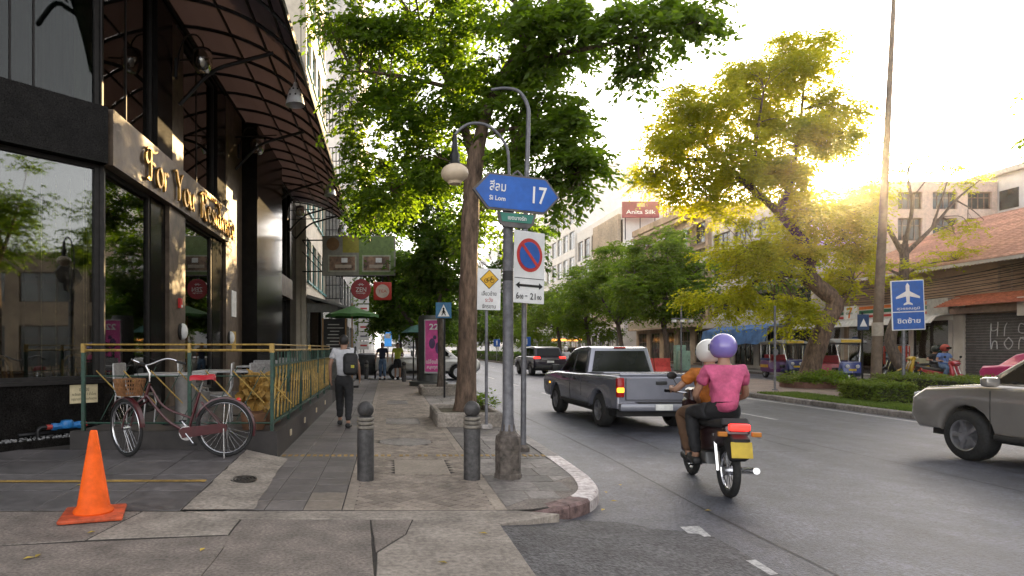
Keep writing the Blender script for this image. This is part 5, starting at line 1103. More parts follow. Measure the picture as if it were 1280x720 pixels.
def rects(t, name, mat, lst, r=.012):
    for c, d in lst: MB().rbox(c, d, r).build(name, mat, t, smooth=40)

# ---- grey pickup seen from behind
mp = paint('paint_lilac_grey', (.24, .245, .29), .25, .5); wr = .36
bodyp = [(-2.58, .46)] + arch(-1.55, wr, .42) + arch(1.5, wr, .40) + [(2.45, .4), (2.6, .55), (2.6, .85), (2.45, 1.02), (1.5, 1.1), (-.45, 1.12), (-.6, 1.13), (-2.55, 1.14), (-2.6, 1.1)]
greenp = [(-.62, 1.05), (1.5, 1.05), (.85, 1.58), (.62, 1.69), (.2, 1.74), (-.3, 1.75), (-.5, 1.71)]
PU = (4.98, 14.3, ROADZ)
pk = vehicle('pickup_truck', 'lilac grey double cab pickup with amber indicator lit', 'pickup', PU, R(2), bodyp, .9, greenp, .8, 1.08, .27, [(-1.55, wr), (1.5, wr)], .76, mp,
             [[(-.5, 1.13), (.28, 1.13), (.26, 1.62), (-.38, 1.64)], [(.36, 1.13), (1.22, 1.13), (.72, 1.56), (.34, 1.62)]], ((-.62, 1.16), (-.52, 1.64)), ((1.38, 1.14), (.82, 1.58)))
MB().b2(-.79, .79, -2.5, -.68, 1.135, 1.152).build('bed_cover', M('bed_cover', (.05, .05, .055), .5), pk); rects(pk, 'cover_rail', mp, [((0, -2.52, 1.165), (1.6, .06, .05)), ((0, -1.6, 1.165), (1.58, .05, .03))])
rects(pk, 'tailgate_seam', m_plas, [((0, -2.607, .66), (1.4, .012, .012)), ((-.71, -2.607, .88), (.012, .012, .45)), ((.71, -2.607, .88), (.012, .012, .45))], .002); rects(pk, 'tailgate_handle', m_plas, [((0, -2.612, 1.0), (.22, .03, .07))])
rects(pk, 'rear_bumper', paint('paint_lilac_bumper', (.22, .225, .26), .35, .4), [((0, -2.64, .52), (1.72, .16, .16))], .04); rects(pk, 'bumper_step', m_plas, [((0, -2.66, .61), (1.0, .1, .03))]); rects(pk, 'number_plate', m_platew, [((0, -2.725, .52), (.34, .012, .12))], .003)
for s_ in (-1, 1):
    tl_ = MB().rbox((s_ * .815, -2.57, .91), (.15, .12, .4), .03).build('tail_lamp', m_tail, pk, smooth=40)
    MB().rbox((s_ * .822, -2.6, .86), (.135, .1, .1), .02).build('indicator', m_amber_on if s_ < 0 else m_lens, tl_)
    MB().rbox((s_ * 1.0, 1.05, 1.2), (.2, .1, .17), .03).build('mirror', m_plas, pk, smooth=40); MB().rbox((s_ * .895, 1.95, .78), (.02, .1, .05), .01).build('side_marker', m_amber_on, pk)
    rects(pk, 'door_handle', m_plas, [((s_ * .9, -.12, .98), (.03, .18, .04)), ((s_ * .9, .75, .98), (.03, .18, .04))])
    rects(pk, 'door_seam', m_plas, [((s_ * .902, .3, .78), (.006, .012, .6)), ((s_ * .9, -.5, .85), (.006, .012, .5))], .002); rects(pk, 'headlamp', m_lens, [((s_ * .72, 2.5, .86), (.28, .14, .16))], .04)
    rects(pk, 'arch_trim', m_plas, [((s_ * .88, 0, .43), (.06, 2.1, .08))], .02)
pk.scale = (.94, .94, .92)
rects(pk, 'high_brake_lamp', m_tail, [((0, -.53, 1.715), (.28, .03, .035))]); rects(pk, 'grille', m_plas, [((0, 2.585, .72), (.9, .05, .2))])
# ---- dark SUV further on
wr = .35; bodys = [(-2.2, .5)] + arch(-1.35, wr, .38) + arch(1.35, wr, .38) + [(2.15, .38), (2.28, .55), (2.25, .85), (2.0, 1.0), (1.1, 1.08), (-2.0, 1.1), (-2.22, 1.02), (-2.28, .75)]
greens = [(-2.1, 1.0), (1.3, 1.0), (.55, 1.52), (.2, 1.63), (-1.3, 1.66), (-1.75, 1.58)]
mps = paint('paint_dark_violet', (.035, .03, .045), .3, .4)
sv_ = vehicle('dark_suv', 'dark violet estate SUV driving away beyond the pickup', 'SUV', (8.95, 38.0, ROADZ), R(3), bodys, .91, greens, .82, 1.02, .24, [(-1.35, wr), (1.35, wr)], .78, mps, [[(-1.75, 1.1), (-.75, 1.1), (-.75, 1.54), (-1.5, 1.54)], [(-.68, 1.1), (.1, 1.1), (.08, 1.54), (-.68, 1.55)], [(.16, 1.1), (1.0, 1.1), (.5, 1.48), (.16, 1.53)]], ((-2.06, 1.12), (-1.78, 1.54)), ((1.2, 1.08), (.55, 1.5)))
for s_ in (-1, 1): rects(sv_, 'tail_lamp', m_tail_on, [((s_ * .72, -2.14, 1.02), (.36, .2, .14))], .04)
rects(sv_, 'rear_bumper', m_plas, [((0, -2.26, .52), (1.7, .12, .24))], .04); rects(sv_, 'number_plate', m_platew, [((0, -2.3, .8), (.4, .02, .12))], .003); rects(sv_, 'tailgate_trim', m_rim, [((0, -2.29, .95), (1.0, .03, .04))])
# ---- warm grey saloon in the far lane, mostly beyond the frame
mpg = paint('paint_warm_grey', (.36, .335, .305), .2, .5); wr = .35
bodyg = [(-2.25, .42)] + arch(-1.35, wr, .34) + arch(1.35, wr, .34) + [(2.2, .33), (2.34, .46), (2.32, .66), (2.1, .82), (1.0, .97), (-1.5, 1.02), (-2.2, .98), (-2.32, .8)]
greeng = [(-1.85, .92), (1.15, .92), (.25, 1.34), (-.1, 1.43), (-.8, 1.45), (-1.25, 1.36)]
gc = vehicle('grey_car', 'warm grey high roofed car passing beside the grass median', 'car', (8.95, 7.6, ROADZ), R(0), bodys, .91, greens, .82, 1.02, .24, [(-1.35, wr), (1.35, wr)], .78, mpg, [[(-1.75, 1.1), (-.75, 1.1), (-.75, 1.54), (-1.5, 1.54)], [(-.68, 1.1), (.1, 1.1), (.08, 1.54), (-.68, 1.55)], [(.16, 1.1), (1.0, 1.1), (.5, 1.48), (.16, 1.53)]], ((-2.06, 1.12), (-1.78, 1.54)), ((1.2, 1.08), (.55, 1.5)))
for s_ in (-1, 1):
    rects(gc, 'headlamp', m_lens, [((s_ * .70, 2.12, .84), (.36, .26, .15))], .05); rects(gc, 'mirror', mpg, [((s_ * 1.0, .85, 1.12), (.2, .12, .13))], .04); rects(gc, 'door_handle', m_rim, [((s_ * .90, -.0, .96), (.03, .18, .03)), ((s_ * .90, -.9, .97), (.03, .18, .03))]); rects(gc, 'door_seam', m_plas, [((s_ * .908, .95, .72), (.006, .012, .55)), ((s_ * .908, -.2, .72), (.006, .012, .6))], .002); rects(gc, 'sill', m_plas, [((s_ * .87, 0, .38), (.06, 1.85, .08))], .02)
rects(gc, 'front_bumper', m_plas, [((0, 2.2, .47), (1.1, .1, .12))], .03)
# ---- silver pickup crossing out of the side lane
mpw = paint('paint_silver', (.5, .49, .47), .3, .5); wr = .37
sp = vehicle('silver_pickup', 'pale silver pickup pulling out of the side lane', 'pickup', (1.95, 32.4, ROADZ), R(-90), bodyp, .9, [(p[0], p[1] + .03) for p in greenp], .8, 1.1, .27, [(-1.55, wr), (1.5, wr)], .76, mpw, [[(-.5, 1.16), (.28, 1.16), (.26, 1.65), (-.38, 1.67)], [(.36, 1.16), (1.22, 1.16), (.72, 1.59), (.34, 1.65)]], None, ((1.38, 1.17), (.82, 1.61)))
for s_ in (-1, 1): rects(sp, 'headlamp', m_lens, [((s_ * .72, 2.5, .86), (.28, .14, .16))], .04); rects(sp, 'mirror', mpw, [((s_ * 1.0, 1.05, 1.2), (.2, .1, .17))], .03); rects(sp, 'side_step', m_plas, [((s_ * .9, 0, .42), (.12, 1.9, .06))], .02)
rects(sp, 'bed_rack', m_rim, [((0, -.75, 1.3), (1.5, .06, .3))], .02)
# ---- pink taxi on the far carriageway
mpp = paint('paint_pink', (.55, .03, .16), .3, .1); wr = .32
tx = vehicle('pink_taxi', 'pink taxi saloon on the far carriageway', 'taxi', (20.6, 19.1, ROADZ), R(180), bodyg, .86, greeng, .77, .95, .33, [(-1.35, wr), (1.35, wr)], .74, mpp, [[(-.95, 1.0), (-.35, 1.0), (-.35, 1.37), (-.75, 1.37)], [(-.28, 1.0), (.75, 1.0), (.22, 1.29), (-.12, 1.37), (-.28, 1.38)]], ((-1.75, .98), (-1.28, 1.33)), ((1.05, .96), (.28, 1.31)))
rects(tx, 'roof_sign', M('taxi_sign', (.7, .5, .05), .4), [((0, -.3, 1.52), (.5, .14, .12))], .03)
for s_ in (-1, 1): rects(tx, 'headlamp', m_lens, [((s_ * .68, 2.16, .69), (.36, .26, .13))], .05); rects(tx, 'mirror', mpp, [((s_ * .97, .62, 1.03), (.2, .12, .13))], .04)
# ---- tuk-tuks
def tuktuk(loc, rz, label, c1, c2, seed):
    t = thing('tuk_tuk', label, 'tuk-tuk', loc, rz, 'tuk-tuks waiting across the road'); mA = paint('paint_' + c1[0], c1[1], .3, .1); mB_ = paint('paint_' + c2[0], c2[1], .3, .1)
    loft([(-1.3, .38), (-1.15, .3), (.2, .3), (.35, .36), (.35, .5), (-.3, .52), (-.4, .85), (-1.1, .95), (-1.32, .85)], .62, .05).build('body', mA, t, smooth=38); loft([(.25, .34), (.9, .34), (1.1, .5), (1.0, .95), (.82, 1.0), (.72, .6), (.3, .5)], .42, .08).build('front_cowl', mB_, t, smooth=38)
    rf = loft([(-1.4, 1.78), (-1.3, 1.9), (.3, 1.98), (.85, 1.9), (1.0, 1.8), (.9, 1.76), (-1.3, 1.74)], .66, .06).build('roof', M('tuk_roof', (.16, .16, .15), .6, var=.2), t, smooth=38)
    for s_ in (-1, 1):
        for l in (-1.25, -.35): MB().tube([(s_ * .58, l, .8), (s_ * .6, l, 1.8)], .022, n=6).build('post', m_chr, t)
        MB().tube([(s_ * .38, .86, .95), (s_ * .5, .72, 1.8)], .024, n=6).build('post', m_chr, t); MB().rbox((s_ * .6, -.8, .98), (.05, .95, .12), .02).build('arm_panel', mB_, t); MB().rbox((s_ * .61, -.85, .62), (.03, .8, .16), .01).build('side_stripe', M('stripe_yellow', (.6, .35, .03), .4), t)
        MB().rbox((s_ * .5, -1.335, .72), (.14, .05, .12), .02).build('tail_lamp', m_tail, t); wheel(t, (s_ * .55, -.85, .26), .26, .13, m_chr)
        MB().tube([(s_ * .22, .92, .95), (s_ * .32, .74, 1.02)], .014, n=6).build('handlebar', m_blk, t)
    wheel(t, (.001, .98, .26), .26, .12, m_chr); MB().tube([(.08, .98, .26), (.1, .88, .8)], .025, n=6).tube([(-.08, .98, .26), (-.1, .88, .8)], .025, n=6).build('fork', m_chr, t)
    g_ = MB().add([(-.44, .86, 1.02), (.44, .86, 1.02), (.48, .74, 1.74), (-.48, .74, 1.74)], [(0, 1, 2, 3)]).build('windscreen', m_win, t); MB().rbox((0, -.95, .98), (1.1, .14, .5), .05).build('backrest', M('vinyl_red', (.3, .02, .03), .5), t); MB().rbox((0, -.62, .6), (1.08, .5, .14), .05).build('bench', MATS['vinyl_red'], t); MB().rbox((0, .1, .62), (.5, .4, .16), .05).build('driver_seat', m_plas, t)
    for x in (-.2, .2): MB().lathe([(.075, 1.04), (.085, 1.08), (.06, 1.1)], (x, 0, .78), 14, 'Y').build('headlamp', m_lens, t)
    MB().rbox((0, .96, 1.86), (.8, .06, .14), .02).build('roof_board', M('roof_board_yellow', (.6, .4, .05), .5), t); MB().rbox((0, 1.07, .62), (.3, .02, .12), .004).build('number_plate', M('plate_yellow', (.6, .42, .03), .5), t)  # roof board in plain bright yellow
    return t
tuktuk((20.0, 28.4, ROADZ), R(172), 'tuk-tuk with red flanks and blue nose beneath the shop awning', ('crimson', (.4, .02, .03)), ('deep_blue', (.02, .04, .2)), 1)
tuktuk((20.6, 33.2, ROADZ), R(176), 'tuk-tuk with purple body half hidden by the leaning trunk', ('purple', (.1, .02, .14)), ('navy', (.02, .03, .13)), 2)
# ---- motorcycles
def motorcycle(name, label, loc, rz, mA, lit=False, group=None, plate=None):
    t = thing(name, label, 'motorcycle', loc, rz, group); r = .28
    for l in (-.62, .62):
        wv = sub('wheel', t); wv.location = (0, l, r); MB().tube([(0, (r - .035) * math.cos(6.2832 * i / 24), (r - .035) * math.sin(6.2832 * i / 24)) for i in range(24)], .04, n=8, closed=True).build('tyre', m_tyre, wv, smooth=60)
        sp_ = MB()
        sp_.tube([(0, (r - .075) * math.cos(6.2832 * i / 24), (r - .075) * math.sin(6.2832 * i / 24)) for i in range(24)], .014, n=6, closed=True)
        for k in range(10): a = 6.2832 * k / 10; sp_.tube([(0, 0, 0), (0, (r - .07) * math.cos(a), (r - .07) * math.sin(a))], .005, n=4)
        sp_.lathe([(.05, -.05), (.05, .05)], axis='X', n=12); sp_.build('rim', m_chr, wv)
    loft([(-.75, .62), (-.5, .5), (-.1, .4), (.15, .35), (.3, .42), (.2, .55), (-.15, .68), (-.7, .76), (-.88, .78), (-.9, .7)], .13, .05).build('body', mA, t, smooth=40); loft([(.3, .38), (.42, .32), (.48, .5), (.42, .8), (.36, .98), (.28, .96), (.33, .6)], .19, .05).build('leg_shield', mA, t, smooth=40); loft([(.2, .95), (.42, .9), (.5, 1.0), (.38, 1.1), (.24, 1.08)], .15, .05).build('head_fairing', mA, t, smooth=40)
    loft([(-.85, .79), (-.8, .74), (.02, .68), (.12, .7), (.05, .78), (-.4, .8), (-.8, .85)], .14, .04).build('seat', m_plas, t, smooth=40); loft([(-.35, .3), (.15, .22), (.25, .36), (.1, .45), (-.3, .42)], .14, .04).build('engine', M('engine_grey', (.14, .14, .14), .5, metal=.6), t, smooth=40)
    loft([(-.95, .45), (-.88, .42), (-.68, .62), (-.85, .72), (-.98, .66)], .09, .03).build('rear_mudguard', m_plas, t, smooth=40); loft([(.4, .55), (.62, .62), (.86, .5), (.9, .44), (.62, .56), (.42, .5)], .06, .02).build('front_mudguard', mA, t, smooth=40)
    MB().tube(catmull([(-.36, .22, 1.06), (-.3, .25, 1.05), (-.12, .3, 1.03), (.12, .3, 1.03), (.3, .25, 1.05), (.36, .22, 1.06)], 3), .013, n=6).build('handlebar', m_chr, t)
    for s_ in (-1, 1):
        MB().tube([(s_ * .34, .225, 1.06), (s_ * .42, .19, 1.065)], .02, n=8).build('grip', m_blk, t); MB().tube([(s_ * .22, .28, 1.04), (s_ * .3, .3, 1.2)], .006, n=5).sphere((s_ * .32, .29, 1.24), (.06, .015, .045), 10, 6).build('mirror', m_blk, t); MB().tube([(s_ * .08, .62, r), (s_ * .09, .4, .9)], .022, n=6).build('fork', m_chr, t); MB().tube([(s_ * .1, -.62, r), (s_ * .11, -.55, .66)], .024, n=6).build('shock_absorber', m_chr, t); MB().rbox((s_ * .16, -.92, .7), (.09, .04, .05), .01).build('indicator', M('amber', (.5, .18, .02), .3), t)
    MB().tube(catmull([(.12, .15, .3), (.15, -.2, .22), (.15, -.7, .3), (.15, -.95, .34)], 4), [.02] * 6 + [.035] * 7, n=8).build('exhaust', m_chr, t, smooth=50); MB().rbox((0, -.92, .77), (.2, .07, .07), .02).build('tail_lamp', m_tail_on if lit else m_tail, t); MB().rbox((0, -.985, .55), (.2, .012, .16), .004, rx=R(-12)).build('number_plate', plate or m_platew, t)
    MB().rbox((0, .42, .99), (.18, .1, .11), .03).build('headlamp', m_lens, t); MB().tube([(-.1, -.1, .26), (-.24, -.1, .24)], .012, n=6).tube([(.1, -.1, .26), (.24, -.1, .24)], .012, n=6).build('foot_peg', m_blk, t)
    return t
MBX = (3.68, 7.35, ROADZ); MRZ = R(-9)
moto = motorcycle('motorcycle', 'dark motorcycle with lit red tail lamp carrying two riders', MBX, MRZ, paint('paint_maroon_black', (.03, .012, .014), .3, .1), True, None, M('plate_yellow', (.6, .42, .03), .5))
motorcycle('parked_motorcycle', 'black parked motorcycle with yellow cowl outside the convenience store', (22.95, 27.6, 0), R(80), paint('paint_yellow', (.5, .32, .02), .3, .1), group='motorcycles parked at the shops')
motorcycle('parked_motorcycle', 'black parked motorcycle beside the shop awning post', (23.1, 29.0, 0), R(95), m_plas, group='motorcycles parked at the shops')
motorcycle('far_carriageway_motorcycle', 'red motorcycle carrying the rider in blue beside the pink taxi', (20.9, 24.0, ROADZ), R(185), paint('paint_crimson', (.4, .02, .03), .3, .1))
motorcycle('oncoming_motorcycle', 'white motorcycle beside the dark SUV', (10.7, 38.5, ROADZ), R(2), M('paint_plain_white', (.7, .7, .7), .35))

# ================================================================== PEOPLE
m_skin = M('skin', (.36, .20, .13), .55, var=.08, scale=12); m_hair = M('hair_black', (.012, .010, .009), .6, var=.3, scale=60)
from mathutils import noise as mnoise
def skin_mesh(V, E, Rd, root=0, lev=1, fold=0):
    me = bpy.data.meshes.new('skin'); me.from_pydata([tuple(v) for v in V], E, []); o = bpy.data.objects.new('skin', me); C.objects.link(o)
    md = o.modifiers.new('s', 'SKIN'); md.use_smooth_shade = True
    for i, d in enumerate(me.skin_vertices[0].data):
        r_ = Rd[i]; d.radius = r_ if isinstance(r_, tuple) else (r_, r_); d.use_root = (i == root)
    sbd = o.modifiers.new('b', 'SUBSURF'); sbd.levels = lev; sbd.render_levels = lev
    bpy.context.view_layer.update()
    m = bpy.data.meshes.new_from_object(o.evaluated_get(bpy.context.evaluated_depsgraph_get())); bpy.data.objects.remove(o)
    if fold:
        for v in m.vertices: v.co += v.normal * (fold * (mnoise.noise(Vector((v.co.x * 9, v.co.y * 9, v.co.z * 22))) + .6 * mnoise.noise(Vector((v.co.x * 25 + 3, v.co.y * 25, v.co.z * 30)))))
    return m
BASE = dict(pelvis=(0, 0, .93), spine=(0, .01, 1.10), chest=(0, 0, 1.30), neck=(0, -.01, 1.45), head=(0, .01, 1.555), top=(0, .0, 1.655), shL=(-.175, -.01, 1.39), elL=(-.235, -.03, 1.12), wrL=(-.245, .04, .88), shR=(.175, -.01, 1.39), elR=(.235, -.03, 1.12), wrR=(.245, .04, .88),
            hiL=(-.085, 0, .88), knL=(-.095, .03, .48), anL=(-.10, -.02, .09), toL=(-.11, .13, .035), hiR=(.085, 0, .88), knR=(.095, .03, .48), anR=(.10, -.02, .09), toR=(.11, .13, .035))
def person(label, loc, rz, pose, shirt, trousers, shoes=None, shorts=False, hair=True, helmet=None, group=None, grip=False, slim=1, sleeve=.6):
    J = {k: Vector(v) for k, v in BASE.items()}; J.update({k: Vector(v) for k, v in pose.items()})
    t = thing('person', label, 'person', loc, rz, group)
    hd = (J['top'] - J['neck']).normalized()
    names = ['pelvis', 'spine', 'chest', 'neck', 'head', 'top', 'shL', 'elL', 'wrL', 'shR', 'elR', 'wrR', 'hiL', 'knL', 'anL', 'toL', 'hiR', 'knR', 'anR', 'toR']
    V = [J[n] for n in names]; I = {n: i for i, n in enumerate(names)}
    Rd = dict(pelvis=.125, spine=.115, chest=.125, neck=.055, head=.088, top=.055, shL=.058, elL=.040, wrL=.027, shR=.058, elR=.040, wrR=.027, hiL=.09, knL=.058, anL=.04, toL=.03, hiR=.09, knR=.058, anR=.04, toR=.03)
    E = [('pelvis', 'spine'), ('spine', 'chest'), ('chest', 'neck'), ('neck', 'head'), ('head', 'top'), ('chest', 'shL'), ('shL', 'elL'), ('elL', 'wrL'), ('chest', 'shR'), ('shR', 'elR'), ('elR', 'wrR'), ('pelvis', 'hiL'), ('hiL', 'knL'), ('knL', 'anL'), ('anL', 'toL'), ('pelvis', 'hiR'), ('hiR', 'knR'), ('knR', 'anR'), ('anR', 'toR')]
    cover = dict(pelvis=.55, spine=.6, chest=.68, shL=.7, shR=.7, hiL=.6, hiR=.6); cover.update({} if shorts else dict(knL=.7, knR=.7)); rr = [Rd[n] * cover.get(n, 1) for n in names]; EE = [(I[a], I[b_]) for a, b_ in E]
    # palms and five fingers
    for s_, sg in (('L', -1), ('R', 1)):
        w_ = J['wr' + s_]; d = (w_ - J['el' + s_]).normalized(); sidev = Vector((sg, 0, 0)) - d * d.x * sg; sidev = sidev.normalized() if sidev.length > .1 else Vector((0, 1, 0)); fwd = d.cross(sidev).normalized() * sg
        if fwd.y < 0: fwd = -fwd
        pm = w_ + d * .055; pi_ = len(V); V.append(pm); rr.append(.030); EE.append((I['wr' + s_], pi_))
        for k, (o_, L_) in enumerate(((.027, .06), (.009, .07), (-.009, .066), (-.026, .05))):
            a = pm + d * .03 + fwd * o_; cur = -sidev * (.035 if grip else .012); V += [a, a + d * L_ * .5 + cur * .4, a + d * L_ * (.55 if grip else 1) + cur * 1.6]; rr += [.0095, .0085, .007]; n0 = len(V); EE += [(pi_, n0 - 3), (n0 - 3, n0 - 2), (n0 - 2, n0 - 1)]
        a = w_ + d * .03 + fwd * .028; V += [a, a + d * .035 + fwd * .022]; rr += [.011, .0085]; EE += [(pi_, len(V) - 2), (len(V) - 2, len(V) - 1)]
    me = skin_mesh(V, EE, rr, 0, 1); body = obj('body', me, m_skin, t)
    # head: skull, jaw, nose, ears
    h = J['head']; fx = Vector((0, 1, 0)); hb = MB(); hb.sphere(h + Vector((0, .0, .02)), (.078, .096, .112), 16, 12); hb.sphere(h + Vector((0, .035, -.055)), (.052, .055, .055), 12, 8); hb.sphere(h + Vector((0, .1, -.015)), (.013, .02, .026), 8, 6)
    for s_ in (-1, 1): hb.sphere(h + Vector((s_ * .08, -.005, -.005)), (.012, .022, .032), 8, 6)
    hdm = hb.build('head', m_skin, body, smooth=60)
    for s_ in (-1, 1): MB().sphere(h + Vector((s_ * .032, .088, .02)), (.014, .008, .008), 8, 6).build('eye', m_hair, body)
    MB().sphere(h + Vector((0, .092, -.058)), (.024, .006, .006), 8, 6).build('mouth', M('lip', (.25, .08, .07), .5), body)
    if hair and not helmet:
        vs = MB().sphere(h + Vector((0, -.012, .035)), (.088, .1, .108), 18, 12); vs.v = [v if not (v[1] - h.y > .05 and v[2] - h.z < .075) else (v[0] * .9 + h.x * .1, h.y + .03, max(v[2], h.z + .06)) for v in vs.v]; vs.build('hair', m_hair, t, smooth=70)
    if helmet:
        hm = MB().sphere(h + Vector((0, -.01, .035)), (.135, .155, .145), 20, 14); hm.v = [(v[0], v[1], max(v[2], h.z - .085)) for v in hm.v]; hm.build('helmet', helmet, t, smooth=60); MB().rbox(h + Vector((0, .15, .03)), (.2, .03, .08), .02).build('visor', m_glassv, t)
    # clothing
    mid = lambda a, b_, k: J[a].lerp(J[b_], k)
    lowp = J['pelvis'] - (J['spine'] - J['pelvis']).normalized() * .05
    V = [lowp, J['spine'], J['chest'], J['neck'] - hd * .06, J['shL'], mid('shL', 'elL', sleeve), J['shR'], mid('shR', 'elR', sleeve)]
    obj('shirt', skin_mesh(V, [(0, 1), (1, 2), (2, 3), (2, 4), (4, 5), (2, 6), (6, 7)], [.152 * slim, .142 * slim, .142 * slim, .066, .078, .066, .078, .066], 0, 3, .011), shirt, t)
    kn = .92 if shorts else 1; upv = (J['spine'] - J['pelvis']).normalized(); V = [J['pelvis'], J['hiL'].lerp(J['knL'], .22), J['knL'].lerp(J['hiL'], 0 if not shorts else .08), J['hiR'].lerp(J['knR'], .22), J['knR'].lerp(J['hiR'], 0 if not shorts else .08)]; E2 = [(0, 1), (1, 2), (0, 3), (3, 4)]; r2 = [.142, .108, .084, .108, .084]
    if not shorts: V += [J['anL'] + Vector((0, 0, .03)), J['anR'] + Vector((0, 0, .03))]; E2 += [(2, 5), (4, 6)]; r2 += [.058, .058]
    V.append(J['pelvis'] + upv * .09); E2.append((0, len(V) - 1)); r2.append(.138)
    obj('shorts' if shorts else 'trousers', skin_mesh(V, E2, r2, 0, 3, .008), trousers, t)
    for s_ in 'LR':
        a, b_ = J['an' + s_], J['to' + s_]; d = (b_ - a); d = Vector((d.x, d.y, 0)).normalized() if Vector((d.x, d.y, 0)).length > .02 else Vector((0, 1, 0)); c = (a + b_) / 2; zt = min(a.z, b_.z)
        sm = MB().rbox((0, 0, 0), (.095, .27, .085), .03); rot = Matrix.Rotation(math.atan2(-d.x, d.y), 4, 'Z') @ Matrix.Rotation(math.atan2(b_.z - a.z + .055, .15), 4, 'X')
        sm.v = [tuple(rot @ Vector(v) + Vector((c.x, c.y, (a.z + b_.z) / 2 - .018))) for v in sm.v]; sm.build('shoe', shoes or m_plas, t, smooth=50)
    return t
m_tee = M('shirt_white_grey', (.5, .5, .52), .85, var=.12, scale=9, bump=.15, bscale=14); m_trk = M('trousers_black', (.018, .018, .02), .8, var=.2, scale=12, bump=.15, bscale=16); m_jean = M('jeans_blue', (.10, .16, .26), .85, var=.2, scale=10); m_navy = M('shirt_navy', (.02, .025, .05), .85); m_lime = M('shirt_lime', (.42, .46, .05), .8); m_org = M('vest_orange', (.5, .16, .02), .75, var=.2, scale=10, bump=1, bscale=9); m_pink = M('shirt_pink', (.55, .10, .21), .8, var=.18, scale=10, bump=1, bscale=9); m_brn = M('trousers_brown', (.12, .065, .035), .85, var=.15); m_purp = paint('helmet_purple', (.2, .16, .45), .25, 0); m_hw = paint('helmet_white', (.7, .68, .64), .25, 0)
wp = G(430, 534)
wk = person('person in white shirt and black trousers walking along the terrace', (wp.x, wp.y, 0), R(-3), dict(knL=(-.09, .14, .49), anL=(-.09, .12, .12), toL=(-.1, .27, .07), knR=(.09, .0, .48), anR=(.095, -.17, .1), toR=(.1, -.03, .035), elL=(-.25, -.06, 1.13), wrL=(-.25, .02, .9), elR=(.26, .02, 1.12), wrR=(.27, .14, .92)), m_tee, m_trk, slim=1.02)
bp_ = thing('backpack', 'black backpack slung on the shoulder of the walking person', 'backpack', (wp.x + .13, wp.y - .19, .96), R(-3)); m_bpk = M('nylon_black', (.012, .012, .013), .7, bump=.2, bscale=30)
MB().rbox((0, 0, .2), (.27, .16, .4), .075).build('bag', m_bpk, bp_, smooth=50); MB().rbox((0, -.09, .13), (.22, .06, .2), .03).build('front_pocket', m_bpk, bp_, smooth=50); MB().rbox((.05, -.122, .16), (.06, .01, .05), .004).build('patch', M('patch_yellow', (.45, .4, .03), .6), bp_); MB().tube(catmull([(.07, .08, .38), (.07, .16, .5), (.06, .3, .45), (.06, .33, .2)], 4), .02, n=6).build('strap', m_bpk, bp_, smooth=60)
a = G(465 + 10, 475)
person('person in navy shirt and blue jeans walking on the pavement', (*G(478, 475)[:2], 0), R(180), dict(knL=(-.1, .12, .49), anL=(-.1, .1, .12), toL=(-.11, .25, .06), anR=(.1, -.14, .1), toR=(.11, .0, .035), elR=(.28, -.08, 1.14), wrR=(.3, .02, .92)), m_navy, m_jean)
person('person in lime yellow shirt and black shorts walking on the pavement', (*G(497, 475)[:2], 0), R(180), dict(knL=(-.1, .12, .49), anL=(-.1, .1, .12), toL=(-.11, .25, .06), anR=(.1, -.14, .1), toR=(.11, .0, .035), elL=(-.26, -.02, 1.15), wrL=(-.2, .18, 1.05)), m_lime, m_trk, m_swhite, True)
# two riders on the motorcycle (local frame of the machine: +Y forward)
def rider(label, y0, z0, lean, shirt, trousers, helmet, hands, feet, base, rz, group=None):
    s, c = math.sin(lean), math.cos(lean); U = lambda h, f=0: (0, y0 + s * h + f * c, z0 + c * h)
    sh = .17
    pose = dict(pelvis=(0, y0, z0), spine=U(.18), chest=U(.38), neck=U(.53), head=U(.64, .03), top=U(.74, .03))
    for sg, n in ((-1, 'L'), (1, 'R')):
        S = Vector(U(.425)) + Vector((sg * sh, 0, 0)); H_ = Vector((sg * hands[0], hands[1], hands[2])); Em = (S + H_) / 2 + Vector((sg * .09, -.04, -.1)); pose['sh' + n] = S; pose['el' + n] = Em; pose['wr' + n] = H_
        pose['hi' + n] = (sg * .09, y0 + .03, z0 - .02); A = Vector((sg * feet[0], feet[1], feet[2])); Kn = Vector((sg * (feet[0] + .02), y0 + .42, z0 - .06)); pose['kn' + n] = Kn; pose['an' + n] = A; pose['to' + n] = A + Vector((0, .15, -.035))
    return person(label, base, rz, pose, shirt, trousers, helmet=helmet, group=group, grip=True)
rider('person in orange vest and white helmet steering the motorcycle', -.1, .86, .12, m_org, m_brn, m_hw, (.36, .12, 1.09), (.19, .06, .33), MBX, MRZ)
rider('person in pink shirt and purple helmet riding behind', -.52, .91, .05, m_pink, m_trk, m_purp, (.17, -.2, .98), (.2, -.22, .36), MBX, MRZ)
rider('person in blue shirt and red cap on a motorcycle by the shutter', -.1, .9, .1, M('shirt_blue', (.12, .2, .42), .8), m_jean, M('cap_red', (.35, .05, .03), .6), (.36, .12, 1.09), (.19, .06, .33), (20.9, 24.0, ROADZ), R(185))
rider('person in black with dark helmet on a motorcycle outside the convenience store', -.1, .86, .12, m_trk, m_trk, M('helmet_dark', (.02, .03, .025), .3), (.36, .12, 1.09), (.19, .06, .33), (21.9, 25.6, ROADZ), R(180))
motorcycle('waiting_motorcycle', 'black motorcycle carrying the person in black outside the convenience store', (21.9, 25.6, ROADZ), R(180), m_plas)
rider('person in white shirt steering the motorcycle beside the SUV', -.1, .86, .12, m_tee, m_jean, m_hw, (.36, .12, 1.09), (.19, .06, .33), (10.7, 38.5, ROADZ), R(2))
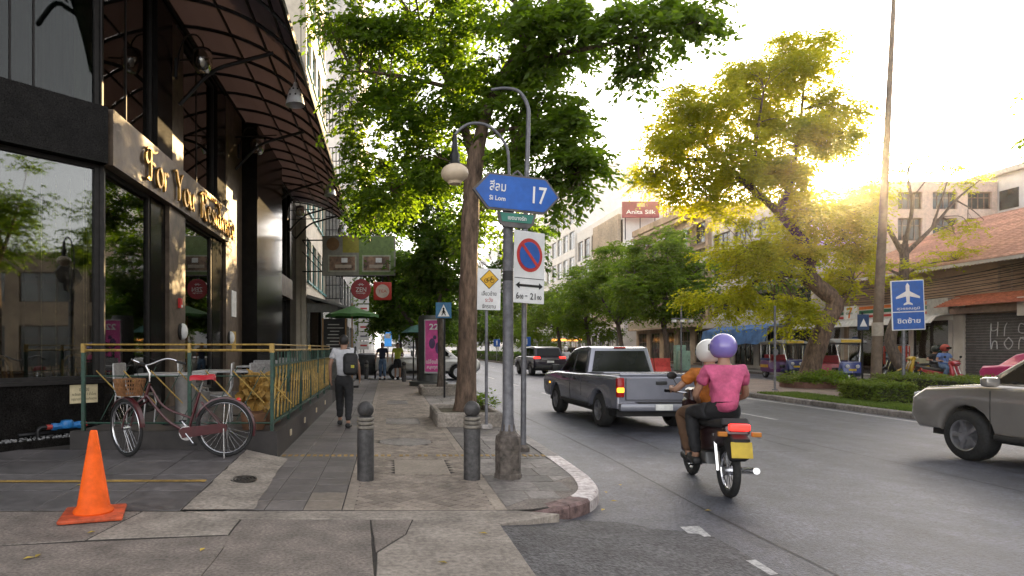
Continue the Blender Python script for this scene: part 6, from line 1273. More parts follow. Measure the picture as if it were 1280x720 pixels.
# ================================================================== ACROSS THE ROAD
RX = 26.0
def RF(y, x=RX): return ((x, y), (0, -1), (-1, 0))
m_wd = M('wood_siding', (.46, .32, .24), .8, var=.1, scale=4, stretch=(1, .3, 1), coarse=.15); m_rooft = M('roof_tile_pink', (.60, .36, .28), .8, var=.14, scale=5, coarse=.12, rnd=.12); m_terr = M('roof_terracotta', (.42, .13, .07), .8, var=.2, scale=6, rnd=.15); m_beige = M('wall_beige', (.46, .35, .25), .85, var=.14, scale=1.6, coarse=.25); m_offw = M('wall_offwhite', (.62, .57, .52), .8, var=.08, scale=1.5, coarse=.15); m_shut = M('shutter_grey', (.085, .08, .085), .6, var=.15, scale=4); m_alu = M('aluminium', (.5, .49, .47), .45, metal=.5, var=.12); m_grill = M('window_brown', (.16, .11, .085), .6, var=.2)
# ---- timber house with convenience store
Y0, Y1 = 36.5, 19.0
th = thing('timber_house', 'brown timber house with pink tiled roof over the shops', 'house', (RX, Y0, 0))
Wt = lambda mb, n, m, sm=None: mb.build(n, m, th, world=True, smooth=sm)
mb = MB(); mb.fb(RF(Y0), 0, Y0 - Y1, -8, -3.5, 0, 5.3).fb(RF(Y0), 0, .25, -3.5, 0, 0, 5.3).fb(RF(Y0), Y0 - Y1 - .25, Y0 - Y1, -3.5, 0, 0, 5.3).fb(RF(Y0), .25, Y0 - Y1 - .25, -3.5, -.1, 3.05, 5.3); Wt(mb, 'house_body', m_wd)
for k in range(15): z = 3.6 + k * .115; Wt(MB().add([(RX - .002, Y0, z), (RX - .02, Y0, z), (RX - .012, Y0, z + .117), (RX - .002, Y0, z + .117), (RX - .002, Y1, z), (RX - .02, Y1, z), (RX - .012, Y1, z + .117), (RX - .002, Y1, z + .117)], [(0, 1, 2, 3), (7, 6, 5, 4), (1, 5, 6, 2), (0, 4, 5, 1), (2, 6, 7, 3)]), 'siding_board', m_wd)
for yy in (33.5, 27.2, 25.6, 24.0, 21.5):                       # louvred shutters
    wn = Wt(MB().fb(RF(yy), 0, 1.2, .03, .09, 3.75, 3.83).fb(RF(yy), 0, 1.2, .03, .09, 5.0, 5.08).fb(RF(yy), 0, .08, .03, .085, 3.83, 5.0).fb(RF(yy), 1.12, 1.2, .03, .085, 3.83, 5.0).fb(RF(yy), .57, .63, .03, .085, 3.83, 5.0), 'shutter', M('shutter_pale', (.36, .27, .22), .8))
    lv = MB()
    for k in range(14): lv.fb(RF(yy), .08, 1.12, .035, .06, 3.86 + k * .08, 3.905 + k * .08)
    o = lv.build('louvres', M('louvre_brown', (.27, .18, .14), .8), th, world=True); o.parent = wn
# roof with tile courses
ex, ez, rx_, rzz = RX - 1.0, 5.15, RX + 5.2, 8.3; nC = 40
for k in range(nC):
    a, b_ = k / nC, (k + 1) / nC; x0, z0 = ex + (rx_ - ex) * a, ez + (rzz - ez) * a; x1, z1 = ex + (rx_ - ex) * b_, ez + (rzz - ez) * b_; yl, yr = Y0 + .8 - k * .065, Y1 - .8
    vs, fs = [], []; n = 60
    for i in range(n + 1):
        y = yl + (yr - yl) * i / n; zz = .035 * (i % 2)
        vs += [(x0, y, z0 + .06 + zz), (x1 + .03, y, z1 + .01 + zz), (x0, y, z0 + .02)]
    for i in range(n): p = i * 3; fs += [(p, p + 3, p + 4, p + 1), (p + 2, p + 5, p + 3, p)]
    Wt(MB().add(vs, fs), 'tile_course', m_rooft)
Wt(MB().add([(ex, Y0 + .8, ez), (rx_, Y0 - 1.8, rzz), (rx_, Y1 - .8, rzz), (ex, Y1 - .8, ez)], [(0, 1, 2, 3)]), 'roof_deck', m_grill); Wt(MB().add([(rx_, Y0 - 1.8, rzz + .05), (rx_ + 6, Y0 + .8, ez), (rx_ + 6, Y1 - .8, ez), (rx_, Y1 - .8, rzz + .05), (ex, Y0 + .8, ez)], [(0, 3, 2, 1), (0, 1, 4)]), 'back_roof', m_rooft)
vb = MB(); nn = 110
for i in range(nn): y = Y0 + .75 - (Y0 - Y1 + 1.5) * i / nn; h_ = .16; vb.add([(ex - .01, y, ez), (ex - .01, y - .15, ez), (ex - .01, y - .15, ez - h_ * .7), (ex - .01, y - .075, ez - h_), (ex - .01, y, ez - h_ * .7), (ex + .02, y, ez), (ex + .02, y - .15, ez), (ex + .02, y - .15, ez - h_ * .7), (ex + .02, y - .075, ez - h_), (ex + .02, y, ez - h_ * .7)], [(0, 1, 2, 3, 4), (9, 8, 7, 6, 5), (4, 3, 8, 9), (3, 2, 7, 8)])
Wt(vb, 'eave_fretwork', m_offw)
# store at the street level
SY0, SY1 = 39.0, 29.4
st = thing('convenience_store', 'convenience store front with white awning and striped orange green red fascia', 'shop', (RX, SY0, 0)); 
def Ws(mb, n, m, p=None):
    o = mb.build(n, m, st, world=True)
    if p is not None: o.parent = p
    return o
L_ = SY0 - SY1
Ws(MB().fb(RF(SY0), 0, L_, -3.3, -3.1, 0, 3).fb(RF(SY0), 0, L_, -3.1, .02, 2.75, 2.95), 'room', m_whitew); Ws(MB().fb(RF(SY0), 0, L_, -3.1, .0, .0, .05), 'room_floor', m_whitew)
for a in (0, 2.3, 4.7, 7.1, 9.35): Ws(MB().fb(RF(SY0), a, a + .22, -.15, .05, 0, 2.75), 'pier', m_offw)
for k, (a, b_) in enumerate(((.22, 2.3), (2.52, 4.7), (4.92, 7.1), (7.32, 9.35))):
    for j in range(2):
        c0 = a + (b_ - a) * j / 2; c1 = a + (b_ - a) * (j + 1) / 2; f_ = Ws(MB().fb(RF(SY0), c0, c0 + .06, -.1, -.02, 0, 2.75).fb(RF(SY0), c1 - .06, c1, -.1, -.02, 0, 2.75).fb(RF(SY0), c0 + .06, c1 - .06, -.1, -.02, 2.65, 2.75), 'window', m_frame); o = Ws(MB().fb(RF(SY0), c0 + .06, c1 - .06, -.07, -.055, .05, 2.65), 'pane', m_win); o.parent = f_
        if k != 1 and (k + j) % 3 != 2: o = Ws(MB().fb(RF(SY0), c0 + .06, c1 - .06, -.05, -.045, .1, .95), 'window_panel', M('panel_cream', (.5, .48, .34), .6)); o.parent = f_
m_goods = M('shelf_goods', (.4, .25, .15), .6, var=.5, scale=9, c2=(.06, .05, .07), rnd=.5)
for k in range(8):
    sh = MB()
    for j in range(4): sh.fb(RF(SY0), .5 + k * 1.1, 1.4 + k * 1.1, -1.6, -1.2, .3 + j * .45, .34 + j * .45)
    sv_2 = Ws(sh, 'shelf', m_offw)
    gd = MB(); r_ = random.Random(k)
    for j in range(4):
        for i in range(7): gd.fb(RF(SY0), .52 + k * 1.1 + i * .125, .62 + k * 1.1 + i * .125, -1.5, -1.25, .345 + j * .45, .345 + j * .45 + r_.uniform(.15, .32))
    tag(Ws(gd, 'goods', m_goods, sv_2), kind='stuff'); 
for k in range(4): Ws(MB().fb(RF(SY0), .6 + k * 2.3, 1.9 + k * 2.3, -1.0, -.9, 2.62, 2.7), 'strip_light', M('strip_light', (.9, .9, .85), .5, emit=(1, .93, .8), estr=5))
aw = Ws(MB().prism([(RX - .02, 3.0), (RX - .6, 3.02), (RX - 1.1, 2.9), (RX - 1.35, 2.6), (RX - 1.33, 2.58), (RX - 1.08, 2.87), (RX - .6, 2.98), (RX - .02, 2.96)], SY1 - .3, SY0 + .2, (Vector((0, 0, 0)), Vector((1, 0, 0)), Vector((0, 0, 1)), Vector((0, 1, 0)))), 'awning', M('awning_white', (.6, .58, .54), .6, var=.12))
for k in range(34): Ws(MB().tube([(RX - .6, SY1 - .2 + k * .29, 3.035), (RX - 1.09, SY1 - .2 + k * .29, 2.91), (RX - 1.345, SY1 - .2 + k * .29, 2.6)], .02, n=4), 'awning_rib', MATS['awning_white'], aw)
m_so, m_sgn, m_srd = M('stripe_orange', (.7, .16, .015), .5), M('stripe_green', (.01, .13, .06), .5), M('stripe_red', (.5, .02, .015), .5)
Ws(MB().fb(RF(SY0), .2, L_ + .6, .02, .3, 3.02, 3.72), 'fascia_box', m_offw)
for z0, z1, m_ in ((3.52, 3.68, m_so), (3.3, 3.47, m_sgn), (3.08, 3.2, m_srd)):
    for a, b_ in ((.3, 2.9), (4.1, 8.1), (8.4, L_ + .5)): Ws(MB().fb(RF(SY0), a, b_, .3, .315, z0, z1), 'stripe', m_)
lg = Ws(MB().fb(RF(SY0), 3.05, 3.95, .3, .4, 3.02, 3.76), 'logo_box', m_swhite)
sg7 = Ws(MB().prism([(3.28, 3.68), (3.72, 3.68), (3.72, 3.60), (3.56, 3.36), (3.52, 3.1), (3.40, 3.1), (3.44, 3.36), (3.56, 3.57), (3.28, 3.57)], .402, .41, (Vector((RX, SY0, 0)), Vector((0, -1, 0)), Vector((0, 0, 1)), Vector((-1, 0, 0)))), 'logo_seven', m_so, lg)
o = text('logo_lettering', 'ELEVEN', m_sgn, st, (-.416, -3.5, 3.36), .1, normal=(-1, 0, 0), width=.5, height=.1, bold=.02)
# shutter unit with terracotta lean-to
su = thing('shutter_shop', 'closed grey roller shutter with graffiti under a terracotta lean-to roof', 'shop', (RX, 29.3, 0)); Wu = lambda mb, n, m, p=None: mb.build(n, m, p or su, world=True)
for k in range(24): Wu(MB().fb(RF(28.8), 0, 9.4, -.06, .0 + .012 * (k % 2), .05 + k * .12, .165 + k * .12), 'slat', m_shut)
Wu(MB().fb(RF(29.35), 0, .5, -.1, .08, 0, 3.0), 'pier', m_offw); Wu(MB().fb(RF(29.3), .0, 10, -.1, .45, 2.98, 3.25), 'lintel', M('fascia_pinkish', (.36, .25, .2), .7))
for k in range(9): a, b_ = k / 9, (k + 1) / 9; x0, x1 = RX - 1.1 + 1.1 * a, RX - 1.1 + 1.1 * b_; z0, z1 = 3.28 + .55 * a, 3.28 + .55 * b_; Wu(MB().add([(x0, 29.2, z0 + .04), (x1, 29.2, z1), (x1, 19.2, z1), (x0, 19.2, z0 + .04), (x0, 29.2, z0), (x0, 19.2, z0)], [(0, 1, 2, 3), (4, 0, 3, 5)]), 'tile_course', m_terr)
Wu(MB().fb(RF(25.7), 0, 5.5, .5, .75, 2.75, 3.5), 'sign_box', m_offw); Wu(MB().fb(RF(25.0), .25, .5, .752, .756, 3.12, 3.2), 'sign_mark', m_ink); Wu(MB().fb(RF(30.3), 0, 1.15, .05, .5, 2.95, 3.75), 'meter_cabinet', m_alu)
gf = MB(); r_ = random.Random(3)
def scrib(y, z, s_, pts): gf.tube(catmull([(RX - .022, y - p[0] * s_, z + p[1] * s_) for p in pts], 4), .022, n=4)
for i, (ch) in enumerate(('H', 'i', 'g', 'o', 'h', 'o', 'r', 's')):
    y = 27.6 - (i % 4) * .62; z = 1.95 - (i // 4) * .55; P_ = {'H': [(0, 0), (.05, .9), (.1, .4), (.5, .5), (.55, 1.0), (.5, 0)], 'i': [(0, 0), (.05, .6), (.2, .9)], 'g': [(.5, .7), (.1, .8), (0, .3), (.4, .2), (.5, .8), (.5, -.2), (.1, -.1)], 'o': [(.3, .8), (0, .4), (.3, 0), (.6, .4), (.3, .8)], 'h': [(0, 1), (.05, 0), (.2, .5), (.45, .5), (.5, 0)], 'r': [(0, 0), (.05, .6), (.3, .8), (.5, .6)], 's': [(.5, .7), (.2, .8), (.1, .5), (.45, .3), (.4, 0), (0, .1)]}[ch]; scrib(y, z, .62, P_)
Wu(gf, 'graffiti', M('graffiti_white', (.45, .45, .47), .7))
cab = thing('overhead_cables', 'bundle of sagging black cables strung along the timber house', 'cables', (RX - .6, 36, 4.2))
for k in range(9):
    z0 = 3.95 + .1 * k + r_.uniform(-.05, .05); x = RX - .45 - .05 * k; sag = r_.uniform(.1, .35); pts = []
    for i in range(13): tt = i / 12; y = 37 - 24 * tt; ph = (tt * 2) % 1; pts.append((x, y, z0 + .25 * tt - sag * 4 * ph * (1 - ph)))
    MB().tube(pts, .016, n=4).build('cable', m_blk, cab, world=True)
MB().tube([(RX - .65, 25, 3.6), (RX - .65, 25, 5.1)], .05, n=6).tube([(RX - .65, 37, 3.6), (RX - .65, 37, 5.0)], .05, n=6).tube([(RX - .65, 25, 4.4), (RX, 25, 4.4)], .03, n=5).build('bracket', m_blk, cab, world=True)
# ---- white balcony building behind the sunlit tree
wbk = thing('balcony_building', 'off white four storey building with balcony bands behind the sunlit tree', 'building', (RX, 51.5, 0)); Wb = lambda mb, n, m: mb.build(n, m, wbk, world=True)
facade(wbk, RF(51.5), 12.4, [(.2, 2.6), (3.9, 5.3), (6.7, 8.0), (9.1, 10.4)], 4, .5, m_offw, m_grill, m_gl2, 10, 11.2, mull=3)
for z in (5.6, 8.3): Wb(MB().fb(RF(51.5), 0, 12.4, .0, .9, z, z + .14), 'balcony_slab', m_offw); Wb(MB().fb(RF(51.5), 0, 12.4, .82, .9, z + .14, z + .75), 'balcony_parapet', m_offw)
Wb(MB().fb(RF(51.5), 0, 12.4, .0, .7, 3.0, 3.6), 'lower_parapet', m_offw)
for k, yy in enumerate((49.5, 46.2, 42.8)): a = Wb(MB().fb(RF(yy), 0, .8, .1, .45, 3.62, 4.15), 'air_conditioner', m_whitew)
facade_b = thing('corner_building', 'white upper block rising behind the timber house', 'building', (36, 52, 0)); MB().b2(35, 60, 34, 44, 0, 11.3).build('block', m_whitew, facade_b, world=True); MB().b2(34.7, 60.2, 33.7, 44.2, 11.3, 11.6).build('parapet', m_alu, facade_b, world=True)
for k in range(3): MB().b2(34.96, 35.0, 35.5 + k * 2.8, 36.6 + k * 2.8, 9.3, 10.4).build('window', m_gl2, facade_b, world=True)
pkb = thing('pink_block', 'pinkish upper block with vertical panels beside the timber house', 'building', (RX + 1, 39.2, 0)); facade(pkb, ((RX + .9, 36.65), (1, 0), (0, -1)), 8, [(5.6, 6.9), (7.6, 8.9), (9.4, 10.4)], 4, .6, M('wall_pink', (.6, .49, .41), .8), m_grill, m_gl2, 2.4, 11.0, mull=3)
# ---- old beige shophouses
sh1 = thing('old_shophouses', 'weathered beige shophouse row with cornice and balustrade', 'building', (RX, 67, 0))
facade(sh1, RF(67), 15.4, [(.2, 2.9), (4.2, 6.2), (7.4, 9.2), (10.2, 11.9)], 5, .9, m_beige, m_grill, m_gl2, 10, 13.2, mull=2, sill=.12)
for z, d_, h_ in ((3.2, .9, .16), (6.7, .35, .16), (9.6, .35, .14), (12.5, .6, .3), (13.0, .45, .6)): MB().fb(RF(67), -.02, 15.42, .002, d_, z, z + h_).build('cornice', m_beige, sh1, world=True)
for k in range(6): MB().fb(RF(67), max(0, k * 3.08 - .25), k * 3.08 + .2, .003, .3, 3.4, 12.5).build('pilaster', m_beige, sh1, world=True)
bl = MB(); bl.fb(RF(67), 0, 15.4, .8, .92, 4.05, 4.15)
for k in range(60): bl.fb(RF(67), k * .256 + .05, k * .256 + .16, .82, .9, 3.36, 4.05)
bl.build('balustrade', M('balustrade_cream', (.52, .45, .32), .8), sh1, world=True)
for k in range(3): MB().prism([(RX - .1, 11.9), (RX - 1.1, 11.2), (RX - 1.1, 11.14), (RX - .1, 11.84)], 54 + k * 4.4, 56.4 + k * 4.4, (Vector((0, 0, 0)), Vector((1, 0, 0)), Vector((0, 0, 1)), Vector((0, 1, 0)))).build('window_hood', m_alu, sh1, world=True)
for k in range(4): MB().fb(RF(66 - k * 3.3), 0, .9, .35, .7, 7.0, 7.5).build('air_conditioner', m_whitew, sh1, world=True)
gl_ = MB()
for (a, z0, z1) in ((11.8, 6.9, 9.4), (8.7, 6.9, 9.4), (12, 3.6, 6.4)):
    for i in range(16): gl_.fb(RF(67), a + i * .18, a + i * .18 + .03, .5, .53, z0, z1)
    gl_.fb(RF(67), a, a + 2.8, .5, .53, z1 - .05, z1).fb(RF(67), a, a + 2.8, .5, .53, z0, z0 + .05)
gl_.build('window_grille', m_blk, sh1, world=True)
# silk sign on the roof
ss2 = thing('silk_sign', 'maroon roof sign reading Anita Silk', 'sign', (27.3, 69.2, 13.4)); MB().rbox((0, 0, 3.0), (4.0, .2, 1.75), .03).build('panel', M('sign_maroon', (.26, .035, .05), .5), ss2); text('lettering', 'Anita Silk', m_swhite, ss2, (0, -.105, 2.75), .6, width=3.2, bold=.012); MB().box((0, -.106, 3.5), (.9, .006, .4)).build('emblem', M('emblem_tan', (.5, .36, .2), .5), ss2)
for x in (-1.6, 0, 1.6): MB().tube([(x, .1, -.2), (x, .1, 2.2)], .05, n=5).build('post', m_blk, ss2)
mast = thing('roof_antenna', 'red lattice antenna mast on the shophouse roof', 'antenna', (30.2, 69, 13.2)); m_ant = M('antenna_rust', (.3, .1, .06), .6)
for sx2, sy2 in ((-.5, -.5), (.5, -.5), (.5, .5), (-.5, .5)): MB().tube([(sx2, sy2, 0), (sx2 * .5, sy2 * .5, 4.8)], .05, n=4).build('leg', m_ant, mast)
for k in range(5): z = .3 + k; MB().tube([(-.5, -.5, z), (.5, -.5, z + .9)], .03, n=4).tube([(.5, .5, z), (-.5, .5, z + .9)], .03, n=4).tube([(-.5, -.5, z), (.5, -.5, z)], .03, n=4).build('brace', m_ant, mast)
# fin building, glass tower and paler blocks further on
fb_ = thing('fin_building', 'cream building with vertical golden fins and a white end wall', 'building', (RX, 88, 0)); facade(fb_, RF(88), 17.4, [(.3, 3), (4.5, 8), (9, 12.5), (13.2, 15.8)], 6, .5, m_whitew, m_grill, m_gl2, 12, 17.2, mull=2)
m_fin = M('fin_tan', (.62, .52, .40), .6)
for k in range(18): MB().fb(RF(80), k * .5, k * .5 + .14, .02, .4, 4.5, 16.4).build('fin', m_fin, fb_, world=True)
gt = thing('glass_tower', 'white and glass office tower beyond the fin building', 'tower', (RX, 118, 0)); facade(gt, RF(118), 29, [(1 + 3.6 * k, 3.5 + 3.6 * k) for k in range(6)], 9, .5, m_whitew, m_alu, m_gl2, 12, 25, mull=2); MB().b2(RX + .2, RX + 9, 89.2, 117, 25, 27.5).build('penthouse', m_whitew, gt, world=True)
for i, (x0, x1, y0, y1, h_, lb) in enumerate(((33, 47, 125, 150, 31, 'plain white block behind the fin building'), (26, 44, 120, 150, 20, 'pale block beyond the glass tower'), (26, 44, 152, 200, 26, 'hazy pale block far down the far side of the road'), (-30, -3, 92, 150, 18, 'pale block beyond the white tower'), (-4, 40, 330, 345, 22, 'hazy block closing the end of the street'))):
    t = thing('distant_block', lb, 'building', (x0, y0, 0)); MB().b2(x0, x1, y0, y1, 0, h_).build('block', m_whitew, t, world=True)
    for k in range(int(h_ // 4)):
        if x0 > 20: MB().b2(x0 - .06, x0 - .001, y0 + 1, y1 - 1, 2 + k * 4, 3.8 + k * 4).build('window_band', m_gl2, t, world=True)
        MB().b2(x0 + 1, x1 - 1, y0 - .06, y0 - .001, 2 + k * 4, 3.6 + k * 4).build('window_band', m_gl2, t, world=True)
bh = thing('corner_shophouses', 'pale shophouse row beside the shutter shop', 'building', (RX, 18.8, 0)); facade(bh, RF(18.8), 44, [(.3, 2.8), (4.2, 6)], 11, .8, m_beige, m_grill, m_gl2, 10, 7.2, mull=2)
# ---- blue awning, cabinets, barriers
ba = thing('blue_awning', 'faded blue tarpaulin awning over the pavement stalls', 'awning', (24.2, 45, 0)); mbl = M('tarp_blue', (.09, .22, .5), .7, var=.2, scale=2)
vs, fs = [], []; n = 16
for i in range(n + 1): y = 49 - 8.4 * i / n; w_ = .05 * math.sin(i * 1.7); vs += [(25.6, y, 3.15 + w_ * .5), (24.1, y, 2.7 + w_), (23.95, y + .1, 1.72 + w_)]
for i in range(n): p = i * 3; fs += [(p, p + 3, p + 4, p + 1), (p + 1, p + 4, p + 5, p + 2)]
MB().add(vs, fs).build('tarpaulin', mbl, ba, world=True)
for y in (49, 45, 40.7): MB().tube([(24.1, y, 0), (24.1, y, 2.7)], .03, n=6).build('pole', m_steel, ba, world=True)
for k, (y, h_) in enumerate(((39.5, 1.55), (38.9, 1.2))): t = thing('control_cabinet', ['tall pale green control cabinet with white panel beside the red barrier', 'shorter pale green control cabinet beside the red barrier'][k], 'cabinet', (18.0 - .0 * k, y, 0)); MB().rbox((0, 0, h_ / 2 + .08), (.6, .4, h_), .03).build('box', M('cabinet_green', (.26, .40, .32), .6), t); MB().b2(-.26, .26, -.18, .18, 0, .1).build('plinth', m_conc, t); MB().rbox((0, -.21, h_ * .6), (.5, .02, h_ * .7), .01).build('door', MATS['cabinet_green'], t); MB().rbox((.18, -.225, h_ * .6), (.03, .02, .12), .004).build('handle', m_blk, t)
m_bar = M('barrier_red', (.62, .07, .06), .6, var=.12)
for k in range(2):
    t = thing('plastic_barrier', 'red plastic road barrier ' + ('next to the control cabinets' if k else 'farther from the control cabinets, behind the pickup'), 'barrier', (15.9 + k * 1.05, 39.6, 0), 0, 'red plastic barriers'); MB().prism([(-.25, 0), (.25, 0), (.22, .12), (.1, .3), (.08, .82), (-.08, .82), (-.1, .3), (-.22, .12)], -.48, .48, (Vector((0, 0, 0)), Vector((0, 1, 0)), Vector((0, 0, 1)), Vector((1, 0, 0)))).build('body', m_bar, t)
    for x in (-.3, 0, .3): MB().rbox((x, -.1, .5), (.14, .03, .3), .01).build('rib', m_bar, t)
# ---- median furniture
lp_ = thing('tall_lamp_pole', 'very tall leaning tapered lamp pole standing behind the hedge', 'lamp post', (16.3, 21.4, 0)); MB().lathe([(.0, 0), (.17, 0)], n=12, cap=False).tube([(0, 0, 0), (.12, 0, 3.2), (.62, 0, 13.2), (.66, 0, 14.2)], [.16, .14, .06, .055], n=14).build('pole', M('pole_brown', (.17, .125, .09), .7, var=.15, coarse=.2), lp_, smooth=50)
MB().tube(catmull([(.66, 0, 14.1), (.9, 0, 14.6), (1.6, 0, 14.8)], 4), .04, n=6).tube(catmull([(.66, 0, 14.1), (.4, 0, 14.6), (-.3, 0, 14.8)], 4), .04, n=6).build('arm', m_steel, lp_)
for x in (1.8, -.5): MB().rbox((x, 0, 14.8), (.6, .22, .1), .04).build('lamp_head', m_steel, lp_)
MB().lathe([(.165, 1.85), (.163, 2.3)], (.07, 0, 0), 14, cap=False).build('poster_band', M('paper_pale', (.45, .4, .33), .8), lp_)
aps = thing('airport_sign', 'blue airport direction sign with white aeroplane on a steel post', 'traffic sign', (15.95, 19.8, 0)); MB().lathe([(.045, 0), (.045, 3.5)], n=10).build('pole', m_pole, aps)
pl_ = sub('board', aps); pl_.location = (.08, -.06, 2.77); pl_.rotation_euler = (0, R(-2), R(-12)); MB().rbox((0, 0, 0), (.9, .03, 1.54), .02).build('border', m_swhite, pl_); MB().b2(-.42, .42, -.022, -.016, -.19, .74).build('blue_face', m_sblue, pl_); MB().b2(-.42, .42, -.022, -.016, -.74, -.22).build('blue_face', m_sblue, pl_)
MB().prism([(0, .69), (.05, .6), (.05, .43), (.32, .26), (.32, .2), (.05, .27), (.04, .1), (.12, .04), (.12, .0), (0, .03), (-.12, .0), (-.12, .04), (-.04, .1), (-.05, .27), (-.32, .2), (-.32, .26), (-.05, .43), (-.05, .6)], -.023, -.03, FV).build('aeroplane_mark', m_swhite, pl_); text('lettering', 'สุวรรณภูมิ', m_swhite, pl_, (0, -.024, -.11), .1, width=.62, bold=.012); text('lettering', 'ชิดซ้าย', m_swhite, pl_, (0, -.024, -.47), .2, width=.62, bold=.012)
pds = thing('blue_walker_sign', 'small dark blue pedestrian sign on a thin post beside the lamp pole', 'traffic sign', (16.6, 22.4, 0)); MB().lathe([(.03, 0), (.03, 2.7)], n=8).build('pole', m_blk, pds); MB().rbox((0, -.04, 2.35), (.4, .03, .55), .015).build('plate', M('sign_navy', (.02, .06, .16), .5), pds); MB().prism([(-.13, 2.2), (.13, 2.2), (0, 2.48)], -.058, -.062, FV).build('triangle', m_swhite, pds)
sgp = thing('thin_street_pole', 'thin grey pole with a cross bar and small boxes on the median', 'pole', (13.3, 22.0, 0)); MB().lathe([(.09, 0), (.09, .03), (.035, .05), (.035, 2.9)], n=10).build('pole', m_pole, sgp); MB().tube([(-.25, 0, 2.2), (.3, 0, 2.2)], .02, n=6).build('cross_bar', m_pole, sgp); MB().rbox((0, -.03, 1.3), (.14, .1, .2), .02).build('box', m_pole, sgp)
tfp = thing('traffic_camera_pole', 'slim grey pole with cameras beside the control cabinets', 'pole', (17.5, 38.2, 0)); MB().lathe([(.06, 0), (.05, 4.4)], n=8).build('pole', m_pole, tfp); MB().tube([(-.6, 0, 3.2), (.6, 0, 3.2)], .03, n=5).build('cross_bar', m_pole, tfp)
for x in (-.5, 0, .5): MB().rbox((x, -.15, 3.05), (.16, .36, .16), .03).build('camera', m_swhite, tfp)
for (x, y, lb) in ((11.9, 70, 'small blue sign on the far median'), (8.9 + 3, 55, 'small blue arrow sign at the median nose')): t = thing('median_sign', lb, 'traffic sign', (x, y, 0)); MB().lathe([(.04, 0), (.04, 2.4)], n=6).build('pole', m_steel, t); MB().rbox((0, -.05, 2.0), (.7, .04, .8), .02).build('plate', m_sblue, t); MB().box((0, -.073, 2.0), (.12, .004, .5)).build('arrow', m_swhite, t)
def hedge(label, x0, x1, y0, y1, h, n, mat, seed, ll=.06, lw=.035):
    t = thing('hedge', label, 'hedge', ((x0 + x1) / 2, (y0 + y1) / 2, 0)); rg = np.random.default_rng(seed); w_, d_ = (x1 - x0) / 2, (y1 - y0) / 2
    c = rg.uniform(-1, 1, (n, 3)); ax_ = rg.integers(0, 3, n)
    for i, a in ((0, 0), (1, 1), (2, 2)): k = ax_ == i; c[k, a] = np.where(a == 2, 1, np.sign(c[k, a])) * rg.uniform(.8, 1.0, k.sum())
    c = c * np.array([w_, d_, h / 2]) + np.array([0, 0, h / 2]); c += rg.normal(0, .025, c.shape); c[:, 2] = np.maximum(c[:, 2], .02) + .03 * np.sin(c[:, 1] * 5) + .03 * np.sin(c[:, 0] * 7)
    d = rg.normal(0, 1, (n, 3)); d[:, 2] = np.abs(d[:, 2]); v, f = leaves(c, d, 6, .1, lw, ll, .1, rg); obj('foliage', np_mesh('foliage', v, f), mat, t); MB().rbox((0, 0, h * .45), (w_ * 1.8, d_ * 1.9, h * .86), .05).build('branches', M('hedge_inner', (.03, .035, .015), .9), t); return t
m_hdg = ML('leaf_hedge', (.07, .12, .02), (.17, .22, .04), .4); 
hedge('square clipped hedge block beside the grass strip', 12.75, 13.8, 16.7, 18.1, .46, 2600, m_hdg, 5); hedge('long low clipped hedge behind the airport sign', 15.6, 16.4, 9, 20.6, .6, 6000, m_hdg, 6); hedge('low clipped hedge running along the far median', 11.9, 13.2, 50, 120, .95, 5000, m_leafB, 7, .16, .1)
bp2 = thing('round_tree_planter', 'low round brick planter at the foot of the leaning tree', 'planter', (15.6, 23.7, 0)); MB().lathe([(.95, 0), (.95, .22), (.82, .22), (.82, .12)], n=22, cap=False).build('rim', M('brick_red_dark', (.16, .08, .06), .85), bp2); MB().lathe([(.0, .14), (.82, .14)], n=20, cap=False).build('soil', m_soil, bp2)
shrub('round_shrub', 'rounded green shrub in the brick planter under the leaning tree', (15.75, 23.1, .1), 420, .55, .85, m_leafA, 9); shrub('round_shrub', 'paler rounded shrub at the rim of the brick planter', (14.9, 23.5, .1), 160, .45, .45, m_hdg, 10)
dup(tx, (20, 78, ROADZ), R(180), 'distant pink taxi beyond the median hedge'); dup(sv_, (14.9 + 4.5, 66, ROADZ), R(180), 'dark SUV approaching far down the opposite carriageway')
stl = thing('food_stall', 'small food stall with an orange lit canopy far down the pavement', 'stall', (20.6, 74, ROADZ)); MB().rbox((0, 0, 2.5), (3.0, 2, .25), .05).build('canopy', M('canopy_orange_glow', (.6, .24, .05), .6, emit=(1, .4, .08), estr=.6), stl); MB().rbox((0, 0, .6), (2.4, 1.2, .9), .05).build('counter', m_wood, stl)  # stall lights are put into the canopy as a glow of its own
for x in (-1.3, 1.3): MB().tube([(x, -.8, 0), (x, -.8, 2.4)], .04, n=6).tube([(x, .8, 0), (x, .8, 2.4)], .04, n=6).build('leg', m_steel, stl)
# hanging goods and a red-clad display outside the store
t = thing('clothes_rack', 'rack of red and teal clothes outside the convenience store', 'rack', (24.3, 30.6, 0)); MB().tube([(0, -.7, 0), (0, -.7, 1.6), (0, .7, 1.6), (0, .7, 0)], .02, n=6).build('frame', m_steel, t)
for k in range(7): MB().rbox((0, -.55 + k * .18, 1.1), (.4, .06, .9), .03).build('garment', M(['cloth_red', 'cloth_orange', 'cloth_teal'][k % 3], [(.4, .05, .03), (.5, .2, .04), (.05, .3, .3)][k % 3], .8), t)

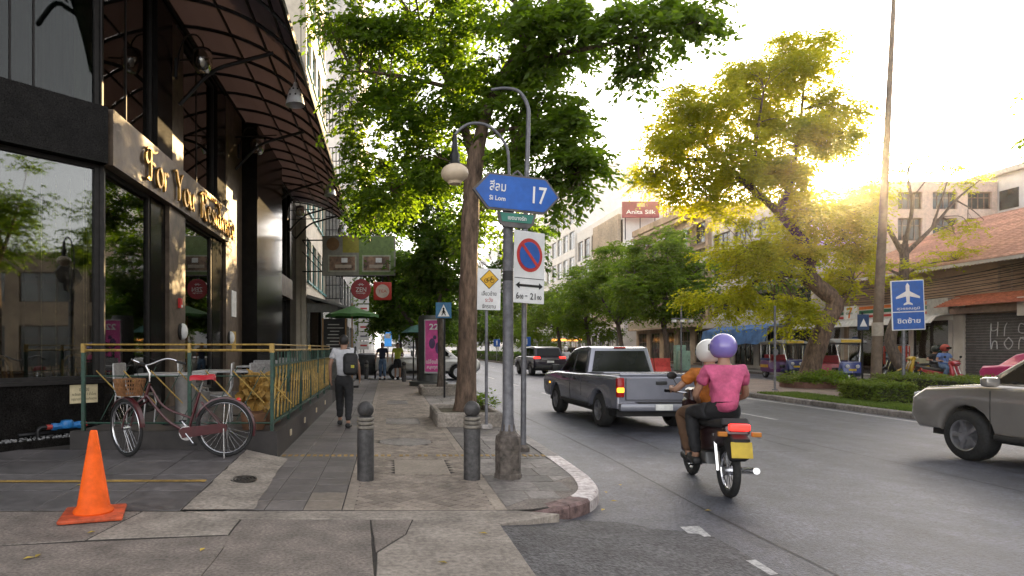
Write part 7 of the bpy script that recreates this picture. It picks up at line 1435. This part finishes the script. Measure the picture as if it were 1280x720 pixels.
# fallen leaves
lfm = MB().add([(0, 0, .002), (.03, .018, .012), (.075, .004, .004), (.03, -.018, .01)], [(0, 3, 2), (0, 2, 1)]).mesh('leaf'); r_ = random.Random(8)
for i, (x, y) in enumerate(((758, 618), (763, 628), (752, 640), (775, 607), (28, 700), (44, 698), (95, 612), (250, 690), (120, 665), (610, 668), (560, 705), (890, 640), (735, 660), (300, 612))):
    p = G(x, y, -.11 if x > 700 else 0); o = obj('fallen_leaf', lfm, M('leaf_fallen', (.42, .3, .05), .7, rnd=.4), loc=(p.x, p.y, (fz(p.y) if p.y > FY0 and p.x < -1.85 else p.z) + (.012 if x > 700 else .004)), rz=r_.uniform(0, 6.28), label='small yellow fallen leaf on the ' + ('asphalt' if x > 700 else 'paved ground'), cat='leaf', group='fallen leaves on the ' + ('asphalt' if x > 700 else 'paved ground'))
# ================================================================== TREES IN PLACE
def CL(px, py, Y, rx, ry, dep, n): k = Y / F; return (P(px, py, Y), (rx * k, dep, ry * k), n)
def pth(Y, *pts): return [tuple(P(p[0], p[1], p[2] if len(p) > 2 else Y)) for p in pts]
# L1: the big pavement tree
Y = 13.0; b0 = (1.57, Y, .1)
LA = [([b0] + pth(Y, (584, 440), (586, 340), (589, 250), (596, 185)), .21, .17), (pth(Y, (596, 190), (612, 130, 12.8), (645, 70, 12.6), (690, 0, 12.4), (720, -80, 12.2)), .15, .07), (pth(Y, (593, 200), (577, 150, 13.4), (555, 90, 13.8), (520, 30, 14.2), (480, -30, 14.5)), .11, .04),
      (pth(Y, (640, 78, 12.7), (690, 70, 12.2), (760, 55, 11.6), (830, 40, 11.2), (890, 22, 11)), .06, .02), (pth(Y, (655, 60, 12.6), (640, -10, 12), (600, -90, 11.6)), .07, .03), (pth(Y, (600, 170), (650, 160, 12.5), (700, 175, 12.2), (725, 215, 12)), .05, .015), (pth(Y, (565, 110, 13.7), (500, 95, 13.6), (440, 90, 13.4), (420, 110, 13.3)), .05, .015), (pth(Y, (592, 215), (570, 205, 13.8), (530, 215, 14.6), (480, 245, 14.9)), .05, .015), (pth(Y, (593, 240), (605, 230, 13.8), (605, 260, 14.6)), .04, .015)]
CA = [CL(430, 20, 13.3, 40, 30, .9, 60), CL(485, 55, 13.5, 55, 55, 1.0, 190), CL(525, 15, 13.6, 75, 45, 1.2, 200), CL(560, 95, 13.5, 60, 65, 1.1, 240), CL(640, 55, 12.5, 75, 60, 1.2, 260), CL(625, 130, 12.6, 50, 45, .9, 170), CL(695, 60, 12.2, 60, 50, 1.0, 190), CL(690, 145, 12.2, 48, 55, .9, 200), CL(718, 215, 12.0, 34, 45, .6, 120), CL(680, 235, 12.3, 28, 38, .6, 60), CL(500, 140, 13.6, 45, 45, .9, 150), CL(435, 115, 13.3, 26, 50, .6, 60), CL(765, 35, 11.6, 55, 40, .8, 110), CL(830, 35, 11.2, 50, 30, .7, 90), CL(800, 85, 11.4, 28, 30, .5, 50), CL(880, 18, 11.0, 22, 16, .4, 24), CL(545, 185, 13.6, 50, 40, .8, 130), CL(650, 185, 12.6, 40, 30, .7, 80), CL(590, -90, 12.4, 180, 60, 2.0, 420), CL(470, 185, 14, 40, 30, .7, 60), CL(480, 240, 14.8, 42, 38, 1.0, 120), CL(530, 220, 14.8, 55, 46, 1.0, 170), CL(455, 215, 14.8, 26, 30, .7, 40), CL(600, 265, 14.6, 46, 46, .9, 120)]
tree('pavement_tree', 'large leafy tree with thick brown trunk in the pavement planter', b0, LA, CA, m_leafA, m_bark, K=13, L=.44, lw=.07, ll=.145, droop=.45, seed=11, subk=12, subr=.34, fol=.62)
# L2, L3, L4: darker trees behind it
Y = 20.4; b0 = (1.7, Y, .1)
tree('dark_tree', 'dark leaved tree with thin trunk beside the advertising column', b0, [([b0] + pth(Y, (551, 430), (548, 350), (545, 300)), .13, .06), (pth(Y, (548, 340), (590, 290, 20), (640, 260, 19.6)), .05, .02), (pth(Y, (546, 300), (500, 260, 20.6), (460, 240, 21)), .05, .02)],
     [CL(604, 206, 20.5, 40, 34, 1.0, 90), CL(450, 264, 20.6, 30, 28, .9, 60), CL(545, 228, 20.5, 50, 44, 1.2, 170), CL(500, 235, 20.5, 38, 34, 1.0, 100), CL(552, 300, 20, 46, 45, 1.4, 240), CL(515, 275, 20.6, 30, 20, 1.0, 60), CL(650, 300, 19.4, 36, 35, 1.0, 110), CL(548, 350, 20.2, 34, 26, .9, 100), CL(610, 350, 20, 26, 30, .8, 50)], m_leafB, m_bark2, K=13, L=.5, lw=.075, ll=.15, seed=12)  # upper clumps are added to throw dappled shade on the gold-sign fascia
Y = 28.3; b0 = (1.45, Y, 0)
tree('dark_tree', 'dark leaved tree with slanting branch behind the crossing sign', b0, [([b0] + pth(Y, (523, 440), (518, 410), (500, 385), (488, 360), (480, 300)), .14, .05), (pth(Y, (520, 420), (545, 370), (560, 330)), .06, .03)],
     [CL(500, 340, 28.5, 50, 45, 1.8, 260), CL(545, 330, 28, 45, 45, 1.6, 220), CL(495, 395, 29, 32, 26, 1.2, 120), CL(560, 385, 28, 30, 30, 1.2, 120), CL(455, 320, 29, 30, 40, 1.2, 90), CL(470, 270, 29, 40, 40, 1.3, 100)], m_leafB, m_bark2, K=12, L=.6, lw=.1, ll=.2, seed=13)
for i, (px, Yt, ph, sd_, lb) in enumerate(((500, 44, 380, 14, 'green street tree beyond the side lane'), (520, 62, 400, 15, 'green street tree far along the pavement behind the lane signs'))):
    b0 = ((px - PPX) / F * Yt, Yt, 0); tree('street_tree', lb, b0, [([b0] + pth(Yt, (px, 425), (px - 3, 405), (px + 4, 380)), .16, .08)], [CL(px - 5, 385, Yt, 42, 34, 2.4, 240), CL(px + 25, 395, Yt, 36, 30, 2.2, 190), CL(px - 30, 405, Yt, 20, 18, 1.4, 70), CL(px + 5, 355, Yt, 34, 26, 1.8, 130)], m_leafA, m_bark2, K=12, L=.8, lw=.14, ll=.28, seed=sd_, group='street trees along the pavement')
# R1: the leaning sunlit tree on the median
Y = 24.0; b0 = (15.7, Y, .1)
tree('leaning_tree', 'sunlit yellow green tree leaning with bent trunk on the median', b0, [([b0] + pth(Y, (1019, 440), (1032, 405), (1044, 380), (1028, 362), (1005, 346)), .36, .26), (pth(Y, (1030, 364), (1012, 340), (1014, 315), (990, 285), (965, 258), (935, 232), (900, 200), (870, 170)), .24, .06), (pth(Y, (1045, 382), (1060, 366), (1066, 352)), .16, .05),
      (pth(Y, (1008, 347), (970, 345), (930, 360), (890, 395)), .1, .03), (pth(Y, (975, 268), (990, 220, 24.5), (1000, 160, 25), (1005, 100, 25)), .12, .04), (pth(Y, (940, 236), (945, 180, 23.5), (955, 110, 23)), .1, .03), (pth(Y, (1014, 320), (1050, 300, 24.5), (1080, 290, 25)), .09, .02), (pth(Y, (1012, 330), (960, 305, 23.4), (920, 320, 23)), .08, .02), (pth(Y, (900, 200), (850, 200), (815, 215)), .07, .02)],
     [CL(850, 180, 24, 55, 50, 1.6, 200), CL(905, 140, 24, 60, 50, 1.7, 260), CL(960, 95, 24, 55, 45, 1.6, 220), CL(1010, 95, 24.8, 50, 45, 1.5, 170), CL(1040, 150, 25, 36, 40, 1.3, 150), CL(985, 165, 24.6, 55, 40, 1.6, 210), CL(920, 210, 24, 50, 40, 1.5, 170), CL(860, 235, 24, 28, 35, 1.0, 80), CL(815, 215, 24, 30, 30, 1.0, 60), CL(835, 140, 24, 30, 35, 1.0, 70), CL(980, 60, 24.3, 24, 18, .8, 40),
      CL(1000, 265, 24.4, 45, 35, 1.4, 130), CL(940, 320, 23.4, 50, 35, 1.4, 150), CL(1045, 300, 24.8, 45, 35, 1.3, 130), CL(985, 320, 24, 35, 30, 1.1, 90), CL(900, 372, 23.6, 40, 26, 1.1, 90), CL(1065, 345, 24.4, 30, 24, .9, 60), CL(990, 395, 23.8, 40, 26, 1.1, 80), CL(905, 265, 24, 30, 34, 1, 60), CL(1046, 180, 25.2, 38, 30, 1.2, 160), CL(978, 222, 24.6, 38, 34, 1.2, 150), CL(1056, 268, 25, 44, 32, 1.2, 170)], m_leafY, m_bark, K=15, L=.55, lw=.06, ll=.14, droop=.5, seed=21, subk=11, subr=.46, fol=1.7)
# R2: sparse tree behind the lamp pole
Y = 28.5; b0 = (22.75, Y - .7, 0)
tree('sparse_tree', 'sparse bare branched tree behind the lamp pole', b0, [([b0] + pth(Y, (1113, 430), (1125, 385), (1130, 340), (1130, 305)), .26, .16), (pth(Y, (1130, 320), (1105, 275), (1090, 240), (1085, 205)), .12, .02), (pth(Y, (1130, 310), (1140, 260), (1135, 215), (1150, 190)), .11, .02), (pth(Y, (1131, 318), (1165, 285), (1195, 250), (1225, 225)), .11, .02), (pth(Y, (1165, 285), (1180, 240), (1190, 205)), .06, .015), (pth(Y, (1195, 250), (1215, 262), (1230, 275)), .04, .01), (pth(Y, (1105, 275), (1075, 262), (1055, 250)), .05, .012), (pth(Y, (1128, 345), (1160, 330), (1195, 325)), .06, .015), (pth(Y, (1128, 345), (1095, 330), (1065, 325)), .06, .015), (pth(Y, (1138, 250), (1165, 215), (1175, 190)), .04, .012)],
     [CL(1140, 200, 28.5, 60, 16, 1.6, 40), CL(1200, 215, 28.5, 34, 20, 1.2, 34), CL(1090, 225, 28.5, 30, 22, 1.2, 30), CL(1190, 320, 28.5, 30, 14, 1, 40), CL(1075, 325, 28.5, 34, 16, 1, 60), CL(1210, 290, 28.5, 24, 18, .8, 26), CL(1130, 335, 28, 40, 16, 1, 50), CL(1060, 255, 28.5, 20, 12, .7, 14)], m_leafY, m_bark2, K=11, L=.5, lw=.06, ll=.14, seed=22, subk=8)
Y = 31.0; b0 = (19.2, Y + 1.5, 0)
tree('slender_tree', 'slender grey trunked tree between the tuk-tuks and the awning', (22.9, 36, 0), [([(22.9, 36, 0)] + pth(36, (992, 440), (985, 400), (980, 360), (970, 320)), .2, .1)], [CL(960, 350, 36, 40, 30, 1.6, 90), CL(1000, 330, 36, 36, 26, 1.5, 70)], m_leafA, m_bark2, K=12, L=.6, lw=.09, ll=.18, seed=23)
# mid-distance row on the median edge
for i, (px, Yt, sc_, sd_, lb) in enumerate(((832, 41, 1.0, 31, 'spreading green tree behind the red barriers'), (775, 49, .95, 32, 'spreading green tree in front of the balustrade'), (735, 57, .85, 33, 'spreading green tree in front of the fin building'), (698, 68, .75, 34, 'spreading green tree behind the dark SUV'), (655, 84, .7, 35, 'spreading green tree behind the no parking post'))):
    b0 = ((px - PPX) / F * Yt, Yt, 0); k = sc_; hh = [338, 350, 372, 388, 392][i]
    tree('spreading_tree', lb, b0, [([b0] + pth(Yt, (px + 2, 435), (px - 3, 400), (px, hh + 25)), .22, .12), (pth(Yt, (px - 1, 410), (px - 30 * k, hh + 15), (px - 50 * k, hh)), .1, .03), (pth(Yt, (px - 1, 405), (px + 25 * k, hh + 15), (px + 45 * k, hh - 5)), .1, .03), (pth(Yt, (px, hh + 25), (px + 3, hh - 10), (px - 5, hh - 30)), .1, .03)],
         [CL(px, hh, Yt, 55 * k, 32 * k, 2.8, 260), CL(px - 45 * k, hh + 22 * k, Yt, 36 * k, 26 * k, 2.2, 160), CL(px + 40 * k, hh + 10 * k, Yt, 34 * k, 26 * k, 2.2, 160), CL(px - 5 * k, hh - 32 * k, Yt, 34 * k, 20 * k, 2.0, 110), CL(px + 10 * k, hh + 42 * k, Yt, 40 * k, 20 * k, 2.2, 110)], m_leafA, m_bark2, K=12, L=.8, lw=.12, ll=.24, droop=.35, seed=sd_, group='trees along the far side of the median')
for i, (px, Yt, sd_, lb) in enumerate(((610, 100, 41, 'hazy tree far down the median'), (572, 130, 42, 'hazy tree closing the view of the road'), (640, 120, 43, 'hazy tree behind the distant median signs'), (540, 105, 44, 'hazy tree at the distant pavement edge'))):
    b0 = ((px - PPX) / F * Yt, Yt, 0); tree('distant_tree', lb, b0, [([b0] + pth(Yt, (px, 425), (px, 405)), .25, .15)], [CL(px, 400, Yt, 36, 26, 5, 220), CL(px - 20, 412, Yt, 24, 18, 4, 110), CL(px + 20, 410, Yt, 24, 18, 4, 110), CL(px, 375, Yt, 24, 18, 3, 80)], m_leafA, m_bark2, K=10, L=1.2, lw=.26, ll=.5, seed=sd_, group='distant trees down the median', twigs=.5)
# trees beside the frame: one dips its twigs into view, both stand in the shop-window reflections
for (x, y, sd_, lb) in ((18.0, 14.2, 51, 'tree whose twig tips hang beside the roof eave'), (16.2, -1.5, 52, 'median tree mirrored in the shop window'), (13.6, -4.5, 53, 'second median tree mirrored in the shop window'), (15.6, 4.2, 54, 'third median tree mirrored in the shop window')):
    gk = 1 if sd_ == 51 else 1.5; b0 = (x, y, 0); V_ = lambda a, b_, c: (x + a, y + b_, c)
    tree('median_tree', lb, b0, [([b0, V_(.1, 0, 2), V_(-.1, .1, 3.6), V_(0, 0, 5)], .25, .16), ([V_(0, 0, 4.4), V_(-1.2, .4, 5.8), V_(-2, .6, 7)], .12, .03), ([V_(0, 0, 4.6), V_(1.3, -.4, 6.2), V_(2, -.8, 7.4)], .12, .03), ([V_(0, 0, 5), V_(.1, .6, 6.8), V_(0, 1, 8)], .12, .03)], [(Vector(V_(-1.1, .5, 6.6)), (1.3 * gk, 1.5 * gk, 1.1 * gk), 180), (Vector(V_(1.6, -.6, 6.8)), (1.6 * gk, 1.5 * gk, 1.2 * gk), 200), (Vector(V_(0, .6, 7 + gk)), (1.6 * gk, 1.6 * gk, 1.1 * gk), 180), (Vector(V_(0, -1, 5.6)), (1.5 * gk, 1.4 * gk, .9), 150)], m_leafA, m_bark, K=13, L=.5, lw=.07, ll=.15, seed=sd_, group='median trees beside the view')
# ---- thin haze volume added to give the sun a warm glow
hz = obj('haze', MB().b2(-70, 90, -60, 380, -1.2, 50).mesh('haze'), None, kind='stuff')
mh_ = bpy.data.materials.new('haze_air'); mh_.use_nodes = True; t_ = mh_.node_tree; t_.nodes.clear(); o_ = t_.nodes.new('ShaderNodeOutputMaterial'); pv = t_.nodes.new('ShaderNodeVolumePrincipled')
pv.inputs['Color'].default_value = (1, .96, .9, 1); pv.inputs['Density'].default_value = .00025; pv.inputs['Anisotropy'].default_value = .93
t_.links.new(pv.outputs[0], o_.inputs['Volume']); hz.data.materials.append(mh_); tag(hz, 'thin haze added through the street for the warm sun glow', 'haze')
